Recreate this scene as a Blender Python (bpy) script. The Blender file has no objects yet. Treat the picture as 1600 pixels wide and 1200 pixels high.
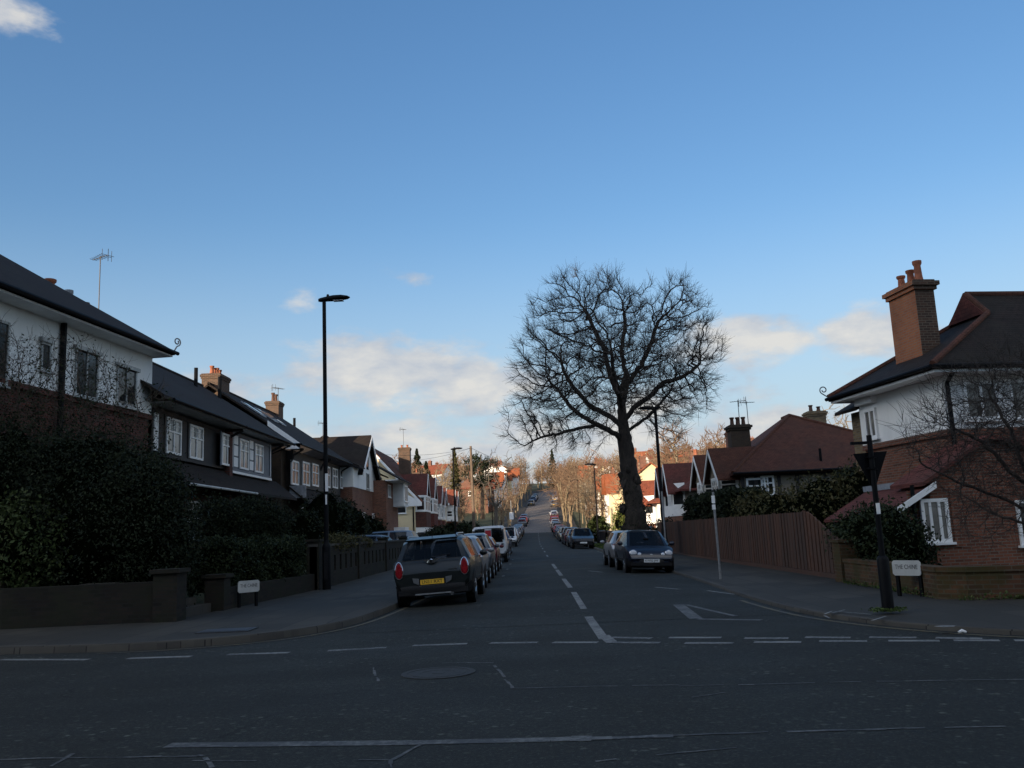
import bpy, math, random
import numpy as np
from mathutils import Vector, Matrix
R = math.radians
SC = bpy.context.scene
# ------------------------------------------------------------------ camera
# fitted to the photograph: focal length, tilt, slight roll; eye 1.55 m above the road
_F, _SL, _HY, _VX, EYE = 1385.0, 0.045, 234.0, 27.0, 1.55
_n = np.array([_SL, 1, -_HY/_F]); _n /= np.linalg.norm(_n)
_y = np.array([_VX, _HY-_SL*_VX, _F]); _y /= np.linalg.norm(_y)
_z = -_n; _x = np.cross(_y, _z)
cam = bpy.data.cameras.new('camera'); cam_o = bpy.data.objects.new('camera', cam)
SC.collection.objects.link(cam_o); SC.camera = cam_o
cam.sensor_width = 36.0; cam.lens = 36.0*_F/1600.0; cam.clip_start = 0.1; cam.clip_end = 5000
cam_o.matrix_world = Matrix(((_x[0], -_x[1], -_x[2], 0), (_y[0], -_y[1], -_y[2], 0), (_z[0], -_z[1], -_z[2], EYE), (0, 0, 0, 1)))
# ------------------------------------------------------------------ sun, sky, exposure
SUN_EL, SUN_DIR = 10.5, (-0.50, -0.866)            # low sun behind and to the left of the camera
sun = bpy.data.lights.new('sun', 'SUN'); sun_o = bpy.data.objects.new('sun', sun); SC.collection.objects.link(sun_o)
sun.energy = 5.0; sun.angle = R(0.5); sun.color = (1.0, 0.80, 0.58)
_sd = Vector((SUN_DIR[0], SUN_DIR[1], 0)).normalized()*math.cos(R(SUN_EL)) + Vector((0, 0, math.sin(R(SUN_EL))))
sun_o.rotation_euler = _sd.to_track_quat('Z', 'Y').to_euler()
SKY_STRENGTH = 0.15
SC.view_settings.view_transform = 'Standard'; SC.view_settings.look = 'None'
SC.view_settings.exposure = 0.64; SC.view_settings.gamma = 1.0
SC.render.engine = 'CYCLES'
SC.cycles.use_denoising = True
SC.cycles.max_bounces = 6; SC.cycles.diffuse_bounces = 3; SC.cycles.glossy_bounces = 3; SC.cycles.transparent_max_bounces = 6

def mathn(nt, op, a, b=None, c=None):
    n = nt.nodes.new('ShaderNodeMath'); n.operation = op
    for i, v in enumerate((a, b, c)):
        if v is None: continue
        if isinstance(v, (int, float)): n.inputs[i].default_value = v
        else: nt.links.new(v, n.inputs[i])
    return n.outputs[0]

def build_world():
    w = bpy.data.worlds.new("World"); SC.world = w; w.use_nodes = True
    nt = w.node_tree; nt.nodes.clear(); L = nt.links.new
    out = nt.nodes.new('ShaderNodeOutputWorld')
    sky = nt.nodes.new('ShaderNodeTexSky'); sky.sky_type = 'NISHITA'; sky.sun_disc = False
    sky.sun_elevation = R(SUN_EL); sky.sun_rotation = math.atan2(SUN_DIR[0], SUN_DIR[1]) % (2*math.pi)
    sky.altitude = 50; sky.air_density = 1.0; sky.dust_density = 0.25; sky.ozone_density = 1.6
    bg = nt.nodes.new('ShaderNodeBackground'); bg.inputs[1].default_value = SKY_STRENGTH
    hs = nt.nodes.new('ShaderNodeHueSaturation'); hs.inputs['Saturation'].default_value = 1.42; hs.inputs['Value'].default_value = 1.06; hs.inputs['Hue'].default_value = 0.512; gm = nt.nodes.new('ShaderNodeGamma'); gm.inputs[1].default_value = 0.80; L(sky.outputs[0], gm.inputs[0]); L(gm.outputs[0], hs.inputs['Color']); L(hs.outputs[0], bg.inputs[0])
    tc = nt.nodes.new('ShaderNodeTexCoord'); sep = nt.nodes.new('ShaderNodeSeparateXYZ'); L(tc.outputs['Generated'], sep.inputs[0])
    az = mathn(nt, 'ARCTAN2', sep.outputs[0], sep.outputs[1]); el = mathn(nt, 'ARCSINE', sep.outputs[2])
    comb = nt.nodes.new('ShaderNodeCombineXYZ'); L(az, comb.inputs[0]); L(mathn(nt, 'MULTIPLY', el, 2.2), comb.inputs[1])
    def noise(scale, det, rough, src):
        n = nt.nodes.new('ShaderNodeTexNoise'); n.inputs['Scale'].default_value = scale
        n.inputs['Detail'].default_value = det; n.inputs['Roughness'].default_value = rough; L(src, n.inputs['Vector']); return n
    n1 = noise(13, 8, 0.58, comb.outputs[0]); n2 = noise(4.0, 5, 0.55, comb.outputs[0])
    nz = mathn(nt, 'ADD', mathn(nt, 'MULTIPLY', n1.outputs[0], 0.75), mathn(nt, 'MULTIPLY', n2.outputs[0], 0.5))   # about 0.62 mean
    best = None; low = None
    for (a, e, wa, we, s) in CLOUDS:
        da = mathn(nt, 'DIVIDE', mathn(nt, 'SUBTRACT', az, R(a)), R(wa)); de = mathn(nt, 'DIVIDE', mathn(nt, 'SUBTRACT', el, R(e)), R(we))
        d2 = mathn(nt, 'ADD', mathn(nt, 'MULTIPLY', da, da), mathn(nt, 'MULTIPLY', de, de))
        v = mathn(nt, 'MULTIPLY', mathn(nt, 'SUBTRACT', 1.0, mathn(nt, 'SQRT', d2)), s)
        best = v if best is None else mathn(nt, 'MAXIMUM', best, v)
    f = mathn(nt, 'ADD', mathn(nt, 'MULTIPLY', best, 0.50), mathn(nt, 'MULTIPLY', mathn(nt, 'SUBTRACT', nz, 0.655), 1.7))
    mr = nt.nodes.new('ShaderNodeMapRange'); mr.interpolation_type = 'SMOOTHSTEP'
    mr.inputs['From Min'].default_value = -0.02; mr.inputs['From Max'].default_value = 0.40; mr.inputs['To Max'].default_value = 0.92
    L(f, mr.inputs[0])
    # cloud colour: warm where dense, blue grey at the thin lower edges
    n3 = noise(11, 6, 0.6, comb.outputs[0])
    cr = nt.nodes.new('ShaderNodeValToRGB'); L(mathn(nt, 'ADD', mathn(nt, 'MULTIPLY', n3.outputs[0], 1.3), mathn(nt, 'MULTIPLY', f, 0.35)), cr.inputs[0])
    cr.color_ramp.elements[0].position = 0.50; cr.color_ramp.elements[0].color = (0.44, 0.50, 0.60, 1)
    cr.color_ramp.elements[1].position = 0.95; cr.color_ramp.elements[1].color = (0.76, 0.74, 0.70, 1)
    bg2 = nt.nodes.new('ShaderNodeBackground'); L(cr.outputs[0], bg2.inputs[0]); vd = nt.nodes.new('ShaderNodeVectorMath'); vd.operation = 'DOT_PRODUCT'; L(tc.outputs['Generated'], vd.inputs[0]); vd.inputs[1].default_value = tuple(_sd)
    L(mathn(nt, 'ADD', 0.64, mathn(nt, 'MULTIPLY', mathn(nt, 'POWER', mathn(nt, 'MAXIMUM', vd.outputs['Value'], 0.0), 1.3), 3.2)), bg2.inputs[1])      # clouds near the sun are brighter
    hz = nt.nodes.new('ShaderNodeMapRange'); hz.interpolation_type = 'SMOOTHSTEP'; L(el, hz.inputs[0])      # pale haze low in the sky
    for nm, v in (('From Min', R(1)), ('From Max', R(21)), ('To Min', 0.88), ('To Max', 0.0)): hz.inputs[nm].default_value = v
    bg3 = nt.nodes.new('ShaderNodeBackground'); bg3.inputs[0].default_value = (0.285, 0.352, 0.435, 1); m3 = nt.nodes.new('ShaderNodeMixShader')
    L(hz.outputs[0], m3.inputs[0]); L(bg.outputs[0], m3.inputs[1]); L(bg3.outputs[0], m3.inputs[2])
    mx = nt.nodes.new('ShaderNodeMixShader'); L(mr.outputs[0], mx.inputs[0]); L(m3.outputs[0], mx.inputs[1]); L(bg2.outputs[0], mx.inputs[2])
    L(mx.outputs[0], out.inputs[0])
# clouds: azimuth, elevation, half width, half height (degrees), density
CLOUDS = [(-9, 10.6, 9.0, 3.0, 1.6), (-3.5, 9.6, 6.5, 2.8, 1.5), (-18, 9.3, 8, 2.6, .9), (-13, 6.2, 16, 2.0, 1.0), (0, 6.3, 10, 2.0, 1.05), (-14, 3.6, 20, 1.6, .8),
          (4, 3.6, 16, 1.8, .9), (14.5, 11.2, 6.0, 2.2, 1.7), (21.5, 10.8, 4.5, 2.6, 1.4), (10, 7.5, 9, 2.2, .85), (22, 6.5, 9, 2.4, .9), (16, 4.5, 14, 2.0, .9),
          (-33.2, 30.0, 4.0, 1.8, 1.1), (-8.0, 16.6, 1.9, .6, .42), (-14.3, 15.2, 1.3, .6, .40), (-4, 5.2, 30, 2.6, 1.0), (8, 5.5, 28, 2.8, 1.0), (-40, 8, 14, 4, 1), (45, 9, 18, 4, 1), (95, 30, 45, 22, 1.5), (-95, 34, 44, 24, 1.7), (170, 48, 60, 24, 1.5), (60, 62, 30, 12, .8)]  # broad ones at the end: out of view, added to whiten and lift shade
build_world()

# ------------------------------------------------------------------ ground height and road line
_ZP = [(-200, 0), (45, 0.0), (60, 0.12), (90, 0.3), (120, 0.8), (150, 1.75), (180, 3.8), (213, 6.7), (250, 10.2), (300, 14.6), (330, 17.0), (380, 21.5), (430, 25), (600, 31), (900, 34)]
_XP = [(-200, 0.95), (90, 0.95), (150, 1.45), (213, 3.0), (300, 7.0), (320, 9.5), (345, 18), (370, 34), (420, 62), (600, 75), (900, 75)]
def zr(Y): return float(np.interp(Y, [p[0] for p in _ZP], [p[1] for p in _ZP]))
def xr(Y): return float(np.interp(Y, [p[0] for p in _XP], [p[1] for p in _XP]))
_ys = np.arange(-200, 905, 5.0)
_zs = np.array([zr(v) for v in _ys]); _xs = np.array([xr(v) for v in _ys])
for _ in range(3):
    _zs[1:-1] = (_zs[:-2]+2*_zs[1:-1]+_zs[2:])/4; _xs[1:-1] = (_xs[:-2]+2*_xs[1:-1]+_xs[2:])/4
def zr(Y): return float(np.interp(Y, _ys, _zs))
def xr(Y): return float(np.interp(Y, _ys, _xs))
def xc(Y): return xr(min(Y, 305))
def terr(X, Y):
    d = abs(X-xc(Y)); far = max(0.0, min(1.0, (Y-110)/120.0)); side = max(0.0, min(1.0, (d-12)/60.0))
    return zr(Y) + far*side*(2.5*math.sin(X*0.021+1.0)+1.5*math.sin(Y*0.03+X*0.05)+2.0)
LK, RK = -3.90, 3.80              # kerb offsets from the road's centre line
def camber(Y, off):
    t = max(0.0, min(1.0, (Y-16)/6.0))
    return 0.095*t*max(0.0, 1-(off/3.85)**2)
def road_z(X, Y): return zr(Y)+camber(Y, X-xr(Y))

# ------------------------------------------------------------------ mesh helpers
ORG = {}
class MB:
    """collects faces in world (or local) coordinates and links them as ONE mesh object"""
    def __init__(s): s.v = []; s.f = []; s.m = []; s.cur = 0
    def face(s, pts):
        b = len(s.v); s.v.extend([tuple(p) for p in pts]); s.f.append(tuple(range(b, b+len(pts)))); s.m.append(s.cur)
    def grid(s, rows, closed=False):
        b = len(s.v); n = len(rows[0])
        for r in rows: s.v.extend([tuple(p) for p in r])
        for i in range(len(rows)-1):
            for j in range(n if closed else n-1):
                k = (j+1) % n
                s.f.append((b+i*n+j, b+i*n+k, b+(i+1)*n+k, b+(i+1)*n+j)); s.m.append(s.cur)
    def hexa(s, p):                      # 8 points: bottom 4 (ccw from above), top 4
        b = len(s.v); s.v.extend([tuple(q) for q in p])
        for q in ((3, 2, 1, 0), (4, 5, 6, 7), (0, 1, 5, 4), (1, 2, 6, 5), (2, 3, 7, 6), (3, 0, 4, 7)):
            s.f.append(tuple(b+i for i in q)); s.m.append(s.cur)
    def box(s, x0, x1, y0, y1, z0, z1):
        s.hexa([(x0, y0, z0), (x1, y0, z0), (x1, y1, z0), (x0, y1, z0), (x0, y0, z1), (x1, y0, z1), (x1, y1, z1), (x0, y1, z1)])
    def prism(s, poly, off):             # poly: 3-D polygon, off: extrusion vector
        a = [Vector(p) for p in poly]; o = Vector(off); c = [p+o for p in a]
        s.face(a[::-1]); s.face(c)
        for i in range(len(a)):
            j = (i+1) % len(a); s.face([a[i], a[j], c[j], c[i]])
    def tube(s, path, rad, n=8, cap=True):
        P = [Vector(p) for p in path]
        if not hasattr(rad, '__len__'): rad = [rad]*len(P)
        rows = []; prev = None
        for i, p in enumerate(P):
            d = (P[min(i+1, len(P)-1)]-P[max(i-1, 0)])
            d = d.normalized() if d.length > 1e-9 else Vector((0, 0, 1))
            if prev is None:
                a = Vector((1, 0, 0)) if abs(d.x) < 0.8 else Vector((0, 1, 0)); a = (a-d*a.dot(d)).normalized()
            else:
                a = prev-d*prev.dot(d); a = a.normalized() if a.length > 1e-6 else prev
            prev = a; bb = d.cross(a)
            rows.append([p+(a*math.cos(2*math.pi*k/n)+bb*math.sin(2*math.pi*k/n))*rad[i] for k in range(n)])
        s.grid(rows, True)
        if cap:
            s.face(rows[0][::-1]); s.face(rows[-1])
    def lathe(s, c, prof, n=16, axis='z'):   # prof: (radius, height)
        rows = []
        for r, h in prof:
            row = []
            for k in range(n):
                a = 2*math.pi*k/n; x, y = r*math.cos(a), r*math.sin(a)
                row.append((c[0]+x, c[1]+y, c[2]+h) if axis == 'z' else ((c[0]+h, c[1]+x, c[2]+y) if axis == 'x' else (c[0]+y, c[1]+h, c[2]+x)))
            rows.append(row)
        s.grid(rows, True); s.face(rows[0][::-1]); s.face(rows[-1])
    def build(s, name, mat, parent=None, smooth=False, label=None, kind=None, world=True, angle=40):
        me = bpy.data.meshes.new(name)
        org = Vector(ORG.get(parent.name, (0, 0, 0))) if (parent is not None and world) else Vector((0, 0, 0))
        me.from_pydata([(p[0]-org.x, p[1]-org.y, p[2]-org.z) for p in s.v], [], s.f)
        for m in (mat if isinstance(mat, (list, tuple)) else [mat]): me.materials.append(m)
        if any(s.m): me.polygons.foreach_set('material_index', s.m)
        me.update()
        auto_uv(me, org)
        if smooth:
            me.polygons.foreach_set('use_smooth', [True]*len(me.polygons)); me.set_sharp_from_angle(angle=R(angle))
        o = bpy.data.objects.new(name, me); SC.collection.objects.link(o)
        if parent is not None:
            o.parent = parent; ORG[o.name] = tuple(org)
        if label: o['label'] = label
        if kind: o['kind'] = kind
        return o

def auto_uv(me, org):
    """metre-scale UVs: u along the horizontal of each face, v up its slope"""
    if len(me.polygons) > 60000: return
    uv = me.uv_layers.new(name='UVMap'); V = me.vertices; out = np.zeros((len(me.loops), 2))
    for p in me.polygons:
        n = p.normal
        if abs(n.z) > 0.98: t = Vector((1, 0, 0)); b = Vector((0, 1, 0))
        else:
            t = Vector((-n.y, n.x, 0)).normalized(); b = n.cross(t)
        for li in p.loop_indices:
            q = V[me.loops[li].vertex_index].co+org
            out[li] = (q.dot(t), q.dot(b))
    uv.data.foreach_set('uv', out.ravel())

def tag(o, label, cat, group=None):
    o['label'] = label; o['category'] = cat
    if group: o['group'] = group
    return o
def thing(name, label, cat, loc=(0, 0, 0), rz=0, group=None):
    o = bpy.data.objects.new(name, None); SC.collection.objects.link(o)
    o.empty_display_size = 0.3; o.location = loc; o.rotation_euler = (0, 0, rz)
    ORG[o.name] = tuple(loc); return tag(o, label, cat, group)
def copy_tree(o, parent=None):
    c = o.copy(); SC.collection.objects.link(c)
    if parent is not None: c.parent = parent
    for ch in list(o.children): copy_tree(ch, c)
    return c
def text(name, body, size, mat, parent, loc, rot, depth=0.002):
    cu = bpy.data.curves.new(name, 'FONT'); cu.body = body; cu.size = size; cu.align_x = 'CENTER'; cu.align_y = 'CENTER'; cu.extrude = depth
    cu.materials.append(mat); t_ = bpy.data.objects.new('tmp', cu); SC.collection.objects.link(t_)
    me = bpy.data.meshes.new_from_object(t_.evaluated_get(bpy.context.evaluated_depsgraph_get())); bpy.data.objects.remove(t_); bpy.data.curves.remove(cu)
    o = bpy.data.objects.new(name, me); SC.collection.objects.link(o)
    o.parent = parent; o.location = loc; o.rotation_euler = rot; return o

class Fr:
    """a wall line: u runs along it, d sticks out of it (outward = right of u)"""
    def __init__(s, o, u):
        s.o = Vector((o[0], o[1])); s.u = Vector(u).normalized(); s.n = Vector((s.u.y, -s.u.x))
    def p(s, u, z, d=0):
        q = s.o+s.u*u+s.n*d; return Vector((q.x, q.y, z))
    def box(s, mb, u0, u1, z0, z1, d0, d1):
        mb.hexa([s.p(u0, z0, d1), s.p(u1, z0, d1), s.p(u1, z0, d0), s.p(u0, z0, d0), s.p(u0, z1, d1), s.p(u1, z1, d1), s.p(u1, z1, d0), s.p(u0, z1, d0)])
    def prism(s, mb, uz, d0, d1):
        mb.prism([s.p(u, z, d0) for u, z in uz], Vector((s.n.x, s.n.y, 0))*(d1-d0))

# ------------------------------------------------------------------ materials
MATS = {}
class NT:
    def __init__(s, name):
        s.m = bpy.data.materials.new(name); s.m.use_nodes = True; s.t = s.m.node_tree
        s.b = s.t.nodes['Principled BSDF']; MATS[name] = s.m
    def n(s, typ, **kw):
        x = s.t.nodes.new(typ)
        for k, v in kw.items():
            if k in x.inputs: x.inputs[k].default_value = v
            else: setattr(x, k, v)
        return x
    def l(s, a, b): s.t.links.new(a, b)
    def noise(s, scale, det=4, rough=0.55, vec=None):
        x = s.n('ShaderNodeTexNoise', Scale=scale, Detail=det, Roughness=rough)
        if vec is not None: s.l(vec, x.inputs['Vector'])
        return x.outputs[0]
    def ramp(s, src, *stops):
        x = s.n('ShaderNodeValToRGB'); s.l(src, x.inputs[0]); e = x.color_ramp.elements
        while len(e) < len(stops): e.new(0.5)
        for i, (p, c) in enumerate(stops):
            e[i].position = p; e[i].color = (c[0], c[1], c[2], 1) if hasattr(c, '__len__') else (c, c, c, 1)
        return x.outputs[0]
    def mix(s, fac, a, b, typ='MIX'):
        x = s.n('ShaderNodeMix'); x.data_type = 'RGBA'; x.blend_type = typ
        for v, i in ((fac, 0), (a, 6), (b, 7)):
            if isinstance(v, (int, float)): x.inputs[i].default_value = v
            elif isinstance(v, tuple): x.inputs[i].default_value = (v[0], v[1], v[2], 1)
            else: s.l(v, x.inputs[i])
        return x.outputs[2]
    def pos(s): return s.n('ShaderNodeNewGeometry').outputs['Position']
    def uv(s): return s.n('ShaderNodeTexCoord').outputs['UV']
    def bump(s, h, strength, dist=0.02):
        x = s.n('ShaderNodeBump', Strength=strength, Distance=dist); s.l(h, x.inputs['Height']); s.l(x.outputs[0], s.b.inputs['Normal'])
    def set(s, col=None, rough=0.8, **kw):
        if col is not None:
            if isinstance(col, tuple): s.b.inputs['Base Color'].default_value = (col[0], col[1], col[2], 1)
            else: s.l(col, s.b.inputs['Base Color'])
        if isinstance(rough, (int, float)): s.b.inputs['Roughness'].default_value = rough
        else: s.l(rough, s.b.inputs['Roughness'])
        for k, v in kw.items(): s.b.inputs[k].default_value = v
        return s.m

def m_plain(name, c, rough=0.6, var=0.15, scale=3.0, **kw):
    k = NT(name); n = k.noise(scale, 5, 0.6, k.pos())
    col = k.ramp(n, (0.3, tuple(x*(1-var) for x in c)), (0.7, tuple(min(1, x*(1+var)) for x in c)))
    return k.set(col, rough, **kw)
def m_brick(name, c1, c2, mortar, dirt=0.35, moss=None, bw=0.225, rh=0.075):
    k = NT(name); uv = k.uv()
    br = k.n('ShaderNodeTexBrick', Scale=1.0, **{'Mortar Size': 0.011, 'Brick Width': bw, 'Row Height': rh, 'Mortar Smooth': 0.3, 'Bias': -0.1})
    br.inputs['Color1'].default_value = (*c1, 1); br.inputs['Color2'].default_value = (*c2, 1); br.inputs['Mortar'].default_value = (*mortar, 1)
    k.l(uv, br.inputs['Vector'])
    big = k.noise(0.9, 6, 0.6, k.pos()); fine = k.noise(9, 4, 0.6, k.pos())
    c = k.mix(k.ramp(big, (0.42, 0.0), (0.72, dirt)), br.outputs[0], (c1[0]*0.3, c1[1]*0.32, c1[2]*0.4))
    c = k.mix(k.ramp(fine, (0.45, 0.0), (0.75, 0.4)), c, (c2[0]*1.35, c2[1]*1.25, c2[2]*1.2))
    if moss:
        sp = k.n('ShaderNodeSeparateXYZ'); k.l(k.pos(), sp.inputs[0])
        g = k.ramp(k.noise(2.2, 5, 0.6, k.pos()), (0.38, 0.0), (0.62, 0.75)); c = k.mix(g, c, moss)
    k.bump(br.outputs['Fac'], -0.35, 0.01)
    return k.set(c, 0.85, **{'Specular IOR Level': 0.2})
def m_tile(name, c1, c2, row=0.11, wid=0.19, weather=(0.05, 0.055, 0.05)):
    k = NT(name); uv = k.uv()
    br = k.n('ShaderNodeTexBrick', Scale=1.0, **{'Mortar Size': 0.007, 'Brick Width': wid, 'Row Height': row, 'Mortar Smooth': 0.5, 'Bias': 0.0})
    br.inputs['Color1'].default_value = (*c1, 1); br.inputs['Color2'].default_value = (*c2, 1); br.inputs['Mortar'].default_value = (c1[0]*.25, c1[1]*.25, c1[2]*.25, 1)
    k.l(uv, br.inputs['Vector'])
    big = k.noise(0.7, 7, 0.65, k.pos()); fine = k.noise(6, 4, 0.6, k.pos())
    c = k.mix(k.ramp(big, (0.40, 0.0), (0.70, 0.75)), br.outputs[0], weather); c = k.mix(k.ramp(k.noise(2.3, 6, 0.7, k.pos()), (0.45, 0.0), (0.75, 0.6)), c, (c1[0]*.45, c1[1]*.5, c1[2]*.5))
    c = k.mix(k.ramp(fine, (0.5, 0.0), (0.8, 0.45)), c, (c2[0]*1.3, c2[1]*1.25, c2[2]*1.2))
    sep = k.n('ShaderNodeSeparateXYZ'); k.l(uv, sep.inputs[0])
    saw = mathn(k.t, 'FRACT', mathn(k.t, 'DIVIDE', sep.outputs[1], row))
    k.bump(mathn(k.t, 'SUBTRACT', mathn(k.t, 'MULTIPLY', saw, -1.0), mathn(k.t, 'MULTIPLY', br.outputs['Fac'], 0.7)), 0.5, 0.02)
    return k.set(c, 0.85, **{'Specular IOR Level': 0.15})
def m_render(name, c, stain=(0.25, 0.24, 0.22), amt=0.35):
    k = NT(name); p = k.pos()
    sc = k.n('ShaderNodeMapping'); sc.inputs['Scale'].default_value = (1, 1, 0.25); k.l(p, sc.inputs['Vector'])
    c1 = k.mix(k.ramp(k.noise(1.3, 6, 0.65, sc.outputs[0]), (0.45, 0.0), (0.8, amt)), c, stain)
    k.bump(k.noise(45, 3, 0.7, p), 0.35, 0.012); return k.set(c1, 0.9)
def m_paint(name, c, metal=0.25, rough=0.28):
    k = NT(name); n = k.noise(6, 4, 0.6, k.n('ShaderNodeTexCoord').outputs['Object'])
    k.set(k.ramp(n, (0.3, tuple(x*0.9 for x in c)), (0.7, c)), k.ramp(n, (0.3, rough), (0.8, rough+0.14)), Metallic=metal)
    k.b.inputs['Coat Weight'].default_value = 0.25; k.b.inputs['Coat Roughness'].default_value = 0.08; return k.m
def m_leaf(name, *cols):
    k = NT(name); g = k.n('ShaderNodeNewGeometry'); rnd = g.outputs['Random Per Island']
    n = k.noise(1.3, 3, 0.5, g.outputs['Position']); v = mathn(k.t, 'ADD', mathn(k.t, 'MULTIPLY', rnd, 0.6), mathn(k.t, 'MULTIPLY', n, 0.4))
    st = [(0.15+0.65*i/max(1, len(cols)-1), c) for i, c in enumerate(cols)]
    return k.set(k.ramp(v, *st), 0.7, **{'Specular IOR Level': 0.2})
def m_bark(name, a, b, moss=None):
    k = NT(name); p = k.pos(); mp = k.n('ShaderNodeMapping'); mp.inputs['Scale'].default_value = (1, 1, 0.3); k.l(p, mp.inputs['Vector'])
    n = k.noise(9, 6, 0.7, mp.outputs[0]); c = k.ramp(n, (0.35, a), (0.7, b))
    if moss: c = k.mix(k.ramp(k.noise(1.1, 4, 0.6, p), (0.48, 0.0), (0.7, 0.6)), c, moss)
    k.bump(n, 0.9, 0.06); return k.set(c, 0.9)

def make_asphalt(name, base=0.020, patch=True):
    k = NT(name); p = k.pos()
    sp = k.noise(95, 3, 0.75, p); vo = k.n('ShaderNodeTexVoronoi', Scale=55.0); k.l(p, vo.inputs['Vector'])
    big = k.noise(0.35, 6, 0.62, p); mid = k.noise(2.2, 5, 0.6, p)
    c = k.ramp(sp, (0.3, (base*.55, base*.58, base*.62)), (0.52, (base, base*1.0, base*1.0)), (0.66, (base*1.9, base*1.9, base*1.9)))
    c = k.mix(k.ramp(vo.outputs['Color'], (0.72, 0.0), (0.9, 0.85)), c, (base*4.4, base*4.3, base*4.1))
    v2 = k.n('ShaderNodeTexVoronoi', Scale=21.0); k.l(p, v2.inputs['Vector']); c = k.mix(k.ramp(v2.outputs['Color'], (0.84, 0.0), (0.95, 0.7)), c, (base*3.6, base*3.5, base*3.3))        # pale chippings
    c = k.mix(k.ramp(big, (0.35, 0.0), (0.7, 0.55)), c, (base*.55, base*.57, base*.6), 'MIX')
    c = k.mix(k.ramp(mid, (0.5, 0.0), (0.8, 0.35)), c, (base*1.7, base*1.65, base*1.55))
    v3 = k.n('ShaderNodeTexVoronoi', Scale=9.0); k.l(p, v3.inputs['Vector']); spot = mathn(k.t, 'MULTIPLY', k.ramp(v3.outputs['Distance'], (0.16, 1.0), (0.34, 0.0)), k.ramp(v3.outputs['Color'], (0.60, 0.0), (0.72, 0.9)))
    c = k.mix(mathn(k.t, 'MULTIPLY', spot, k.ramp(k.noise(0.45, 4, 0.6, p), (0.38, 0.15), (0.62, 1.0))), c, (base*7.5, base*7.4, base*7.2))        # lost chippings
    mp = k.n('ShaderNodeMapping'); mp.inputs['Rotation'].default_value = (0, 0, R(9.5)); mp.inputs['Scale'].default_value = (0.06, 1.0, 1.0); k.l(p, mp.inputs['Vector'])
    c = k.mix(k.ramp(k.noise(0.9, 4, 0.55, mp.outputs[0]), (0.42, 0.0), (0.62, 0.55)), c, (base*.55, base*.57, base*.6)) if patch else c      # polished wheel tracks and oil
    c = k.mix(k.ramp(k.noise(20, 4, 0.75, p), (0.42, 0.65), (0.56, 0.0)), c, (base*.4, base*.42, base*.45)); c = k.mix(k.ramp(k.noise(26, 4, 0.8, p), (0.54, 0.0), (0.68, 0.7)), c, (base*3.0, base*2.95, base*2.9))
    # cracks
    warp = k.n('ShaderNodeVectorMath', operation='ADD'); nzv = k.n('ShaderNodeTexNoise', Scale=0.8, Detail=4.0); k.l(p, nzv.inputs['Vector'])
    sc = k.n('ShaderNodeVectorMath', operation='SCALE'); sc.inputs['Scale'].default_value = 1.6; k.l(nzv.outputs['Color'], sc.inputs[0])
    k.l(p, warp.inputs[0]); k.l(sc.outputs[0], warp.inputs[1])
    ck = k.n('ShaderNodeTexVoronoi', feature='DISTANCE_TO_EDGE', Scale=0.16); k.l(warp.outputs[0], ck.inputs['Vector'])
    crack = mathn(k.t, 'MULTIPLY', mathn(k.t, 'LESS_THAN', ck.outputs[0], 0.0028), k.ramp(k.noise(0.8, 3, 0.6, p), (0.45, 0.0), (0.6, 0.9)))
    c = k.mix(crack, c, (base*.35, base*.35, base*.35)); c = k.mix(1.0, c, (0.92, 1.0, 0.84) if patch else (1.12, 0.96, 0.84), 'MULTIPLY')
    k.bump(sp, 0.6, 0.012); return k.set(c, k.ramp(big, (0.3, 0.78), (0.7, 0.92)), **{'Specular IOR Level': 0.3})
def make_paving(name, w=0.85, h=0.62, c=(0.054, 0.049, 0.040)):
    k = NT(name); p = k.pos(); mp = k.n('ShaderNodeMapping'); mp.inputs['Rotation'].default_value = (0, 0, R(90)); k.l(p, mp.inputs['Vector'])
    br = k.n('ShaderNodeTexBrick', Scale=1.0, **{'Mortar Size': 0.018, 'Brick Width': w, 'Row Height': h, 'Mortar Smooth': 0.4})
    br.inputs['Color1'].default_value = (*c, 1); br.inputs['Color2'].default_value = (c[0]*.4, c[1]*.42, c[2]*.44, 1); br.inputs['Mortar'].default_value = (0.010, 0.010, 0.009, 1)
    k.l(mp.outputs[0], br.inputs['Vector'])
    cc = k.mix(k.ramp(k.noise(0.6, 6, 0.6, p), (0.4, 0.0), (0.65, 0.45)), br.outputs[0], (c[0]*.5, c[1]*.52, c[2]*.56))
    cc = k.mix(k.ramp(k.noise(60, 3, 0.7, p), (0.45, 0.0), (0.75, 0.4)), cc, (c[0]*1.7, c[1]*1.7, c[2]*1.7))
    cc = k.mix(k.ramp(k.noise(0.28, 2, 0.4, p), (0.46, 0.0), (0.54, 0.7)), cc, (c[0]*.62, c[1]*.66, c[2]*.7)); k.bump(br.outputs['Fac'], -0.6, 0.015); return k.set(cc, 0.85, **{'Specular IOR Level': 0.3})
def make_marking(name, c, wear=0.5):
    k = NT(name); p = k.pos(); n = k.noise(14, 6, 0.75, p); n2 = k.noise(1.1, 3, 0.6, p)
    f = k.ramp(mathn(k.t, 'ADD', mathn(k.t, 'MULTIPLY', n, 0.75), mathn(k.t, 'MULTIPLY', n2, 0.35)), (wear-0.06, 0.05), (wear+0.07, 1.0))
    return k.set(k.mix(f, (0.036, 0.036, 0.037), c), 0.75)

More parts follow.
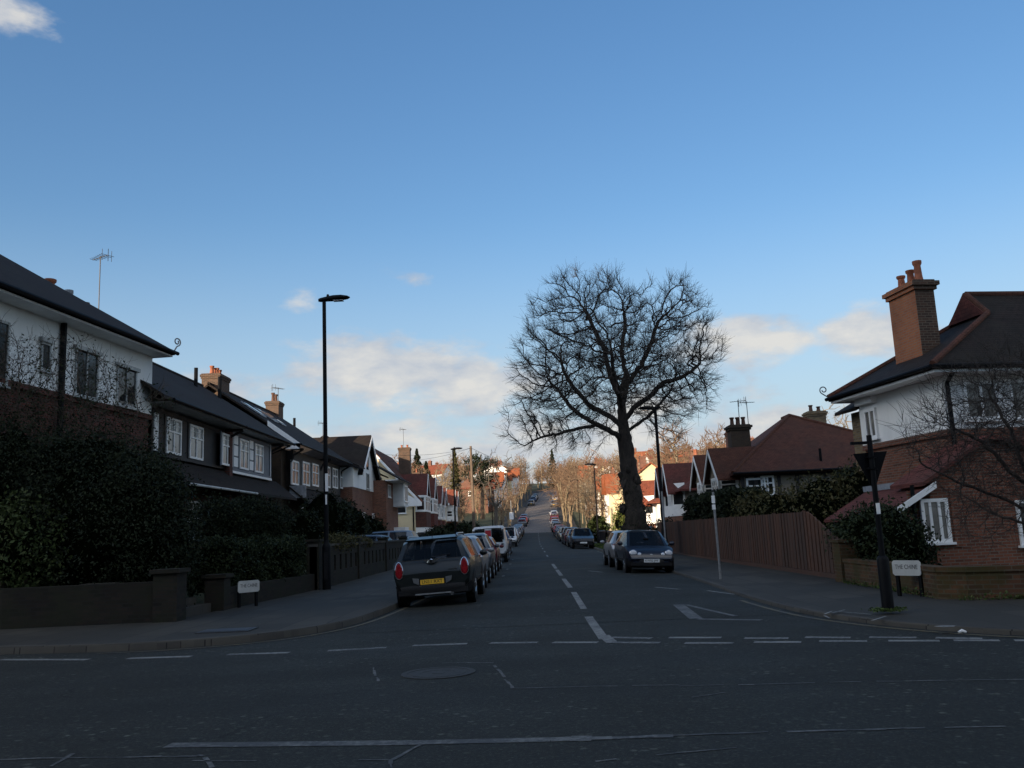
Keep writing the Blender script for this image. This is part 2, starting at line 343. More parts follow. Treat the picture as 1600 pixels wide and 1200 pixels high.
asphalt = make_asphalt('asphalt'); sunlit_asphalt = make_asphalt('sunlit_pale_asphalt', 0.12, False); paving = make_paving('paving'); kerb_m = m_brick('kerb_stone', (0.075, 0.07, 0.06), (0.05, 0.047, 0.042), (0.015, 0.015, 0.014), 0.4, bw=0.92, rh=3.0)  # far-road asphalt is paler and warmer: sunlight painted into its colour
white_line = make_marking('white_line', (0.19, 0.19, 0.178), 0.52); worn_line = make_marking('worn_line', (0.13, 0.13, 0.122), 0.575); yellow_line = make_marking('yellow_line', (0.115, 0.088, 0.036), 0.55)
sealed = m_plain('sealing_tar', (0.055, 0.055, 0.054), 0.7, 0.5, 20)
def make_ground():
    k = NT('garden_ground'); p = k.pos()
    c = k.ramp(k.noise(0.5, 8, 0.65, p), (0.3, (0.03, 0.04, 0.015)), (0.5, (0.05, 0.06, 0.02)), (0.7, (0.07, 0.06, 0.035)))
    c = k.mix(k.ramp(k.noise(25, 4, 0.7, p), (0.4, 0.0), (0.7, 0.6)), c, (0.025, 0.03, 0.012)); k.bump(k.noise(30, 4, 0.7, p), 0.8, 0.05); return k.set(c, 0.95)
ground_m = make_ground()
grass_m = m_leaf('grass_blades', (0.03, 0.055, 0.012), (0.05, 0.085, 0.02), (0.075, 0.10, 0.03))
red_brick = m_brick('red_brick', (0.23, 0.085, 0.050), (0.105, 0.044, 0.030), (0.17, 0.145, 0.12))
dark_brick = m_brick('dark_red_brick', (0.13, 0.038, 0.027), (0.055, 0.022, 0.018), (0.09, 0.075, 0.065))
brown_brick = m_brick('brown_brick', (0.075, 0.05, 0.034), (0.05, 0.035, 0.026), (0.065, 0.058, 0.05))
stock_brick = m_brick('stock_brick', (0.25, 0.175, 0.09), (0.10, 0.07, 0.045), (0.17, 0.155, 0.13))
orange_brick = m_brick('orange_brick', (0.42, 0.15, 0.065), (0.32, 0.11, 0.055), (0.26, 0.19, 0.14), 0.4)
sooty_brick = m_brick('sooty_brick', (0.11, 0.06, 0.04), (0.05, 0.035, 0.028), (0.16, 0.13, 0.10), 0.5)
mossy_brick = m_brick('mossy_brick', (0.13, 0.058, 0.030), (0.05, 0.028, 0.02), (0.10, 0.085, 0.065), 0.4, (0.042, 0.040, 0.012))
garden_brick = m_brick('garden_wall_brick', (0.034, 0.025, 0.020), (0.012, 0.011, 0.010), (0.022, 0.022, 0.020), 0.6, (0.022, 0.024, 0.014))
dark_tile = m_tile('dark_roof_tile', (0.021, 0.016, 0.014), (0.034, 0.024, 0.02), weather=(0.030, 0.027, 0.022))
brown_tile = m_tile('brown_roof_tile', (0.095, 0.040, 0.028), (0.13, 0.052, 0.034), weather=(0.07, 0.04, 0.03))
red_tile = m_tile('red_roof_tile', (0.21, 0.058, 0.034), (0.27, 0.08, 0.045), weather=(0.10, 0.045, 0.035))
maroon_tile = m_tile('maroon_roof_tile', (0.125, 0.040, 0.034), (0.165, 0.055, 0.044), weather=(0.06, 0.035, 0.03))
far_tile = m_tile('far_orange_tile', (0.30, 0.085, 0.035), (0.38, 0.12, 0.055), weather=(0.16, 0.07, 0.04))
white_render = m_render('white_roughcast', (0.84, 0.84, 0.82), (0.40, 0.40, 0.38), 0.3); cream_render = m_render('cream_render', (0.72, 0.60, 0.38), (0.45, 0.36, 0.22))
grey_render = m_render('weathered_render', (0.20, 0.17, 0.13), (0.10, 0.085, 0.065), 0.6)
white_paint = m_plain('white_paint', (0.82, 0.82, 0.81), 0.5, 0.08); old_white = m_plain('dulled_white_paint', (0.42, 0.43, 0.42), 0.6, 0.2)
dark_timber = m_plain('dark_timber', (0.018, 0.015, 0.014), 0.7, 0.3); blue_board = m_plain('blue_grey_boards', (0.10, 0.12, 0.15), 0.6, 0.15)
black_paint = m_plain('black_paint', (0.004, 0.0045, 0.006), 0.55, 0.3, **{'Specular IOR Level': 0.12}); dull_metal = m_plain('weathered_aerial_metal', (0.07, 0.07, 0.075), 0.6, 0.2); grey_metal = m_plain('galvanised_steel', (0.24, 0.25, 0.26), 0.5, 0.2, 12, Metallic=0.4)
lead = m_plain('lead_flashing', (0.22, 0.24, 0.27), 0.55, 0.3, 6); terracotta = m_plain('terracotta', (0.30, 0.10, 0.05), 0.8, 0.3, 8)
dark_pot = m_plain('sooty_terracotta', (0.10, 0.05, 0.035), 0.85, 0.4, 8)
def make_pane(name, c, rough=0.06):
    k = NT(name); n = k.noise(1.7, 3, 0.5, k.pos())
    k.set(k.ramp(n, (0.35, tuple(x*.5 for x in c)), (0.65, c)), rough, **{'Specular IOR Level': 0.5}); return k.m
pane_dark = make_pane('window_glass', (0.025, 0.028, 0.03)); pane_net = make_pane('net_curtained_glass', (0.22, 0.21, 0.19), 0.12)
car_glass = make_pane('car_glass', (0.008, 0.009, 0.010), 0.08); car_glass.node_tree.nodes['Principled BSDF'].inputs['Alpha'].default_value = 0.62; car_glass.node_tree.nodes['Principled BSDF'].inputs['Specular IOR Level'].default_value = 0.28
tyre_m = m_plain('tyre_rubber', (0.012, 0.012, 0.012), 0.85, 0.3, 20); alloy = m_plain('alloy_rim', (0.32, 0.33, 0.34), 0.35, 0.15, 20, Metallic=0.8)
black_plastic = m_plain('black_plastic', (0.012, 0.012, 0.013), 0.6, 0.2, 20, **{'Specular IOR Level': 0.2}); chrome = m_plain('chrome', (0.62, 0.63, 0.65), 0.18, 0.05, 10, Metallic=1.0)
red_lamp = m_plain('red_lens', (0.20, 0.006, 0.010), 0.2, 0.4, 30); clear_lamp = m_plain('clear_lens', (0.55, 0.57, 0.6), 0.12, 0.25, 40); amber = m_plain('amber_lens', (0.6, 0.2, 0.03), 0.2, 0.2, 30)
plate_y = m_plain('yellow_plate', (0.72, 0.42, 0.035), 0.5, 0.08, 20); plate_w = m_plain('white_plate', (0.72, 0.73, 0.72), 0.5, 0.06, 20); letter = m_plain('black_lettering', (0.01, 0.01, 0.012), 0.5, 0.1)
leaf_dark = m_leaf('dark_evergreen_leaf', (0.006, 0.010, 0.005), (0.012, 0.019, 0.008), (0.022, 0.029, 0.011))
leaf_mid = m_leaf('green_leaf', (0.022, 0.035, 0.012), (0.04, 0.06, 0.018), (0.06, 0.075, 0.025)); leaf_olive = m_leaf('olive_leaf', (0.030, 0.032, 0.012), (0.055, 0.055, 0.02), (0.085, 0.07, 0.03))
leaf_hedge = m_leaf('hedge_leaf', (0.009, 0.015, 0.006), (0.017, 0.027, 0.010), (0.030, 0.040, 0.014)); leaf_sun = m_leaf('yellow_green_leaf', (0.05, 0.08, 0.015), (0.10, 0.13, 0.03), (0.15, 0.15, 0.045))
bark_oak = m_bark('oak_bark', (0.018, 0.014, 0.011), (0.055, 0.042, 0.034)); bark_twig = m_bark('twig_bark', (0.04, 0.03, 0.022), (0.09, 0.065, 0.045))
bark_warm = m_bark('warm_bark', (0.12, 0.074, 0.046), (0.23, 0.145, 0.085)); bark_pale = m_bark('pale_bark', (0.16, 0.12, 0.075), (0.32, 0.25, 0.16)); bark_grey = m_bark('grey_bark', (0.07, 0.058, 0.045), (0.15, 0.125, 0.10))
fence_m = None
def make_fence():
    k = NT('fence_boards'); p = k.pos(); mp = k.n('ShaderNodeMapping'); mp.inputs['Scale'].default_value = (6, 6, 0.35); k.l(p, mp.inputs['Vector'])
    c = k.ramp(k.noise(2.5, 5, 0.65, mp.outputs[0]), (0.3, (0.078, 0.034, 0.019)), (0.7, (0.128, 0.055, 0.030)))
    c = k.mix(k.n('ShaderNodeNewGeometry').outputs['Random Per Island'], c, k.mix(0.75, c, (0.045, 0.026, 0.02))); c = k.mix(k.ramp(k.noise(0.7, 5, 0.6, p), (0.42, 0.0), (0.7, 0.55)), c, (0.05, 0.034, 0.026))
    k.bump(k.noise(2.5, 5, 0.65, mp.outputs[0]), 0.5, 0.01); return k.set(c, 0.85)
fence_m = make_fence()
# ------------------------------------------------------------------ measuring: photograph pixel -> world point on a chosen plane
def ray(px, py):
    d = np.array([px-800, py-600, _F]); return np.array([d@_x, d@_y, d@_z])
def gp(px, py, z=0.0):
    r = ray(px, py); t = (z-EYE)/r[2]; return (r[0]*t, r[1]*t)
def atY(px, py, Y):
    r = ray(px, py); t = Y/r[1]; return (r[0]*t, Y, r[2]*t+EYE)
def hit(fr, px, py, d=0.0):
    r = ray(px, py); n = fr.n; o = fr.o+n*d
    t = (o.x*n.x+o.y*n.y)/(r[0]*n.x+r[1]*n.y); x, y = r[0]*t, r[1]*t
    return ((x-fr.o.x)*fr.u.x+(y-fr.o.y)*fr.u.y, r[2]*t+EYE)

# ------------------------------------------------------------------ ground, roads, pavements
def build_ground():
    offs = [-420, -300, -220, -160, -120, -90, -70, -55, -45, -37, -30, -25]+[v for v in np.arange(-21, 21.1, 1.0)]+[25, 30, 37, 45, 55, 70, 90, 120, 160, 220, 300, 420]
    ys = list(np.arange(-160, 0, 20))+list(np.arange(0, 34, 0.5))+list(np.arange(34, 150, 4))+list(np.arange(150, 460, 10))+list(np.arange(470, 900, 40))
    rows = []
    for Y in ys:
        row = []
        for o in offs:
            X = xr(Y)+o; z = terr(X, Y)
            yb = (18.0-0.17*(X+7)) if X < 1 else (15.5-0.17*(X-7))
            if Y < yb+0.3 and Y > -9-0.17*X: z -= 0.3
            elif abs(o) < 9.6 and Y > 0: z -= 0.3
            elif o < 0 and Y > 18: z += 0.35*max(0.0, min(1, (140-Y)/40))
            else: z += 0.06
            row.append((X, Y, z))
        rows.append(row)
    mb = MB(); mb.grid([r[::-1] for r in rows]); mb.build('ground', ground_m, kind='structure', smooth=True)
    mb = MB(); mb.face([(-90, 5, 0), (90, -24, 0), (90, 6, 0), (-90, 35.3, 0)]); mb.build('main_road', asphalt, kind='structure')
    for ys_, m in ((list(np.arange(15.5, 40, 0.5))+list(np.arange(40, 141, 4)), asphalt), (list(np.arange(140, 620, 4)), sunlit_asphalt)):
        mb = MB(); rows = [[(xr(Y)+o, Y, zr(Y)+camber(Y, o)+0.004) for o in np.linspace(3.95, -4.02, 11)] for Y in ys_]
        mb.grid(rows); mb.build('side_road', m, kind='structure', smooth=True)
def catmull(pts, n=4):
    out = []
    for i in range(len(pts)-1):
        p0, p1, p2, p3 = (np.array(pts[max(0, min(len(pts)-1, i+k))], float) for k in (-1, 0, 1, 2))
        for k in range(n):
            t = k/n; out.append(tuple(0.5*((2*p1)+(-p0+p2)*t+(2*p0-5*p1+4*p2-p3)*t*t+(-p0+3*p1-3*p2+p3)*t**3)))
    out.append(tuple(pts[-1])); return out
LO = [(-60, 23.2), (-20, 16.5), (-10, 14.85), (-8.64, 14.65), (-7.4, 14.45), (-6.36, 14.35), (-5.6, 14.45), (-4.9, 14.7), (-4.4, 15.05), (-4.0, 15.5), (-3.7, 16.05), (-3.45, 16.8), (-3.28, 17.8), (-3.15, 19.2), (-3.05, 21), (-2.97, 24), (-2.95, 28), (-2.95, 34)]
LI = [(-60, 26), (-20, 19.4), (-10, 17.75), (-8.8, 17.75), (-8, 17.8), (-7.4, 17.9), (-7.15, 18.2), (-7.1, 18.6), (-7.05, 19), (-7.0, 19.4), (-6.95, 19.8), (-6.9, 20.2), (-6.88, 20.8), (-6.8, 22), (-6.75, 23.4), (-6.7, 25), (-6.6, 29), (-6.5, 34)]
RO = [(60, 2), (20, 8.8), (9, 10.7), (7.2, 11.1), (6.3, 11.55), (5.7, 12.2), (5.2, 13.1), (4.85, 14.1), (4.62, 15.2), (4.5, 16.6), (4.45, 18.5), (4.5, 21), (4.66, 25), (4.75, 29), (4.75, 34)]
RI = [(60, 6), (20, 12.8), (9.6, 14.6), (8, 14.95), (7.3, 15.2), (7.05, 15.4), (7.0, 15.6), (7.05, 15.9), (7.1, 16.4), (7.15, 17.2), (7.2, 18.5), (7.25, 21), (7.3, 25), (7.3, 29), (7.35, 34)]
def far_edge(off): return [(xr(Y)+off, Y) for Y in list(np.arange(40, 150, 8))+list(np.arange(150, 460, 12))]
def build_pavement(name, kname, outer, inner, sgn, kerb_h=0.12, low=0.0):
    mb = MB(); kb = MB(); rows = []; k1 = []
    for (a, b) in zip(outer, inner):
        A, B = Vector(a), Vector(b); d = (B-A).normalized(); z = zr(max(A.y, 0))-(low*min(1, max(0, (46-A.y)/10)))
        e = A+d*0.14
        k1.append([(A.x-d.x*0.02, A.y-d.y*0.02, z-0.1), (A.x, A.y, z+kerb_h-0.02), (A.x+d.x*0.02, A.y+d.y*0.02, z+kerb_h), (e.x, e.y, z+kerb_h+0.002)])
        B2 = B+d*0.25
        rows.append([(e.x+(B2.x-e.x)*t, e.y+(B2.y-e.y)*t, z+kerb_h-0.002+(0.02+(low if A.y < 46 else 0))*t) for t in (0, 0.33, 0.66, 1)])
    if sgn < 0: rows = [r[::-1] for r in rows]; k1 = [r[::-1] for r in k1]
    mb.grid(rows); mb.build(name, paving, kind='structure', smooth=False); kb.grid(k1); kb.build(kname, kerb_m, kind='structure', smooth=True)
build_ground()
build_pavement('pavement', 'kerb', catmull(LO)+far_edge(LK), catmull(LI)+far_edge(-7.45), -1)
build_pavement('pavement', 'kerb', catmull(RO)+far_edge(RK), catmull(RI)+far_edge(6.45), 1, low=.05)
mb = MB(); mb.face([(-90, 5.2, .12), (-90, -12, .12), (90, -40, .12), (90, -24.5, .12)]); mb.build('pavement', paving, kind='structure')

# ------------------------------------------------------------------ road markings (worn thermoplastic lines on the asphalt)
def road_quad(mb, pts, lift=0.007, n=6):
    a, b, c, d = (Vector(p) for p in pts)          # a-b and d-c are the long sides
    lo = [a.lerp(b, i/n) for i in range(n+1)]; hi = [d.lerp(c, i/n) for i in range(n+1)]
    f = lambda v: (v.x, v.y, road_z(v.x, v.y)+lift if v.y > 15.5 else lift-0.003)
    for i in range(n):
        q = [f(lo[i]), f(lo[i+1]), f(hi[i+1]), f(hi[i])]
        nn = (Vector(q[1])-Vector(q[0])).cross(Vector(q[2])-Vector(q[0]))
        mb.face(q if nn.z > 0 else q[::-1])
def line(mb, p, q, w, lift=0.007):
    p, q = Vector(p), Vector(q); d = (q-p).normalized(); s = Vector((-d.y, d.x))*w/2
    road_quad(mb, [p-s, q-s, q+s, p+s], lift)
def pxline(mb, a, b, w, lift=0.007): line(mb, gp(*a), gp(*b), w, lift)
def ragged(mb, a, b, w, rg):
    a, b = Vector(gp(*a)), Vector(gp(*b)); L = (b-a).length; n = max(2, int(L/.14)); d = (b-a)/L; s = Vector((-d.y, d.x)); o = rg.uniform(-.01, .01)
    for i in range(n):
        o2 = max(-.05, min(.05, o+rg.uniform(-.014, .014)))
        if rg.random() < .86: line(mb, a+d*(L*i/n)+s*o, a+d*(L*(i+1.05)/n)+s*o2, w*rg.uniform(.45, 1.5), .007+.0006*(i % 3))
        o = o2
def build_markings():
    rg = random.Random(8)
    mb = MB()
    for (a, b, c, d) in [(857, 882, 865, 889), (861, 891, 874, 900), (875, 905, 887, 919), (891, 926, 909, 947), (911, 957, 942, 989)]:
        (x0, y0), (x1, y1) = gp(a, b, .09), gp(c, d, .09); line(mb, (1.0, y0), (1.0, y1), 0.13 if y1 > 17 else 0.15)
    pxline(mb, (943, 993), (957, 1005), 0.17, 0.009)
    for Y in np.arange(52, 150, 9): line(mb, (xr(Y)+.05, Y), (xr(Y)+.05, Y+3), 0.1)
    mb.build('centre_line', white_line, kind='structure')
    mb = MB()
    for (a, b, c, d) in [(0, 1031, 137, 1031), (200, 1029, 299, 1026), (356, 1023, 452, 1020), (512, 1017, 604, 1012), (645, 1009, 730, 1006), (766, 1005, 840, 1004), (864, 1004, 934, 1004), (960, 1004, 1031, 1004.5),
                         (1070, 1005, 1146, 1005), (1178, 1003.5, 1252, 1003.5), (1280, 1002, 1355, 1002), (1388, 1001.5, 1468, 1001.5), (1490, 1001, 1562, 1001), (1585, 1001, 1640, 1001),
                         (955, 996, 1018, 997.5), (1045, 996.5, 1127, 996.5), (1163, 997.5, 1232, 997.5), (1258, 996, 1329, 996.5), (1358, 996, 1432, 996.5), (1462, 997, 1535, 998)]:
        pxline(mb, (a, b), (c, d), 0.16)
    for a in range(1, 7): pxline(mb, (-175*a-20, 1034+2*a), (-175*a+80, 1033+2*a), 0.16)
    mb.build('give_way_line', white_line, kind='structure')
    mb = MB(); pxline(mb, (262, 1165), (640, 1161), 0.16); pxline(mb, (640, 1161), (860, 1156), 0.14); ragged(mb, (860, 1156), (1050, 1150), .11, rg); ragged(mb, (1050, 1150), (1600, 1134), .035, rg); mb.build('road_centre_line', worn_line, kind='structure')
    mb = MB()
    for pts in [[(0, 1187), (310, 1180), (322, 1184), (330, 1200)], [(300, 1189), (400, 1189)], [(560, 1188), (612, 1188), (612, 1200)], [(612, 1188), (655, 1165)], [(80, 1198), (118, 1178)],
                [(800, 1076), (1060, 1072), (1320, 1066), (1600, 1062)], [(585, 1043), (588, 1068)], [(772, 1040), (788, 1062), (800, 1076)], [(690, 1036), (770, 1036)], [(930, 1190), (1180, 1166)], [(1080, 1090), (1130, 1082)]]:
        for a, b in zip(pts[:-1], pts[1:]): ragged(mb, a, b, 0.026, rg)
    mb.build('repair_seam', worn_line, kind='structure')
    mb = MB(); pxline(mb, (1060, 947), (1088, 967), 0.22); pxline(mb, (1090, 967.5), (1190, 969), 0.17); pxline(mb, (1072, 947), (1150, 963), 0.10); mb.build('give_way_triangle', worn_line, kind='structure')
    mb = MB(); pxline(mb, (920, 896), (942, 898), 0.12); pxline(mb, (1024, 922), (1062, 924.5), 0.10); pxline(mb, (1105, 925), (1150, 930), 0.10)
    for Y in (32, 38, 44, 50): line(mb, (-1.0, Y), (-1.0, Y+0.7), 0.1); line(mb, (-1.0, Y+.35), (-1.6, Y+.35), 0.1)
    mb.build('parking_bay_mark', white_line, kind='structure')
    mb = MB()
    L = catmull(LO); ins = lambda a, b, o: (a[0]+(a[0]-b[0])/math.dist(a, b)*o, a[1]+(a[1]-b[1])/math.dist(a, b)*o)
    P = [ins(a, b, 0.24) for a, b in zip(L, catmull(LI)) if -7 < a[0] and a[1] < 24.5]
    for a, b in zip(P[:-1], P[1:]): line(mb, a, b, 0.085, 0.010)
    P = [ins(a, b, 0.24) for a, b in zip(catmull(RO), catmull(RI)) if a[0] < 9 and a[1] < 19]
    for a, b in zip(P[:-1], P[1:]): line(mb, a, b, 0.085, 0.010)
    for Y in np.arange(45, 60, 2): line(mb, (4.5, Y), (4.5, Y+2), 0.085, 0.010)
    mb.build('yellow_kerb_line', yellow_line, kind='structure')
    mb = MB(); z = .098
    for pts in [[(1288, 960), (1300, 955), (1362, 960)], [(1362, 970), (1384, 963)], [(1300, 958), (1320, 953)], [(1288, 962), (1296, 966)]]:
        for a, b in zip(pts[:-1], pts[1:]):
            p, q = Vector(gp(*a, z)), Vector(gp(*b, z)); d = (q-p).normalized(); s = Vector((-d.y, d.x))*0.018
            mb.face([(v.x, v.y, z+.004) for v in (p-s, q-s, q+s, p+s)])
    p = gp(1478, 979, .09); mb.face([(p[0]+.13*math.cos(a)*(1+.2*math.sin(3*a)), p[1]+.10*math.sin(a), .096) for a in np.linspace(0, 6.0, 10)])
    mb.build('pavement_paint_mark', white_line, kind='structure')
    # manhole in the main road, small chamber cover in the pavement
    c = gp(685, 1052); mb = MB(); mb.lathe((c[0], c[1], 0), [(0.43, 0.001), (0.43, 0.010), (0.37, 0.010), (0.36, 0.004), (0.33, 0.004), (0.32, 0.009), (0.2, 0.009), (0.19, 0.005), (0.08, 0.005), (0.07, 0.009), (0.001, 0.009)], 36)
    o = mb.build('manhole_cover', m_plain('cast_iron', (0.020, 0.020, 0.019), 0.8, 0.6, 14)); tag(o, 'round iron manhole cover set in the main road', 'manhole cover')
    c = gp(355, 985, .13); mb = MB(); mb.box(c[0]-.45, c[0]+.45, c[1]-.3, c[1]+.3, .12, .139); mb.box(c[0]-.38, c[0]+.38, c[1]-.23, c[1]+.23, .139, .143)
    o = mb.build('chamber_cover', m_plain('dark_iron', (0.03, 0.03, 0.032), 0.6, 0.4, 14)); tag(o, 'dark rectangular chamber cover in the corner pavement', 'cover')
    p = gp(1504, 990, .0); mb = MB(); mb.tube([(p[0]-.05, p[1], .02), (p[0], p[1]+.01, .035), (p[0]+.05, p[1]-.01, .018)], [.015, .025, .012], 7); o = mb.build('litter', white_paint); tag(o, 'scrap of pale litter lying in the gutter by the corner', 'litter')
build_markings()

# ------------------------------------------------------------------ building helpers
def roof_shell(mb, polys, t=0.12):
    key = lambda p: (round(p[0], 3), round(p[1], 3), round(p[2], 3)); cnt = {}
    for pl in polys:
        for i in range(len(pl)):
            e = frozenset((key(pl[i]), key(pl[(i+1) % len(pl)]))); cnt[e] = cnt.get(e, 0)+1
    dn = Vector((0, 0, -t))
    for pl in polys:
        pl = [Vector(p) for p in pl]
        n = (pl[1]-pl[0]).cross(pl[2]-pl[0])
        if n.z < 0: pl = pl[::-1]
        mb.face(pl); mb.face([p+dn for p in pl[::-1]])
        for i in range(len(pl)):
            a, b = pl[i], pl[(i+1) % len(pl)]
            if cnt[frozenset((key(a), key(b)))] == 1: mb.face([a+dn, b+dn, b, a])
def hip_roof(fr, u0, u1, dF, dB, ze, zt, h0=None, h1=None, t=0.13):
    """ridge along u; h0/h1 = how far the ridge stops from each end (0 = gable)"""
    dm = (dF+dB)/2; run = (dF-dB)/2; h0 = run if h0 is None else h0; h1 = run if h1 is None else h1
    a, b, c, d = fr.p(u0, ze, dF), fr.p(u1, ze, dF), fr.p(u1, ze, dB), fr.p(u0, ze, dB); r0, r1 = fr.p(u0+h0, zt, dm), fr.p(u1-h1, zt, dm)
    P = [[a, b, r1, r0], [c, d, r0, r1]]
    if h0 > 0: P.append([d, a, r0])
    if h1 > 0: P.append([b, c, r1])
    mb = MB(); roof_shell(mb, P, t); return mb
def ridge_tiles(mb, p, q, r=0.09): mb.tube([p, q], r, 8)
def window(parent, fr, u0, u1, z0, z1, cols=2, trans=None, frame=None, pane=None, d=0.0, bars=0, fw=0.07, sill=True, label=None):
    frame = frame or white_paint; pane = pane or pane_dark
    mb = MB(); D = 0.055
    fr.box(mb, u0, u0+fw, z0, z1, d-.03, d+D); fr.box(mb, u1-fw, u1, z0, z1, d-.03, d+D); fr.box(mb, u0+fw, u1-fw, z1-fw, z1, d-.03, d+D); fr.box(mb, u0+fw, u1-fw, z0, z0+fw, d-.03, d+D)
    for i in range(1, cols):
        u = u0+(u1-u0)*i/cols; fr.box(mb, u-fw*.4, u+fw*.4, z0+fw, z1-fw, d-.03, d+D-.006)
    if trans:
        z = z0+(z1-z0)*trans; fr.box(mb, u0+fw, u1-fw, z-fw*.35, z+fw*.35, d-.03, d+D-.003)
    zt = z0+(z1-z0)*(trans or 0)
    for c in range(bars):                        # small glazing bars in the upper lights
        u = u0+(u1-u0)*(c+.5)/bars; fr.box(mb, u-.012, u+.012, zt, z1-fw, d-.03, d+D-.02)
    if bars and trans: fr.box(mb, u0+fw, u1-fw, (zt+z1)/2-.012, (zt+z1)/2+.012, d-.03, d+D-.022)
    if sill: fr.box(mb, u0-.06, u1+.06, z0-.06, z0-.002, d-.03, d+D+.06)
    o = mb.build('window', frame, parent, label=label)
    mb = MB(); fr.box(mb, u0+fw*.6, u1-fw*.6, z0+fw*.6, z1-fw*.6, d-.02, d+.018); mb.build('pane', pane, o)
    return o
def wpx(parent, fr, x0, x1, ytop, ybot, d=0.0, **kw):
    """window between two photograph columns and rows (rows read at its middle), measured on the wall's own plane"""
    xm = (x0+x1)/2; u0, u1 = hit(fr, x0, (ytop+ybot)/2, d)[0], hit(fr, x1, (ytop+ybot)/2, d)[0]
    return window(parent, fr, min(u0, u1), max(u0, u1), hit(fr, xm, ybot, d)[1], hit(fr, xm, ytop, d)[1], d=d, **kw)
def pot_mesh(mb, x, y, z, r=.13, h=.45):
    mb.lathe((x, y, z), [(r*1.0, 0), (r*.85, h*.25), (r*.72, h*.75), (r*1.0, h*.86), (r*1.02, h), (r*.7, h), (r*.65, h*.8)], 12)
def chimney(parent, fr, u0, u1, d0, d1, z0, z1, mat, pots, pot_m=None, corbel=0.08, side_m=None):
    mb = MB(); fr.box(mb, u0, u1, z0, z1-.30, d0, d1)
    fr.box(mb, u0-corbel*.5, u1+corbel*.5, z1-.30, z1-.18, d0-corbel*.5, d1+corbel*.5); fr.box(mb, u0-corbel, u1+corbel, z1-.18, z1-.06, d0-corbel, d1+corbel)
    fr.box(mb, u0-corbel*.3, u1+corbel*.3, z1-.06, z1, d0-corbel*.3, d1+corbel*.3)
    if side_m:
        for i, f in enumerate(mb.f):
            a, b, cc = (Vector(mb.v[j]) for j in f[:3]); n_ = (b-a).cross(cc-a).normalized()
            if abs(n_.dot(Vector((fr.u.x, fr.u.y, 0)))) > .9: mb.m[i] = 1
    c = mb.build('chimney', [mat, side_m or mat], parent)
    for (fu, fd, h) in pots:
        q = fr.p(u0+(u1-u0)*fu, z1, d0+(d1-d0)*fd); m2 = MB(); pot_mesh(m2, q.x, q.y, q.z, .13, h); m2.build('chimney_pot', pot_m or terracotta, c, smooth=True)
    return c
def aerial(parent, p, h, head=0.6, s=1.0, dish=False):
    x, y, z = p; mb = MB(); mb.tube([(x, y, z), (x, y, z+h)], .022*s, 6)
    c, sn = math.cos(head), math.sin(head); zz = z+h-.06
    mb.tube([(x-c*.5*s, y-sn*.5*s, zz), (x+c*.5*s, y+sn*.5*s, zz)], .016*s, 5)
    for k in range(-3, 4):
        a = k*.15*s; w = (.22-.02*k)*s; mb.tube([(x+c*a-sn*w, y+sn*a+c*w, zz), (x+c*a+sn*w, y+sn*a-c*w, zz)], .010*s, 4)
    for w in (-.2, .2):
        mb.tube([(x-c*.5*s, y-sn*.5*s, zz-.25*s), (x-c*.5*s, y-sn*.5*s, zz+.25*s)], .012*s, 4); mb.tube([(x-c*.42*s-sn*w*s, y-sn*.42*s+c*w*s, zz-.22*s), (x-c*.42*s-sn*w*s, y-sn*.42*s+c*w*s, zz+.22*s)], .010*s, 4)
    return mb.build('aerial', dull_metal, parent)
def gutter(parent, p, q, r=.06, mat=None):
    mb = MB(); mb.tube([p, q], r, 8); return mb.build('gutter', mat or black_paint, parent)
def pipe(parent, pts, r=.045, mat=None):
    mb = MB(); mb.tube(pts, r, 8); return mb.build('downpipe', mat or black_paint, parent)
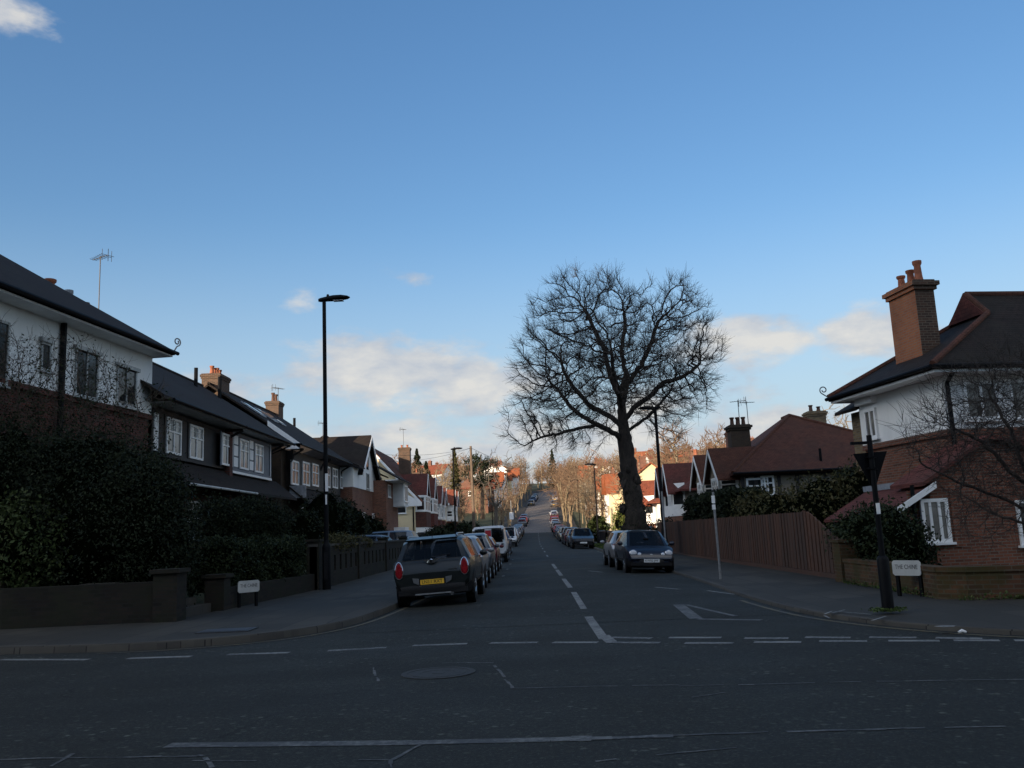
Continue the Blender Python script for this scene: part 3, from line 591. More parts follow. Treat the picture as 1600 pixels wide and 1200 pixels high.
# ------------------------------------------------------------------ left-hand houses
def build_corner_house_left():
    fr = Fr((-13.0, 30.47), (0.1, 1.0)); h = thing('corner_house', 'white roughcast upper storey over red brick, hipped dark roof, behind the big dark shrub', 'house', (-16, 25, 0.3))
    mb = MB(); fr.box(mb, -12, 0, 6.2, 8.28, -8.5, 0); mb.build('upper_wall', white_render, h)
    mb = MB(); fr.box(mb, -12, -.04, 0, 6.2, -8.46, -.08); fr.box(mb, -12, 0, 6.03, 6.2, -8.46, .03); mb.build('brick_wall', dark_brick, h)
    mb = hip_roof(fr, -13, .22, .72, -9.4, 8.46, 11.9, t=.14); r = mb.build('roof', dark_tile, h)
    mb = MB(); fr.box(mb, -12.95, .17, 8.25, 8.31, -9.35, .66); mb.build('soffit', white_paint, h)
    gutter(h, fr.p(-13, 8.38, .80), fr.p(.27, 8.38, .80), .07)
    u, z = hit(fr, 101, 490, .1); pipe(h, [fr.p(u, 8.27, .1), fr.p(u, .4, .1)], .09)
    wpx(h, fr, 181, 212, 573, 636, cols=2, frame=old_white); wpx(h, fr, 116, 152, 546, 622, cols=2, frame=old_white); wpx(h, fr, 62, 78, 535, 580, cols=1, frame=old_white); wpx(h, fr, -30, 12, 497, 600, cols=2, frame=old_white)
    for (x0, x1, y) in ((179, 215, 570), (114, 156, 543), (60, 80, 531)):
        mb = MB(); u0, z = hit(fr, x0, y); u1 = hit(fr, x1, y)[0]; fr.box(mb, u0, u1, z-.02, z+.10, 0, .12); mb.build('window_hood', old_white, h)
    for x in (10, 150): wpx(h, fr, x, x+40, 760, 850, d=-.08, cols=3, trans=.65, frame=old_white, label='ground floor window half hidden by leaves')
    # scroll on the corner of the eaves, pots, vents and aerial on the roof
    p = fr.p(.2, 8.48, .70); mb = MB(); pts = [(p.x, p.y, p.z)]
    for k in range(22):
        a = R(-90+k*24); rr = .16*(1-k/30); pts.append((p.x+.10+rr*math.cos(a)*.5, p.y+rr*math.cos(a)*.8, p.z+.32+rr*math.sin(a)))
    mb.tube(pts, .025, 5); mb.build('eaves_scroll', grey_metal, h)
    for (px, py, D, m, rr, hh) in ((78, 450, -3.0, terracotta, .20, .30), (107, 476, -2.1, lead, .14, .5), (134, 490, -2.4, dark_pot, .12, .4), (142, 496, -2.4, dark_pot, .12, .4)):
        u, z = hit(fr, px, py, D); q = fr.p(u, z, D); mb = MB(); pot_mesh(mb, q.x, q.y, z-.28, rr, hh+.28); mb.build('chimney_pot' if m is terracotta else 'roof_vent', m, r, smooth=True)
    u, z = hit(fr, 157, 400, -3.6); q = fr.p(u, z-3.3, -3.6); aerial(h, q, 3.3, 2.6, 1.0)
build_corner_house_left()

def jetty_bay(h, fr, u0, u1, z0, z1, d1, kind, wins, trans=.62):
    """projecting first-floor bay with framing strips and sash windows"""
    mb = MB(); fr.box(mb, u0, u1, z0, z1, -.3, d1); mb.build('bay', blue_board if kind == 'blue' else dark_brick if kind == 'brick' else dark_timber, h)
    mb = MB(); T = dark_timber if kind != 'blue' else blue_board
    fr.box(mb, u0, u1, z1-.14, z1, d1, d1+.035); fr.box(mb, u0, u1, z0, z0+.12, d1, d1+.05)
    for u in [u0+.06, u1-.06]+[x for w in wins for x in (w[0]-.10, w[1]+.10)]: fr.box(mb, u-.055, u+.055, z0+.12, z1-.14, d1, d1+.035)
    mb.build('framing', T, h)
    if kind == 'blue':
        mb = MB(); fr.box(mb, u0, u1+.1, z0-.10, z0, -.2, d1+.07); fr.box(mb, u1, u1+.1, z0, z1, -.3, d1+.03); mb.build('white_trim', white_paint, h)
        for a, b in zip(wins[:-1], wins[1:]):
            for (za, zb) in ((.12, .36), (.40, .66), (.70, .92)):
                mb = MB(); fr.box(mb, a[1]+.20, b[0]-.20, z0+(z1-z0)*za, z0+(z1-z0)*zb, d1, d1+.028); mb.build('infill_panel', white_paint, h)
    for (a, b) in wins: window(h, fr, a, b, z0+.16, z1-.2, cols=2, trans=trans, bars=4, d=d1, fw=.085, pane=pane_net, sill=False)
def brackets(h, fr, us, z, d0, d1):
    for u in us:
        mb = MB(); fr.box(mb, u-.05, u+.05, z-.09, z, d0, d1); a = [fr.p(u, z-.75, d0), fr.p(u, z-.35, d0+(d1-d0)*.25), fr.p(u, z-.06, d1)]; mb.tube(a, .06, 5); mb.build('bracket', dark_timber, h)

def build_jettied_pair():
    fr = Fr((-13.0, 30.9), (0, 1)); h = thing('jettied_house', 'dark brick house pair with white sash windows in jettied upper bays', 'house', (-17, 38.7, 0.3))
    mb = MB(); fr.box(mb, 0.1, 15.6, 0, 6.6, -8.6, -.55); mb.build('wall', dark_brick, h)
    U = lambda x, y: hit(fr, x, y)[0]
    jetty_bay(h, fr, .15, 7.35, 4.85, 6.55, -.1, 'dark', [(U(244, 655), U(250, 655)), (U(263, 680), U(286, 680)), (U(299, 690), U(320, 690))])
    jetty_bay(h, fr, 7.75, 13.6, 4.82, 6.55, 0.1, 'blue', [(U(342, 702), U(359, 702)), (U(370, 707), U(384, 707)), (U(394, 712), U(407, 712))])
    mb = MB(); fr.box(mb, 7.35, 7.75, 0.3, 6.5, -.5, .16); mb.build('party_pier', dark_brick, h)
    mb = hip_roof(fr, -1.2, 16.0, .75, -9.3, 6.78, 10.15, h0=0, h1=0, t=.12); r = mb.build('roof', dark_tile, h)
    mb = MB(); ridge_tiles(mb, fr.p(-1.2, 10.16, -4.27), fr.p(16, 10.16, -4.27)); mb.build('ridge_tiles', dark_tile, r)
    gutter(h, fr.p(-.5, 6.70, .82), fr.p(7.4, 6.70, .82)); gutter(h, fr.p(7.5, 6.70, .82), fr.p(15.6, 6.70, .82), .06)
    mb = MB(); fr.box(mb, -.4, 15.5, 6.62, 6.68, -.5, .70); mb.build('soffit', old_white, h)
    brackets(h, fr, (7.5, 14.0), 6.6, -.1, .7)
    mb = MB(); roof_shell(mb, [[fr.p(0, 3.85, 1.0), fr.p(15.4, 3.85, 1.0), fr.p(15.4, 4.78, -.1), fr.p(0, 4.78, -.1)]], .1); mb.build('skirt_roof', dark_tile, h)
    gutter(h, fr.p(.5, 3.80, 1.05), fr.p(8.4, 3.80, 1.05), .05, old_white)
    for (x0, x1, y0, y1) in ((293, 313, 783, 842), (338, 356, 790, 842)): wpx(h, fr, x0, x1, y0, y1, d=-.55, cols=2, trans=.55, bars=4, pane=pane_net)
    mb = MB(); u0 = U(372, 820); fr.box(mb, u0, u0+1, .5, 2.6, -.6, -.48); d = mb.build('front_door', dark_timber, h); mb = MB(); fr.box(mb, u0+.12, u0+.18, 1.5, 1.62, -.5, -.42); mb.build('handle', chrome, d)
    mb = MB(); fr.box(mb, u0-.12, u0, .5, 2.75, -.6, -.44); fr.box(mb, u0+1, u0+1.12, .5, 2.75, -.6, -.44); fr.box(mb, u0, u0+1, 2.6, 2.75, -.6, -.44); mb.build('door_frame', old_white, h)
    for px, py, D, hh in ((306, 600, -3.4, 1.1), (343, 617, -3.0, 1.3)):
        u, z = hit(fr, px, py, D); q = fr.p(u, z, D); mb = MB(); mb.tube([(q.x, q.y, z-.6), (q.x, q.y, z+hh*.75)], .10, 8); mb.build('flue_pipe', black_paint, r)
    pipe(h, [fr.p(15.2, 6.6, .7), fr.p(15.2, 6.2, -.3), fr.p(15.2, .4, -.4)], .05)
build_jettied_pair()

def build_second_pair():
    fr = Fr((-13.0, 48.3), (0, 1)); h = thing('dormered_house', 'dark brick pair of houses with tall white windows and skylights, behind the nearest lamp post', 'house', (-17, 56, 0.3))
    mb = MB(); fr.box(mb, 0, 13.6, 0, 6.75, -8.6, -.4); mb.prism([fr.p(0, 6.75, -8.6), fr.p(0, 6.75, -.4), fr.p(0, 10.0, -4.4)], Vector((0, .3, 0))); mb.build('wall', brown_brick, h)
    mb = MB(); fr.box(mb, 1.0, 13.5, 4.7, 6.7, -.4, 0.02); mb.build('upper_wall', dark_timber, h)
    for (x0, x1, y0, y1) in ((455, 466, 720, 758), (472, 483, 722, 759), (487, 497, 725, 760), (508, 515, 729, 762), (519, 527, 732, 763), (531, 539, 735, 764)):
        wpx(h, fr, x0, x1, y0, y1, d=.02, cols=2, trans=.6, bars=0, pane=pane_net, fw=.10, sill=False)
    mb = hip_roof(fr, -.45, 13.9, .75, -9.3, 6.95, 10.45, h0=0, h1=0, t=.12); r = mb.build('roof', dark_tile, h)
    mb = MB(); ridge_tiles(mb, fr.p(-.45, 10.46, -4.27), fr.p(13.9, 10.46, -4.27)); mb.build('ridge_tiles', dark_tile, r)
    mb = MB(); mb.prism([fr.p(-.47, 6.62, .78), fr.p(-.47, 6.92, .78), fr.p(-.47, 8.25, -1.0), fr.p(-.47, 7.95, -1.0)], Vector((0, .05, 0))); mb.prism([fr.p(-.47, 6.62, .78), fr.p(-.47, 6.92, .78), fr.p(-.47, 6.92, 0), fr.p(-.47, 6.62, 0)], Vector((0, .045, 0))); mb.build('bargeboard', white_paint, h)
    gutter(h, fr.p(-.4, 6.86, .82), fr.p(13.8, 6.86, .82)); brackets(h, fr, (.6, 7.6, 13.4), 6.75, 0, .7)
    mb = MB(); roof_shell(mb, [[fr.p(.2, 3.7, 1.1), fr.p(13.4, 3.7, 1.1), fr.p(13.4, 4.66, 0), fr.p(.2, 4.66, 0)]], .1); mb.build('skirt_roof', dark_tile, h)
    mb = MB(); fr.box(mb, .25, .35, 4.0, 4.68, 0, .9); mb.build('skirt_flashing', lead, h)
    # white trellis porch
    mb = MB()
    for u in (.6, 1.9, 3.0, 4.2): fr.box(mb, u-.06, u+.06, .4, 3.5, .55, .67)
    for z in (1.1, 2.5, 3.4): fr.box(mb, .66, 4.14, z-.05, z+.05, .57, .65)
    mb.build('porch_frame', white_paint, h)
    wpx(h, fr, 527, 536, 800, 830, d=-.4, cols=2, trans=.6, pane=pane_net)
    # skylights lie in the front slope
    for (a, b, py) in ((395, 404, 655), (415, 422, 660), (428, 434, 664)):
        s = (10.45-6.95)/5.02; u0 = (a-827)/1385
        for D in (-2.2,):
            ua, _ = hit(fr, a, py, D); q = lambda u, dd: fr.p(u, 6.95+s*(.75-dd)+.05, dd)
            mb = MB(); ring = [q(ua, -1.7), q(ua+.95, -1.7), q(ua+.95, -2.9), q(ua, -2.9)]; mb.prism(ring, Vector((0, 0, .07))); k = mb.build('skylight', lead, r)
            mb = MB(); ring = [q(ua+.1, -1.82), q(ua+.85, -1.82), q(ua+.85, -2.78), q(ua+.1, -2.78)]; mb.prism([p+Vector((0, 0, .03)) for p in ring], Vector((0, 0, .06))); mb.build('pane', make_pane('skylight_glass', (.10, .11, .12), .05), k)
    chimney(h, fr, .2, 1.9, -4.9, -3.9, 8.6, 11.15, sooty_brick, [(.12, .5, .45), (.36, .5, .4), (.60, .5, .48), (.86, .5, .45)])
    chimney(h, fr, 12.4, 13.6, -4.9, -4.0, 9, 11.4, sooty_brick, [(.2, .5, .6), (.8, .5, .6)], dark_pot)
    u, z = hit(fr, 460, 672, -4.0); q = fr.p(u, z, -4); mb = MB(); mb.tube([(q.x, q.y, z-.5), (q.x, q.y, z+.9)], .10, 8); mb.build('flue_pipe', black_paint, r)
    aerial(h, fr.p(13.4, 10.3, -4.3), 2.2, 1.0, 1.0)
build_second_pair()

def build_white_gable_house():
    fr = Fr((-12.2, 62.4), (0, 1)); h = thing('gabled_house', 'house with narrow white gable, white upper wall and red brick below, beside the yellow house', 'house', (-16, 70, 0.3))
    mb = MB(); fr.box(mb, 0, 12.4, 0, 5.3, -9, -.06); mb.build('brick_wall', red_brick, h)
    mb = MB(); fr.box(mb, 0, 12.4, 5.3, 6.7, -9, 0); mb.prism([fr.p(2.4, 6.7, 0), fr.p(8.8, 6.7, 0), fr.p(5.6, 9.25, 0)], Vector((-.3, 0, 0))); mb.build('upper_wall', white_render, h)
    ze = 6.35; apex = 9.55; B = MB()
    roof_shell(B, [[fr.p(1.7, ze, .35), fr.p(5.6, apex, .35), fr.p(5.6, apex, -9), fr.p(1.7, ze, -9)], [fr.p(9.5, ze, .35), fr.p(5.6, apex, .35), fr.p(5.6, apex, -9), fr.p(9.5, ze, -9)]], .14)
    B.build('roof', dark_tile, h)
    mb = MB(); roof_shell(mb, [[fr.p(9.2, 6.75, .5), fr.p(12.7, 6.75, .5), fr.p(12.7, 9.0, -4), fr.p(7.0, 9.0, -4)], [fr.p(-.3, 6.75, .5), fr.p(1.9, 6.75, .5), fr.p(4.2, 9.0, -4), fr.p(-.3, 9.0, -4)]], .12); mb.build('side_roof', dark_tile, h)
    mb = MB()
    for ub in (9.45, 1.75): mb.prism([fr.p(5.6, apex-.1, .37), fr.p(ub, ze+.02, .37), fr.p(ub, ze-.25, .37), fr.p(5.6, apex-.4, .37)], Vector((.06, 0, 0)))
    mb.build('bargeboard', white_paint, h)
    mb = MB(); pts = [fr.p(5.6+.4*math.cos(a), 7.6+.9*math.sin(a), .02) for a in np.linspace(0, math.pi, 9)]; mb.prism([fr.p(6.0, 6.9, .01)]+pts+[fr.p(5.2, 6.9, .01)], Vector((.03, 0, 0))); mb.build('arched_window', pane_dark, h)
    window(h, fr, 5.0, 6.2, 5.4, 6.6, cols=2, frame=old_white); window(h, fr, 9.8, 11.6, 5.45, 6.5, cols=2); window(h, fr, 2.5, 4.4, 2.2, 3.6, cols=3, pane=pane_net); window(h, fr, 7.5, 9.4, 2.2, 3.6, cols=3, pane=pane_net)
    f2 = Fr((-11.2, 70.6), (0, 1)); mb = MB(); f2.box(mb, 0, 6.3, .2, 6.2, -8, 0); mb.build('side_wing_wall', red_brick, h)
    mb = MB(); f2.box(mb, 3.6, 6.2, 4.2, 6.2, 0, .9); mb.build('bay', white_render, h)
    mb = MB(); f2.box(mb, 3.7, 6.1, .2, 2.5, 0, .92); mb.build('garage_door', white_paint, h)
    mb = MB(); roof_shell(mb, [[f2.p(-.5, 6.25, 1.2), f2.p(6.6, 6.25, 1.2), f2.p(6.6, 8.5, -2.6), f2.p(-.5, 8.5, -2.6)], [f2.p(-.5, 8.5, -2.6), f2.p(6.6, 8.5, -2.6), f2.p(6.6, 6.25, -6.4), f2.p(-.5, 6.25, -6.4)]], .12); mb.build('wing_roof', dark_tile, h)
    mb = MB(); f2.box(mb, -.4, 6.5, 6.12, 6.2, 0, 1.12); mb.build('soffit', white_paint, h)
    window(h, f2, 3.9, 5.9, 4.6, 5.95, cols=3, d=.9, pane=pane_net); window(h, f2, .9, 2.2, 4.9, 5.9, cols=2)
    chimney(h, fr, 5.0, 6.2, -7.6, -6.8, 8.4, 10.5, sooty_brick, [(.25, .5, .5), (.75, .5, .5)], dark_pot); aerial(h, fr.p(5.6, 9.5, -3.4), 1.2, 1.0, .8)
build_white_gable_house()

def bay_front(h, fr, u0, u1, z0, z1, zb, d, nw=3, tile=None):
    """two-storey bay: tile hung middle band, white windows above and below, little gable over it"""
    s = .7
    def sh(mb, za, zc, e=0.0):
        P = [fr.p(u0-e, za, 0), fr.p(u0+s-e*.4, za, d+e), fr.p(u1-s+e*.4, za, d+e), fr.p(u1+e, za, 0)]; Q = [Vector((p.x, p.y, zc)) for p in P]
        for i in range(3): mb.face([P[i], P[i+1], Q[i+1], Q[i]])
        mb.face(Q); mb.face(P[::-1])
    mb = MB(); sh(mb, zb, z0, .05); mb.build('tile_hung_band', tile or red_tile, h)
    mb = MB(); sh(mb, z0, z1); sh(mb, z0-.04, z0+.10, .09); sh(mb, z1-.16, z1, .06); sh(mb, .4, zb-.02)
    for u in np.linspace(u0+s, u1-s, nw+1): fr.box(mb, u-.06, u+.06, z0, z1, d-.05, d+.05)
    b = mb.build('bay_window', white_paint, h)
    mb = MB()
    for i in range(nw):
        a, c = u0+s+(u1-u0-2*s)*i/nw+.10, u0+s+(u1-u0-2*s)*(i+1)/nw-.10; H = (z1-z0)
        fr.box(mb, a, c, z0+.17, z0+H*.62, d, d+.012); fr.box(mb, a, c, z0+H*.68, z1-.22, d, d+.012); fr.box(mb, a, c, 1.3, zb-.5, d, d+.012)
    for (a, c) in ((fr.p(u0, 0, 0), fr.p(u0+s, 0, d)), (fr.p(u1-s, 0, d), fr.p(u1, 0, 0))):
        v = c-a; n = Vector((v.y, -v.x, 0)).normalized()*.012
        for (za, zc) in ((z0+.17, z0+(z1-z0)*.62), (z0+(z1-z0)*.68, z1-.22), (1.3, zb-.5)):
            A, C = a+v*.16+n, a+v*.84+n; mb.face([(A.x, A.y, za), (C.x, C.y, za), (C.x, C.y, zc), (A.x, A.y, zc)])
    mb.build('pane', pane_dark, b)
def front_gable(h, fr, uc, w, z0, z1, d, back, roof_m, wall_m, barge=True):
    mb = MB(); mb.prism([fr.p(uc-w, z0, d), fr.p(uc+w, z0, d), fr.p(uc, z1, d)], Vector((-fr.n.x*.12, -fr.n.y*.12, 0))); mb.build('gable', wall_m, h)
    mb = MB(); e = .22; roof_shell(mb, [[fr.p(uc-w-e, z0-.1, d+e), fr.p(uc, z1+.12, d+e), fr.p(uc, z1+.12, d-back), fr.p(uc-w-e, z0-.1, d-back*.4)], [fr.p(uc+w+e, z0-.1, d+e), fr.p(uc, z1+.12, d+e), fr.p(uc, z1+.12, d-back), fr.p(uc+w+e, z0-.1, d-back*.4)]], .09); mb.build('gable_roof', roof_m, h)
    if barge:
        mb = MB()
        for s in (-1, 1): mb.prism([fr.p(uc, z1+.05, d+e+.01), fr.p(uc+s*(w+e), z0-.16, d+e+.01), fr.p(uc+s*(w+e), z0-.36, d+e+.01), fr.p(uc, z1-.17, d+e+.01)], Vector((fr.n.x*.05, fr.n.y*.05, 0)))
        mb.build('bargeboard', white_paint, h)

def bay_house(name, label, X, Y0, ln, base, wall_m, roof_m, side, hf=6.0, hr=9.8, depth=9.0, bays=((.18, .46), (.56, .84)), chim=True, gables=True, band=None, cat='house', group=None, hips=0):
    """inter-war house with full-height bays facing the street; side=-1 left of the road, +1 right"""
    fr = Fr((X, Y0), (0, 1)) if side < 0 else Fr((X, Y0+ln), (0, -1))
    b = base; h = thing(name, label, cat, (X+side*depth/2, Y0+ln/2, b), 0, group)
    mb = MB(); fr.box(mb, 0, ln, b-2.5, b+hf, -depth, 0); dm = -depth/2
    for u, t in ((0, .25), (ln, -.25)) if not hips else (): mb.prism([fr.p(u, b+hf, -depth), fr.p(u, b+hf, 0), fr.p(u, b+hr-.25, dm)], Vector((fr.u.x*t, fr.u.y*t, 0)))
    mb.build('wall', wall_m, h)
    sl = (hr-hf)/(depth/2); mb = hip_roof(fr, -.35, ln+.35, .7, -depth-.7, b+hf-.7*sl+.12, b+hr+.12, h0=hips, h1=hips, t=.13); r = mb.build('roof', roof_m, h)
    mb = MB()
    for u, t in ((-.36, -.05), (ln+.36, .05)) if not hips else ():
        for dd in (.72, -depth-.72): mb.prism([fr.p(u, b+hr+.05, dm), fr.p(u, b+hf-.7*sl+.05, dd), fr.p(u, b+hf-.7*sl-.22, dd), fr.p(u, b+hr-.22, dm)], Vector((fr.u.x*t, fr.u.y*t, 0)))
    if mb.f: mb.build('bargeboard', white_paint, h)
    mb = MB(); ridge_tiles(mb, fr.p(-.35+hips, b+hr+.12, dm), fr.p(ln+.35-hips, b+hr+.12, dm), .10); mb.build('ridge_tiles', roof_m, r)
    for (a, c) in bays:
        u0, u1 = ln*a, ln*c; F2 = Fr((0, 0), (0, 1)); zz = b
        class S(Fr): pass
        g = Fr((fr.o.x, fr.o.y), fr.u); g.p0 = g.p
        g.p = (lambda u, z, d=0, _p=g.p0, _b=b: _p(u, z+_b, d))
        bay_front(h, g, u0, u1, hf-2.0, hf-.35, hf-3.4, .85, 3, band)
        if gables: front_gable(h, g, (u0+u1)/2, (u1-u0)/2*.8, hf-.35, hf+1.6, .95, 3.4, roof_m, dark_timber)
    window(h, fr, ln*.48, ln*.53, b+hf-1.9, b+hf-.7, cols=1)
    mb = MB(); fr.box(mb, ln*.47, ln*.54, b, b+2.1, -.05, .06); mb.build('front_door', dark_timber, h)
    if chim: chimney(h, fr, ln*.46, ln*.54, dm-.5, dm+.5, b+hr-.8, b+hr+1.5, sooty_brick if side < 0 else red_brick, [(.2, .5, .5), (.5, .5, .45), (.8, .5, .5)])
    return h, fr

def build_yellow_house():
    Y0 = 88.0; h = thing('yellow_house', 'cream rendered house with long sloping gable, dark red roof and tall brick chimney', 'house', (-14, 95, .4))
    s = Fr((-20.0, Y0), (1, 0))                      # gable wall faces the camera
    ue, ze = 9.1, 5.6; ua, za = 4.4, 10.9
    mb = MB(); mb.prism([s.p(0, -1, 0), s.p(ue-.3, -1, 0), s.p(ue-.3, ze-.1, 0), s.p(ua, za-.15, 0), s.p(0, 6.2, 0)], Vector((0, 15, 0))); mb.build('wall', cream_render, h)
    mb = MB(); roof_shell(mb, [[s.p(ue+.5, ze-.45, .35), s.p(ua, za, .35), s.p(ua, za, -15.4), s.p(ue+.5, ze-.45, -15.4)], [s.p(-.4, 5.7, .35), s.p(ua, za, .35), s.p(ua, za, -15.4), s.p(-.4, 5.7, -15.4)]], .15); r = mb.build('roof', brown_tile, h)
    mb = MB(); mb.prism([s.p(ue+.5, ze-.6, .37), s.p(ua, za-.12, .37), s.p(ua, za-.45, .37), s.p(ue+.5, ze-.95, .37)], Vector((0, -.06, 0))); mb.prism([s.p(ue+.5, ze-.6, .37), s.p(ue+.5, ze-.95, .37), s.p(ue-.9, ze-.95, .37), s.p(ue-.9, ze+.2, .37)], Vector((0, -.05, 0))); mb.build('bargeboard', white_paint, h)
    window(h, s, 7.0, 8.0, 4.0, 5.1, cols=1, pane=pane_dark)
    pipe(h, [s.p(8.7, 4.6, .1), s.p(8.7, .2, .1)], .07)
    mb = MB(); roof_shell(mb, [[s.p(6.2, 2.9, .05), s.p(9.4, 1.9, .05), s.p(9.4, 1.9, 3.0), s.p(6.2, 2.9, 3.0)]], .1); s.box(mb, 6.5, 9.2, -.5, 1.9, .02, 2.8); mb.build('side_lean_to', dark_tile, h)
    fr = Fr((-20+ue-.3, Y0), (0, 1))
    for a, b in ((.8, 6.2), (8.2, 13.6)):
        bay_front(h, fr, a, b, 4.15, 5.75, 2.6, .95, 3, dark_brick if a < 5 else maroon_tile); front_gable(h, fr, (a+b)/2+.6, 1.5, 5.75, 8.0, .75, 3.2, maroon_tile, dark_timber)
    u, z = hit(s, 632, 735, -6); chimney(h, s, u-.6, u+.6, -7, -6, z-1.2, z+2.45, sooty_brick, [(.25, .5, .3), (.75, .5, .3)]); aerial(h, s.p(u-.1, z+2.5, -6.5), 2.0, 1.0, .9)
build_yellow_house()
bay_house('bay_house', 'red roofed house with white bay windows just beyond the yellow house', -11.6, 105.5, 13.0, .45, cream_render, maroon_tile, -1, hf=5.6, hr=8.6, band=maroon_tile)
bay_house('bay_house', 'red roofed house behind the wooden telegraph pole, white bays over red tile hanging', -11.4, 122.0, 13.5, .8, cream_render, red_tile, -1, hf=5.6, hr=8.6, band=red_tile)

# ------------------------------------------------------------------ right-hand houses
def build_corner_house_right():
    A = (10.6, 28.0); fr = Fr(A, (.15, -1)); c = fr.p(4.4, 0); so = Fr((c.x, c.y), (1, .15))
    h = thing('corner_house', 'brick corner house with white upper storey and tall orange brick chimney', 'house', (13, 26, 0))
    E = 12.0
    mb = MB(); fr.box(mb, 0, 4.4, 3.78, 5.45, -E, 0); mb.build('upper_wall', white_render, h)
    mb = MB(); fr.box(mb, .03, 4.37, -.3, 3.78, -E, -.06); fr.box(mb, 0, 4.4, 3.62, 3.78, -E, .03); mb.build('brick_wall', red_brick, h)
    # roof: hipped towards the street with a small gablet at the head of the hip
    ze, zg, zt = 5.42, 7.25, 8.05; e = .65; N0, S0 = -e, 4.4+e; um = 2.2; hw = (zt-zg)/(zt-ze)*(um+e)
    P = lambda u, z, d: fr.p(u, z, d)
    g0, g1 = P(um-hw, zg, -2.6), P(um+hw, zg, -2.6); rw, re_ = P(um, zt, -2.6), P(um, zt, -E-.5)
    nw, sw, ne, se = P(N0, ze, e), P(S0, ze, e), P(N0, ze, -E-.5), P(S0, ze, -E-.5)
    mb = MB(); roof_shell(mb, [[nw, sw, g1, g0], [sw, se, re_, rw, g1], [ne, nw, g0, rw, re_]], .13); mb.face([g0, g1, rw]); r = mb.build('roof', dark_tile, h)
    mb = MB()
    for p, q in ((sw, g1), (nw, g0), (g1, rw), (g0, rw), (rw, re_)): ridge_tiles(mb, p+Vector((0, 0, .02)), q+Vector((0, 0, .02)), .085)
    mb.build('ridge_tiles', brown_tile, r)
    mb = MB(); mb.prism([g0+Vector((0, 0, .02)), g1+Vector((0, 0, .02)), rw-Vector((0, 0, .05))], Vector((-.12, -.02, 0))); mb.build('gablet', maroon_tile, r)
    mb = MB(); fr.box(mb, N0+.05, S0-.05, 5.22, 5.29, -E, e-.05); mb.build('soffit', white_paint, h)
    gutter(h, P(N0-.02, 5.37, e+.06), P(S0, 5.37, e+.06), .06); gutter(h, P(S0+.06, 5.37, e), P(S0+.06, 5.37, -E), .06)
    p = P(N0, 5.45, e); mb = MB(); pts = [(p.x, p.y, p.z)]
    for k in range(20):
        a = R(-60+k*22); rr = .13*(1-k/30); pts.append((p.x-.12-rr*math.cos(a), p.y, p.z+.24+rr*math.sin(a)))
    mb.tube(pts, .02, 5); mb.build('eaves_scroll', grey_metal, h)
    # chimney on the street slope with pots
    u0 = hit(fr, 1401, 575, -.55)[0]; u1 = hit(fr, 1443, 565, -.55)[0]
    chimney(h, fr, u0, u1, -1.15, -.55, 5.3, 8.35, orange_brick, [(.22, .5, .42), (.58, .5, .45), (.86, .5, .62)], corbel=.13, side_m=sooty_brick)
    mb = MB(); fr.box(mb, u0-.05, u1+.04, 5.45, 5.78, -.62, -.50); fr.box(mb, u1-.02, u1+.05, 5.45, 5.98, -1.2, -.5); mb.build('flashing', lead, r)
    # windows
    wpx(h, fr, 1353, 1371, 638, 686, d=.02, cols=2, bars=0, fw=.09, pane=pane_net)
    mb = MB(); fr.box(mb, .12, 1.1, 5.02, 5.22, 0, .2); mb.build('window_hood', white_paint, h)
    pipe(h, [so.p(.05, 5.3, .5), so.p(.05, 5.0, .12), so.p(.05, 2.8, .12)], .06)
    window(h, so, .55, 1.55, 4.0, 5.05, cols=2, fw=.09, pane=pane_net); window(h, so, 1.9, 2.5, 4.0, 5.05, cols=1, pane=pane_net); window(h, so, 3.3, 5.6, 3.95, 5.1, cols=4, trans=.7, fw=.08)
    # rear stock-brick return with its own low eaves
    mb = MB(); fr.box(mb, -1.1, 0, -.3, 4.95, -7, -.32); mb.build('rear_wall', stock_brick, h)
    mb = MB(); roof_shell(mb, [[P(-1.35, 5.0, .12), P(.05, 5.0, .12), P(.05, 5.9, -1.6), P(-1.35, 5.9, -1.6)]], .1); mb.build('rear_roof', dark_tile, h)
    # single-storey gabled projection towards the main road
    b0 = Vector((9.95, 22.3)); bf = Fr((b0.x, b0.y), (1, .06))
    W = 5.6; mb = MB(); mb.prism([bf.p(0, -.4, 0), bf.p(W, -.4, 0), bf.p(W, 2.45, 0), bf.p(1.6, 3.35, 0), bf.p(0, 2.45, 0)], Vector((-.1, 1.4, 0))); mb.build('front_extension', red_brick, h)
    mb = MB(); roof_shell(mb, [[bf.p(-.22, 2.36, .2), bf.p(1.6, 3.46, .2), bf.p(1.6, 3.46, -1.6), bf.p(-.22, 2.36, -1.6)], [bf.p(W+.2, 2.45, .2), bf.p(1.6, 3.46, .2), bf.p(1.6, 3.46, -1.6), bf.p(W+.2, 2.45, -1.6)]], .1); mb.build('extension_roof', maroon_tile, h)
    wpx(h, bf, 1440, 1483, 779, 848, cols=3, fw=.085, bars=0, pane=pane_net, label='white three-light leaded casement in the brick extension')
    u, z = hit(bf, 1590, 820); window(h, bf, u, u+1.3, z-.5, z+.6, cols=3, fw=.08)
    mb = MB()
    for k in (1431, 1487):
        u = hit(bf, k, 815)[0]; bf.box(mb, u-.16 if k < 1450 else u+.02, u+.0 if k < 1450 else u+.2, .75, 2.15, 0, .025)
    mb.build('brick_quoin', red_brick, h)
    u = hit(bf, 1427, 800)[0]; pipe(h, [bf.p(u, 2.3, .08), bf.p(u, .1, .08)], .05); mb = MB(); u = hit(bf, 1400, 840)[0]; q = bf.p(u, 1.15, 0); mb.lathe((q.x, q.y-.1, q.z), [(.10, 0), (.11, .05), (.08, .1)], 10, 'y'); mb.build('wall_vent', black_plastic, h)
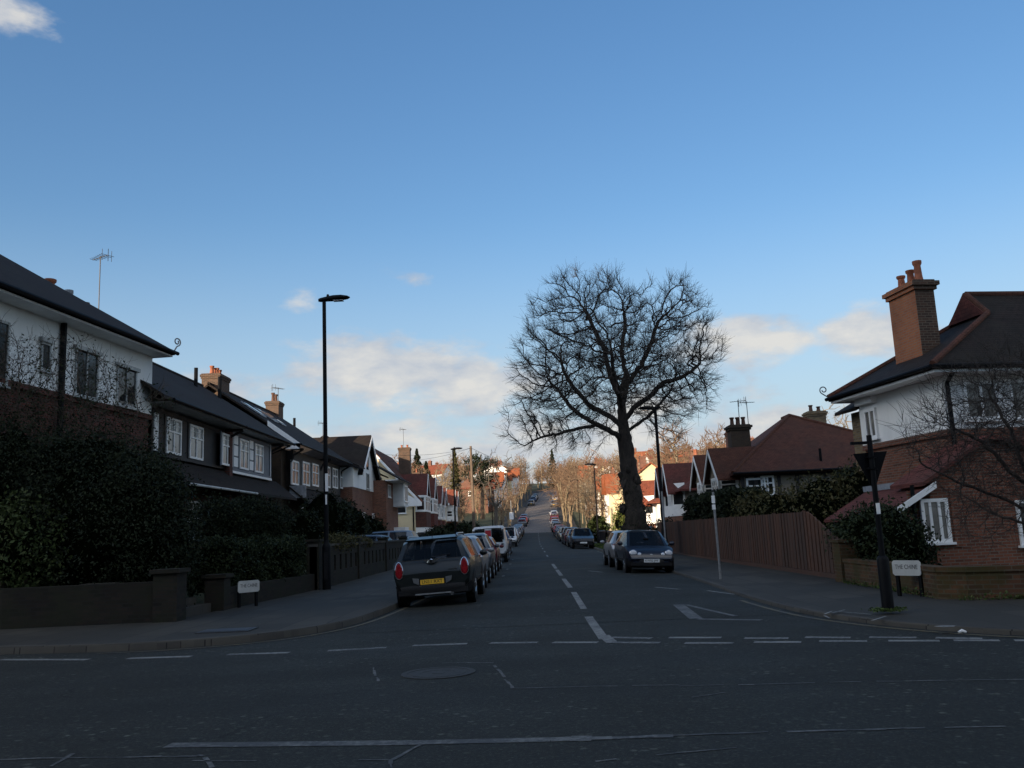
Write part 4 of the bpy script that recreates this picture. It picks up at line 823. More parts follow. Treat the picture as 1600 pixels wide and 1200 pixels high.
    # tiled lean-to beside it
    lx0, lx1, y0, y1 = 8.85, 9.97, 22.4, 26.6
    mb = MB(); mb.box(lx0+.12, lx1, y0, y1, -.4, 1.5); mb.prism([(lx0+.12, y0, 1.5), (lx1, y0, 1.5), (lx1, y0, 2.22)], Vector((0, .2, 0))); mb.build('lean_to_wall', red_brick, h)
    mb = MB(); roof_shell(mb, [[(lx0-.15, y0-.25, 1.55), (lx1+.1, y0-.25, 2.35), (lx1+.1, y1, 2.35), (lx0-.15, y1, 1.55)]], .08); mb.build('lean_to_roof', maroon_tile, h)
    mb = MB(); mb.prism([(lx0-.16, y0-.26, 1.56), (lx1+.08, y0-.26, 2.36), (lx1+.08, y0-.26, 2.20), (lx0-.16, y0-.26, 1.40)], Vector((0, -.05, 0))); mb.build('bargeboard', white_paint, h)
    mb = MB(); mb.box(lx1-.02, lx1+.16, y0+.4, y1+.05, 2.30, 2.46); mb.build('flashing', lead, h)
build_corner_house_right()

def build_hipped_house_right():
    X0, Y0 = 11.0, 46.0; s = Fr((X0, Y0), (1, 0)); w = Fr((X0, Y0+11), (0, -1))
    ze = hit(s, 1250, 733)[1]; zt = 7.55
    h = thing('hipped_house', 'low house with broad brown hipped roof above the hedge and brown fence', 'house', (16, 51, 0))
    mb = MB(); mb.box(X0, X0+11, Y0, Y0+11, -.5, ze); mb.build('wall', grey_render, h)
    mb = MB(); u, z = hit(s, 1228, 656, -5.5)
    cx = X0+u; e = .5; a, b, c, d = (X0-e, Y0-e, ze-.05), (X0+11.6, Y0-e, ze-.05), (X0+11.6, Y0+11+e, ze-.05), (X0-e, Y0+11+e, ze-.05); r0, r1 = (cx, Y0+4.8, zt), (cx, Y0+6.2, zt)
    roof_shell(mb, [[a, b, r0], [b, c, r1, r0], [c, d, r1], [d, a, r0, r1]], .14); r = mb.build('roof', brown_tile, h)
    mb = MB()
    for p, q in ((a, r0), (b, r0), (r0, r1)): ridge_tiles(mb, p, q, .1)
    mb.build('ridge_tiles', brown_tile, r)
    gutter(h, (X0-e, Y0-e-.06, ze-.1), (X0+11.6, Y0-e-.06, ze-.1), .06)
    mb = MB()
    for x in (1160, 1181, 1217, 1246, 1290): uu = hit(s, x, 750)[0]; s.box(mb, uu-.09, uu+.09, 0, ze-.1, -.02, .03)
    s.prism(mb, [(hit(s, 1163, 750)[0], ze-.1), (hit(s, 1168, 750)[0], ze-.1), (hit(s, 1178, 750)[0], ze-1.6), (hit(s, 1173, 750)[0], ze-1.6)], -.02, .028); s.box(mb, 0, 11, ze-.28, ze-.1, -.02, .034); mb.build('half_timbering', dark_timber, h)
    wpx(h, s, 1189, 1210, 743, 774, cols=2, trans=.62, fw=.10)
    # two gabled bays facing the road
    for k, (a_, b_) in enumerate(((.5, 4.4), (5.2, 9.2))):
        u0, u1 = 11-b_, 11-a_; u0, u1 = (7.5, 10.5) if k == 0 else (3.4, 6.2)
        bay_front(h, w, u0, u1, ze-1.35, ze-.15, ze-2.5, .9, 3, grey_render)
        mb = MB(); mb.prism([w.p(u0-.1, ze-.15, .9), w.p(u1+.1, ze-.15, .9), w.p((u0+u1)/2, ze+1.3, .9)], Vector((.14, 0, 0))); mb.build('gable', grey_render, h)
        mb = MB(); um = (u0+u1)/2; roof_shell(mb, [[w.p(u0-.4, ze-.3, 1.15), w.p(um, ze+1.45, 1.15), w.p(um, ze+1.45, -3.6), w.p(u0-.4, ze-.3, -3.6)], [w.p(u1+.4, ze-.3, 1.15), w.p(um, ze+1.45, 1.15), w.p(um, ze+1.45, -3.6), w.p(u1+.4, ze-.3, -3.6)]], .1); mb.build('gable_roof', brown_tile, h)
        mb = MB()
        for uu in (u0-.4, u1+.4): mb.prism([w.p(um, ze+1.37, 1.16), w.p(uu, ze-.38, 1.16), w.p(uu, ze-.60, 1.16), w.p(um, ze+1.13, 1.16)], Vector((-.05, 0, 0)))
        mb.build('bargeboard', white_paint, h)
    window(h, s, .25, 1.25, ze-1.35, ze-.35, cols=1, trans=.6, fw=.10)
    u, z = hit(s, 1157, 700, -3.0); chimney(h, s, u-.52, u+.52, -3.6, -2.7, ze-.3, hit(s, 1157, 664, -3.0)[1], brown_brick, [(.2, .5, .45), (.5, .5, .45), (.8, .5, .45)], dark_pot, .14)
    q = s.p(u+.1, hit(s, 1157, 664, -3)[1], -3.1); aerial(h, q, 1.4, 2.7, .9); q = s.p(u+.55, hit(s, 1157, 664, -3)[1]-.4, -3.0); aerial(h, q, 1.7, .1, .9)
    u, z = hit(s, 1278, 672, -6.0); chimney(h, s, u-.55, u+.45, -6.6, -5.7, ze, hit(s, 1278, 652, -6)[1]+.35, stock_brick, [(.3, .5, .4), (.75, .5, .3)], dark_pot, .1)
    u, z = hit(s, 1282, 722, -.3); q = s.p(u, z, -.2); mb = MB(); mb.tube([(q.x, q.y, z-.3), (q.x, q.y, z+.7)], .07, 6); mb.build('soil_pipe', black_paint, h)
build_hipped_house_right()
bay_house('bungalow', 'red roofed low house with white gables and leaded windows between oak and hedge', 11.0, 61.0, 10.0, -.6, grey_render, maroon_tile, 1, hf=4.9, hr=7.4, depth=9, band=red_brick, hips=3.2)
bay_house('bungalow', 'bright red roofed low house with white gable just right of the oak trunk', 10.8, 75.0, 10.5, -.7, white_render, red_tile, 1, hf=4.6, hr=7.0, depth=9, band=red_brick, hips=3.2)
# ------------------------------------------------------------------ garden walls, gateway, fence
def wall_run(mb, pts, z0, z1, t=.22, cope=None):
    for i, (a, b) in enumerate(zip(pts[:-1], pts[1:])):
        f = Fr(a, (b[0]-a[0], b[1]-a[1])); L = math.dist(a, b); f.box(mb, -.002*(i % 2), L+.003*(i % 2), z0, z1-.001*(i % 2), -t, 0)
def build_left_walls():
    h = thing('garden_wall', 'low dark stone and brick wall under the big dark shrub on the left corner', 'wall', (-9, 17.9, .1))
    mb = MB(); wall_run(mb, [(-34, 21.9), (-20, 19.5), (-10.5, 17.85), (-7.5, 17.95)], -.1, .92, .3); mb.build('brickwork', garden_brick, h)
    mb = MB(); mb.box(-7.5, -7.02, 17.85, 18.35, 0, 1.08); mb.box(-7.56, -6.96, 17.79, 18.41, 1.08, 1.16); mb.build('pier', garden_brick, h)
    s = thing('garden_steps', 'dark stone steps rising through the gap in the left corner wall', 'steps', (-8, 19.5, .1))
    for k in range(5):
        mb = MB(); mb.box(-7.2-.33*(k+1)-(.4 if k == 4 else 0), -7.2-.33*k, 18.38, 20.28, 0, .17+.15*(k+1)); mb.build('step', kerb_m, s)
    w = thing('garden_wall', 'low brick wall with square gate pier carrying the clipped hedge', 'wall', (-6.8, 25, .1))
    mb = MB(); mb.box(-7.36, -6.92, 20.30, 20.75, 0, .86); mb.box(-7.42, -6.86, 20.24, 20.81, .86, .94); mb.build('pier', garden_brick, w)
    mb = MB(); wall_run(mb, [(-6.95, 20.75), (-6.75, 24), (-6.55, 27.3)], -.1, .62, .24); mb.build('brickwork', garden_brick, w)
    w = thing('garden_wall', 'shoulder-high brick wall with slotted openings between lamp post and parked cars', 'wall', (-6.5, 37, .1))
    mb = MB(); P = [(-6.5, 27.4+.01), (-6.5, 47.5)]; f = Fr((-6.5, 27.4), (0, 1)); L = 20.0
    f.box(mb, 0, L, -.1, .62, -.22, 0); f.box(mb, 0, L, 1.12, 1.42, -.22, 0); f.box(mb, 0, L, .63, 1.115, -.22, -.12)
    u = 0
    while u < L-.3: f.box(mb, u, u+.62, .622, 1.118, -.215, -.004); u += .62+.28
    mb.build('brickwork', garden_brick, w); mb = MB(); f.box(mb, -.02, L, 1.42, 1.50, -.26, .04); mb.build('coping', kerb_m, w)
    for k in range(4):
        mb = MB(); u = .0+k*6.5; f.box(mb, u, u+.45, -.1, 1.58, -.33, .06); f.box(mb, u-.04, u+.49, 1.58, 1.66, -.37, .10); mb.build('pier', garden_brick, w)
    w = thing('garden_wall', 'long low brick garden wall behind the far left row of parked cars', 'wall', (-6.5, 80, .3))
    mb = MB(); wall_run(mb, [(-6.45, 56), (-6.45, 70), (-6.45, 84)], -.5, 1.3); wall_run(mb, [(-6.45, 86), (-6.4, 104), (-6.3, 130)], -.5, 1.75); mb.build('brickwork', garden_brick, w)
build_left_walls()
def build_fence():
    h = thing('board_fence', 'brown close-boarded wooden fence along the right pavement', 'fence', (7.35, 32, .1))
    P = [(7.36, 21.3), (7.36, 24.2), (7.40, 34), (7.45, 46), (7.5, 52)]
    rnd = random.Random(3); top = lambda Y: 1.0+(1.78-1.0)*min(1, max(0, (Y-21.3)/2.4)) if Y < 23.7 else 1.78+.02*(Y-24)/20
    mb = MB(); fr = Fr((7.36, 21.3), (.004, 1)); u = 0; L = 31.0; k = 0
    while u < L:
        w = .15; z = top(21.3+u)+rnd.uniform(-.012, .012); z2 = top(21.3+u+w)
        o = rnd.uniform(0, .012)+(.018 if k % 2 else 0)
        a, b = fr.p(u, .26, -.03+o), fr.p(u+w-.006, .26, -.03+o)
        q = [fr.p(u, .26, .0-.02-o), fr.p(u+w+.012, .26, -.02-o), fr.p(u+w+.012, .26, .01-o), fr.p(u, .26, .01-o)]
        mb.hexa([(v.x, v.y, v.z) for v in q]+[(q[0].x, q[0].y, z), (q[1].x, q[1].y, z2), (q[2].x, q[2].y, z2), (q[3].x, q[3].y, z)]); u += w; k += 1
    mb.build('boards', fence_m, h)
    mb = MB(); fr.box(mb, 0, L, .06, .25, -.05, .03); mb.build('gravel_board', fence_m, h)
    for k in range(1, 11):
        u = 3.0*k; mb = MB(); fr.box(mb, u-.05, u+.05, 0, top(21.3+u)+.04, .012, .09); mb.build('post', fence_m, h)
build_fence()
def build_right_wall():
    w = thing('garden_wall', 'low mossy brick wall with end pillar around the right corner garden', 'wall', (7.1, 17, .1))
    mb = MB(); wall_run(mb, [(7.08, 20.6), (7.05, 18.6), (6.98, 16.6), (6.92, 15.62), (7.25, 15.28), (8, 15.0), (9.6, 14.7), (14, 13.9), (24, 12.2)], -.1, .58, .24); mb.build('brickwork', mossy_brick, w)
    mb = MB()
    P = [(7.08, 20.6), (7.05, 18.6), (6.98, 16.6), (6.92, 15.62), (7.25, 15.28), (8, 15.0), (9.6, 14.7), (14, 13.9), (24, 12.2)]
    for i, (a, b) in enumerate(zip(P[:-1], P[1:])):
        f = Fr(a, (b[0]-a[0], b[1]-a[1])); f.box(mb, 0, math.dist(a, b)+.01, .58, .66+.002*i, -.26, .025)
    mb.build('coping', mossy_brick, w)
    mb = MB(); mb.box(7.05, 7.5, 20.7, 21.2, 0, 1.02); mb.box(7.01, 7.54, 20.66, 21.24, 1.02, 1.09); mb.build('pier', mossy_brick, w)
build_right_wall()

# ------------------------------------------------------------------ leaves
NRNG = np.random.default_rng(7)
def mesh_np(name, V, Fc, mat, parent=None, kind=None):
    me = bpy.data.meshes.new(name); n = len(Fc); k = Fc.shape[1]
    me.vertices.add(len(V)); me.vertices.foreach_set('co', V.astype(np.float32).ravel())
    me.loops.add(n*k); me.loops.foreach_set('vertex_index', Fc.astype(np.int32).ravel())
    me.polygons.add(n); me.polygons.foreach_set('loop_start', np.arange(0, n*k, k, dtype=np.int32)); me.polygons.foreach_set('loop_total', np.full(n, k, dtype=np.int32))
    me.update(calc_edges=True); me.materials.append(mat)
    o = bpy.data.objects.new(name, me); SC.collection.objects.link(o)
    if parent is not None:
        o.parent = parent; ORG[o.name] = ORG.get(parent.name, (0, 0, 0))
    if kind: o['kind'] = kind
    return o
def leaf_arrays(P, size, flat=0.0):
    n = len(P); a = NRNG.normal(size=(n, 3)); a /= np.linalg.norm(a, axis=1)[:, None]; b = NRNG.normal(size=(n, 3)); b -= a*(a*b).sum(1)[:, None]; b /= np.linalg.norm(b, axis=1)[:, None]
    s = (size*NRNG.uniform(.6, 1.4, n))[:, None]
    V = np.stack([P-a*s, P-b*s*.5, P+a*s, P+b*s*.5], 1).reshape(-1, 3); return V, np.arange(4*n).reshape(-1, 4)
def leaves(name, P, size, mat, parent):
    org = np.array(ORG.get(parent.name, (0, 0, 0))); V, Fc = leaf_arrays(P-org, size); return mesh_np(name, V, Fc, mat, parent)
def clumps(ells, n, per=26, sig=.16, shell=.55):
    """leaf positions: clumps scattered through ellipsoids (centre, radii, weight), denser towards the outside"""
    w = np.array([e[2] for e in ells], float); w /= w.sum(); C = []
    for e, ww in zip(ells, w):
        m = max(1, int(n*ww/per)); d = NRNG.normal(size=(m, 3)); d /= np.linalg.norm(d, axis=1)[:, None]
        r = NRNG.uniform(shell**3, 1.08, m)**(1/3); C.append(np.array(e[0])+d*r[:, None]*np.array(e[1]))
    C = np.concatenate(C); P = np.repeat(C, per, 0)+NRNG.normal(size=(len(C)*per, 3))*sig
    return P
def box_clumps(x0, x1, y0, y1, z0, z1, n, per=10, sig=.06):
    m = n//per; P = NRNG.uniform(size=(m, 3)); f = NRNG.integers(0, 5, m)
    for k, (ax, v) in enumerate(((0, 0), (0, 1), (1, 0), (1, 1), (2, 1))): P[f == k, ax] = v
    P = P*np.array([x1-x0, y1-y0, z1-z0])+np.array([x0, y0, z0]); bump = .07*np.sin(P[:, 0:1]*3+P[:, 1:2]*2.3)+.05*np.sin(P[:, 1:2]*5.1+P[:, 2:3]*4)
    P = P+bump; return np.repeat(P, per, 0)+NRNG.normal(size=(m*per, 3))*sig
def blob(mb, c, r, seed=0, n=10, amp=.18):
    rg = random.Random(seed); ph = [rg.uniform(0, 6) for _ in range(6)]; rows = []
    for i in range(n+1):
        t = math.pi*i/n; row = []
        for j in range(14):
            a = 2*math.pi*j/14; k = 1+amp*(math.sin(3*a+ph[0])*math.sin(2*t+ph[1])+.6*math.sin(5*a+ph[2]+3*t))
            row.append((c[0]+r[0]*k*math.sin(t)*math.cos(a), c[1]+r[1]*k*math.sin(t)*math.sin(a), c[2]+r[2]*k*math.cos(t)))
        rows.append(row)
    mb.grid(rows[::-1], True)
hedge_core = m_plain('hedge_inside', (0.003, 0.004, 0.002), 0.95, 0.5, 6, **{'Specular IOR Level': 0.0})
def bush(name, label, cat, ells, n, size, mat, group=None, core=.72, sig=.15, per=26, stems=3, shell=.55):
    c = ells[0][0]; z0 = min(e[0][2]-e[1][2] for e in ells); h = thing(name, label, cat, (c[0], c[1], z0), 0, group)
    if core:
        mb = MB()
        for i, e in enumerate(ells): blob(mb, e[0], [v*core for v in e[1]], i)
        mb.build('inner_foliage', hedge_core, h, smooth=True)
    leaves('foliage', clumps(ells, n, per, sig, shell), size, mat, h)
    if stems:
        mb = MB()
        for k in range(stems): mb.tube([(c[0]+.25*math.sin(k*2.1), c[1]+.25*math.cos(k*2.1), z0-.15), (c[0]+.4*math.sin(k*2.1+.4), c[1]+.4*math.cos(k*2.1), c[2])], [.05, .03], 5)
        mb.build('stem', bark_twig, h)
    return h
def hedge(name, label, x0, x1, y0, y1, z0, z1, n, size, mat):
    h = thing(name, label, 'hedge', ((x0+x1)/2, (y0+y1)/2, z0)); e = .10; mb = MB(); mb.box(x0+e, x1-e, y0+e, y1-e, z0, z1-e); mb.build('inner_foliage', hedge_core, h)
    leaves('foliage', box_clumps(x0, x1, y0, y1, z0, z1, n), size, mat, h); return h

# ------------------------------------------------------------------ bare trees: branches grown towards points in the crown (space colonisation)
def grow(att, seeds, dk, step, iters=90, seed=1, jit=.25, di=9e9):
    rg = np.random.default_rng(seed); N = []; par = []
    for (pts, root) in seeds:                      # polylines; root = index of the node they leave from (-1 none, or nearest)
        prev = -1
        if N and root != -1:
            prev = int(np.argmin(((np.array(N)-np.array(pts[0]))**2).sum(1)))
        for i in range(len(pts)-1):
            a, b = np.array(pts[i], float), np.array(pts[i+1], float); m = max(1, int(np.linalg.norm(b-a)/step))
            for k in range(0 if (i == 0 and prev == -1) else 1, m+1):
                wob = rg.normal(size=3)*step*.10*(1 if (i+k) else 0)
                N.append(a+(b-a)*k/m+wob); par.append(prev); prev = len(N)-1
    N = np.array(N); par = list(par); A = att.copy()
    D = ((A[:, None, :]-N[None])**2).sum(2); near = D.argmin(1); nd = np.sqrt(D.min(1)); alive = nd > dk; A, near, nd = A[alive], near[alive], nd[alive]
    for it in range(iters):
        if len(A) == 0: break
        ok = nd < di; v = (A-N[near])/np.maximum(nd, 1e-6)[:, None]; uniq, inv = np.unique(near[ok], return_inverse=True)
        if len(uniq) == 0: break
        S = np.zeros((len(uniq), 3)); np.add.at(S, inv, v[ok]); S += rg.normal(size=S.shape)*jit*np.maximum(np.linalg.norm(S, axis=1), .3)[:, None]
        S /= np.maximum(np.linalg.norm(S, axis=1), 1e-6)[:, None]; new = N[uniq]+S*step; base = len(N)
        N = np.concatenate([N, new]); par.extend(int(u) for u in uniq)
        D = np.sqrt(((A[:, None, :]-new[None])**2).sum(2)); m = D.min(1); idx = D.argmin(1); b = m < nd; near[b] = base+idx[b]; nd[b] = m[b]
        al = nd > dk; A, near, nd = A[al], near[al], nd[al]
    return N, np.array(par)
def radii(par, r0, ex=2.3):
    n = len(par); s = np.zeros(n); kids = np.zeros(n, int)
    for i in range(n):
        if par[i] >= 0: kids[par[i]] += 1
    for i in range(n-1, -1, -1):
        if kids[i] == 0: s[i] = max(s[i], r0**ex)
        if par[i] >= 0: s[par[i]] += s[i]
    return s**(1/ex), kids
def tree_meshes(N, par, rad, thick, twigs, seed=2, tip=.012, rscale=None, tw_len=.4, centre=None, lim=None):
    """two MBs: thick limbs and fine crown; twigs = how many little twigs per branch end"""
    rg = np.random.default_rng(seed); n = len(N); kids = [[] for _ in range(n)]
    for i in range(n):
        if par[i] >= 0: kids[par[i]].append(i)
    T, Cw = MB(), MB(); starts = [i for i in range(n) if par[i] < 0]
    while starts:
        i = starts.pop(); path = [i]; p0 = par[i]
        while kids[path[-1]]:
            ks = sorted(kids[path[-1]], key=lambda k: -rad[k]); path.append(ks[0]); starts.extend(ks[1:])
        pts = [N[k] for k in path]; rr = [rad[k] for k in path]
        if p0 >= 0: pts = [N[p0]]+pts; rr = [min(rr[0]*1.15, rad[p0])]+rr
        # split at the thickness limit
        cut = next((j for j, r in enumerate(rr) if r < thick), len(rr))
        if cut >= 2: T.tube(pts[:cut+1], rr[:cut+1], 9 if rr[0] > .12 else 6, cap=False)
        j0 = max(0, cut-1) if cut >= 2 else 0
        if len(pts)-j0 >= 2: Cw.tube(pts[j0:], rr[j0:], 4 if rr[j0] > .03 else 3, cap=False)
    ends = [i for i in range(n) if rad[i] < (lim or tip*2.6)]
    for i in ends:
        d = N[i]-N[par[i]] if par[i] >= 0 else np.array([0, 0, 1.]); d = d/max(np.linalg.norm(d), 1e-6)
        if centre is not None:
            o_ = N[i]-np.array(centre); d = d*.55+.65*o_/max(np.linalg.norm(o_), .1)
        for k in range(twigs if not kids[i] else max(1, twigs//2)):
            v = d+rg.normal(size=3)*.55+np.array([0, 0, .22]); v /= np.linalg.norm(v); L = tw_len*rg.uniform(.5, 1.3)
            q = N[i]+v*L*.5; w = v+rg.normal(size=3)*.3+np.array([0, 0, .12]); w /= np.linalg.norm(w); Cw.tube([N[i], q, q+w*L*.55], [tip*.8, tip*.65, tip*.4], 3, cap=False)
            if centre is not None and k % 2 == 0:
                w2 = v+rg.normal(size=3)*.6; w2 /= np.linalg.norm(w2); Cw.tube([N[i]+v*L*.28, N[i]+v*L*.28+w2*L*.5], [tip*.6, tip*.4], 3, cap=False)
    return T, Cw
def ell_points(n, ells, seed):
    rg = np.random.default_rng(seed); w = np.array([np.prod(e[1]) for e in ells]); w = w/w.sum(); out = []
    for e, ww in zip(ells, w):
        d = rg.normal(size=(int(n*ww)+1, 3)); d /= np.linalg.norm(d, axis=1)[:, None]; out.append(np.array(e[0])+d*(rg.uniform(.02, 1, len(d))**(1/2.3))[:, None]*np.array(e[1]))
    return np.concatenate(out)

def build_oak():
    B = (5.28, 44.0); h = thing('oak_tree', 'large bare oak with thick gnarled trunk standing in the right pavement', 'tree', (B[0], B[1], .1))
    att = ell_points(3600, [((3.6, 44, 10.6), (3.9, 4.4, 4.1)), ((7.5, 44.2, 10.5), (2.9, 3.6, 3.75)), ((5.2, 44, 8.6), (3.2, 3.6, 2.6)), ((1.4, 43.7, 8.4), (2.5, 3.0, 2.4)), ((8.3, 44, 8.6), (1.9, 2.4, 1.8)), ((2.0, 43.5, 6.5), (3.3, 2.4, 1.1)), ((7.0, 44.5, 6.8), (2.0, 1.8, 1.2))], 5)
    att = att[(att[:, 2] > 5.2)]; tr = np.hypot(att[:, 0]-5.05, att[:, 1]-44); att = att[~((att[:, 2] < 7.2) & (tr < 1.3))]
    lr = np.random.default_rng(11)
    for _ in range(26):
        d_ = lr.normal(size=3); d_ /= np.linalg.norm(d_); c_ = np.array([4.7, 44, 9.6])+d_*np.array([5.4, 4.9, 4.7]); att = att[np.linalg.norm(att-c_, axis=1) > lr.uniform(.5, 1.25)]
    seeds = [([(5.32, 44, -.1), (5.25, 44, 1.2), (5.22, 44, 2.6), (5.08, 44, 4.2), (4.98, 44, 5.6), (4.93, 44, 6.9), (4.85, 43.9, 8.0)], -1),
             ([(4.98, 44, 5.7), (4.5, 43.7, 6.15), (3.7, 43.4, 6.6), (2.9, 43.3, 7.05), (2.2, 43.2, 7.7), (1.7, 43.2, 8.5)], 0), ([(3.7, 43.4, 6.6), (2.8, 43.6, 6.55), (1.8, 43.7, 6.35), (.8, 43.7, 6.2), (.0, 43.6, 5.8)], 0),
             ([(4.95, 44, 6.5), (4.3, 44.5, 7.2), (3.4, 45.0, 7.8), (2.6, 45.3, 8.9), (2.1, 45.4, 10.0)], 0), ([(4.95, 44, 6.8), (5.5, 44.0, 7.5), (6.3, 44.1, 8.0), (7.1, 44.2, 8.7), (8.2, 44.2, 9.0), (9.0, 44.1, 9.6)], 0),
             ([(4.97, 44, 6.2), (5.7, 44.5, 6.7), (6.4, 45.0, 7.2), (7.2, 45.4, 8.0)], 0), ([(4.85, 43.9, 7.9), (4.4, 43.7, 9.1), (4.2, 43.6, 10.4), (3.7, 43.6, 11.6), (3.3, 43.7, 12.7)], 0),
             ([(4.85, 43.9, 7.9), (5.2, 44.0, 9.2), (5.1, 44.2, 10.5), (5.4, 44.2, 11.8), (5.3, 44.2, 12.9)], 0), ([(5.2, 44.0, 8.6), (6.0, 43.9, 9.6), (6.6, 43.8, 10.7), (7.0, 43.9, 11.8)], 0), ([(4.9, 43.9, 7.4), (4.7, 42.9, 8.1), (4.4, 42.0, 9.0), (4.3, 41.4, 10)], 0), ([(4.9, 43.9, 7.4), (5.3, 45.1, 8.4), (5.6, 46, 9.5)], 0)]
    N, par = grow(att, seeds, .34, .20, 60, 3, .20); r, k = radii(par, .0100, 2.2)
    r = r*(.37/r[1]) if r[1] < .37 else r
    rg = random.Random(4); r = np.where(r > .03, .03+(r-.03)*.84, r)
    for i in range(len(N)):                        # swollen, knobbly trunk
        if math.hypot(N[i][0]-5.15, N[i][1]-44) < .5 and N[i][2] < 6.2 and r[i] > .2:
            z = N[i][2]; r[i] = (.66 if z < .3 else .57 if z < 1.6 else .54 if z < 2.6 else .45 if z < 3.6 else .40 if z < 5 else .38)*rg.uniform(.93, 1.1)
    T, Cw = tree_meshes(N, par, r, .05, 9, 6, .0080, tw_len=.64, centre=(4.9, 44, 7.6), lim=.030)
    rr = np.random.default_rng(1)                  # burrs on the lower trunk
    for k in range(34):
        z = rr.uniform(.3, 4.6); a = rr.uniform(0, 6.28); R0 = .50 if z < 2.7 else .38; s = rr.uniform(.10, .22); x = 5.28-.05*z
        blob(T, (x+R0*math.cos(a), 44+R0*math.sin(a), z), (s, s, s*1.3), k, 6, .25)
    T.build('trunk', bark_oak, h, smooth=True, angle=70); Cw.build('crown', bark_twig if False else bark_oak, h)
    P = []
    for k in range(2600):
        z = abs(rr.normal(0, 1.6))+.3; a = rr.uniform(0, 6.28); R0 = (.70 if z < 2.7 else .52)+abs(rr.normal(0, .09)); P.append((5.28-.05*z+R0*math.cos(a), 44+R0*math.sin(a), z))
    leaves('ivy', np.array(P), .045, leaf_dark, h)
build_oak()

def bare_proto(name, label, ht, spread, mats, seed, nat=420, clear=.28, shape='round', tip=.028, step=.42, forks=1, twigs=2, thick=.07, group=None, cat='tree', tw_len=.55, base=.2):
    """one bare tree at the origin, trunk and crown as parts"""
    h = thing(name, label, cat, (0, 0, 0), 0, group); rg = np.random.default_rng(seed); zc = ht*clear
    if shape == 'vase': ells = [((0, 0, ht*.66), (spread*.85, spread*.85, ht*.36)), ((0, 0, ht*.5), (spread*.6, spread*.6, ht*.22))]
    elif shape == 'tall': ells = [((0, 0, ht*.6), (spread*.8, spread*.8, ht*.4))]
    else: ells = [((0, 0, ht*.62), (spread, spread, ht*.37)), ((spread*.3, 0, ht*.55), (spread*.7, spread*.7, ht*.25))]
    att = ell_points(nat, ells, seed); att = att[att[:, 2] > zc*.9]
    seeds = [([(0, 0, -.4), (rg.normal()*.1, rg.normal()*.1, zc)], -1)]
    if forks > 1:
        for k in range(forks):
            a = 6.28*k/forks+rg.uniform(0, 1); e = spread*rg.uniform(.25, .5); seeds.append(([(0, 0, zc*.85), (e*.45*math.cos(a), e*.45*math.sin(a), ht*.42), (e*math.cos(a), e*math.sin(a), ht*.62)], 0))
    else: seeds.append(([(0, 0, zc), (rg.normal()*.2, rg.normal()*.2, ht*.7)], 0))
    N, par = grow(att, seeds, step*1.25, step, 80, seed, .35); r, k = radii(par, tip*.8, 2.2); f = base/max(r[0], 1e-6)
    r = np.where(r > tip*2, tip*2+(r-tip*2)*min(1.6, max(.35, (base-tip*2)/max(r[0]-tip*2, .01))), r)
    T, Cw = tree_meshes(N, par, r, thick, twigs, seed, tip, tw_len=tw_len); T.build('trunk', mats[0], h, smooth=True, angle=70); Cw.build('crown', mats[1], h); return h
def place(proto, x, y, z, rz, s, label=None, group=None, first=[]):
    if id(proto) not in first: first.append(id(proto)); o = proto
    else: o = copy_tree(proto)
    o.location = (x, y, z); o.rotation_euler = (0, 0, rz); o.scale = (s, s, s)
    if label: o['label'] = label
    if group: o['group'] = group
    return o
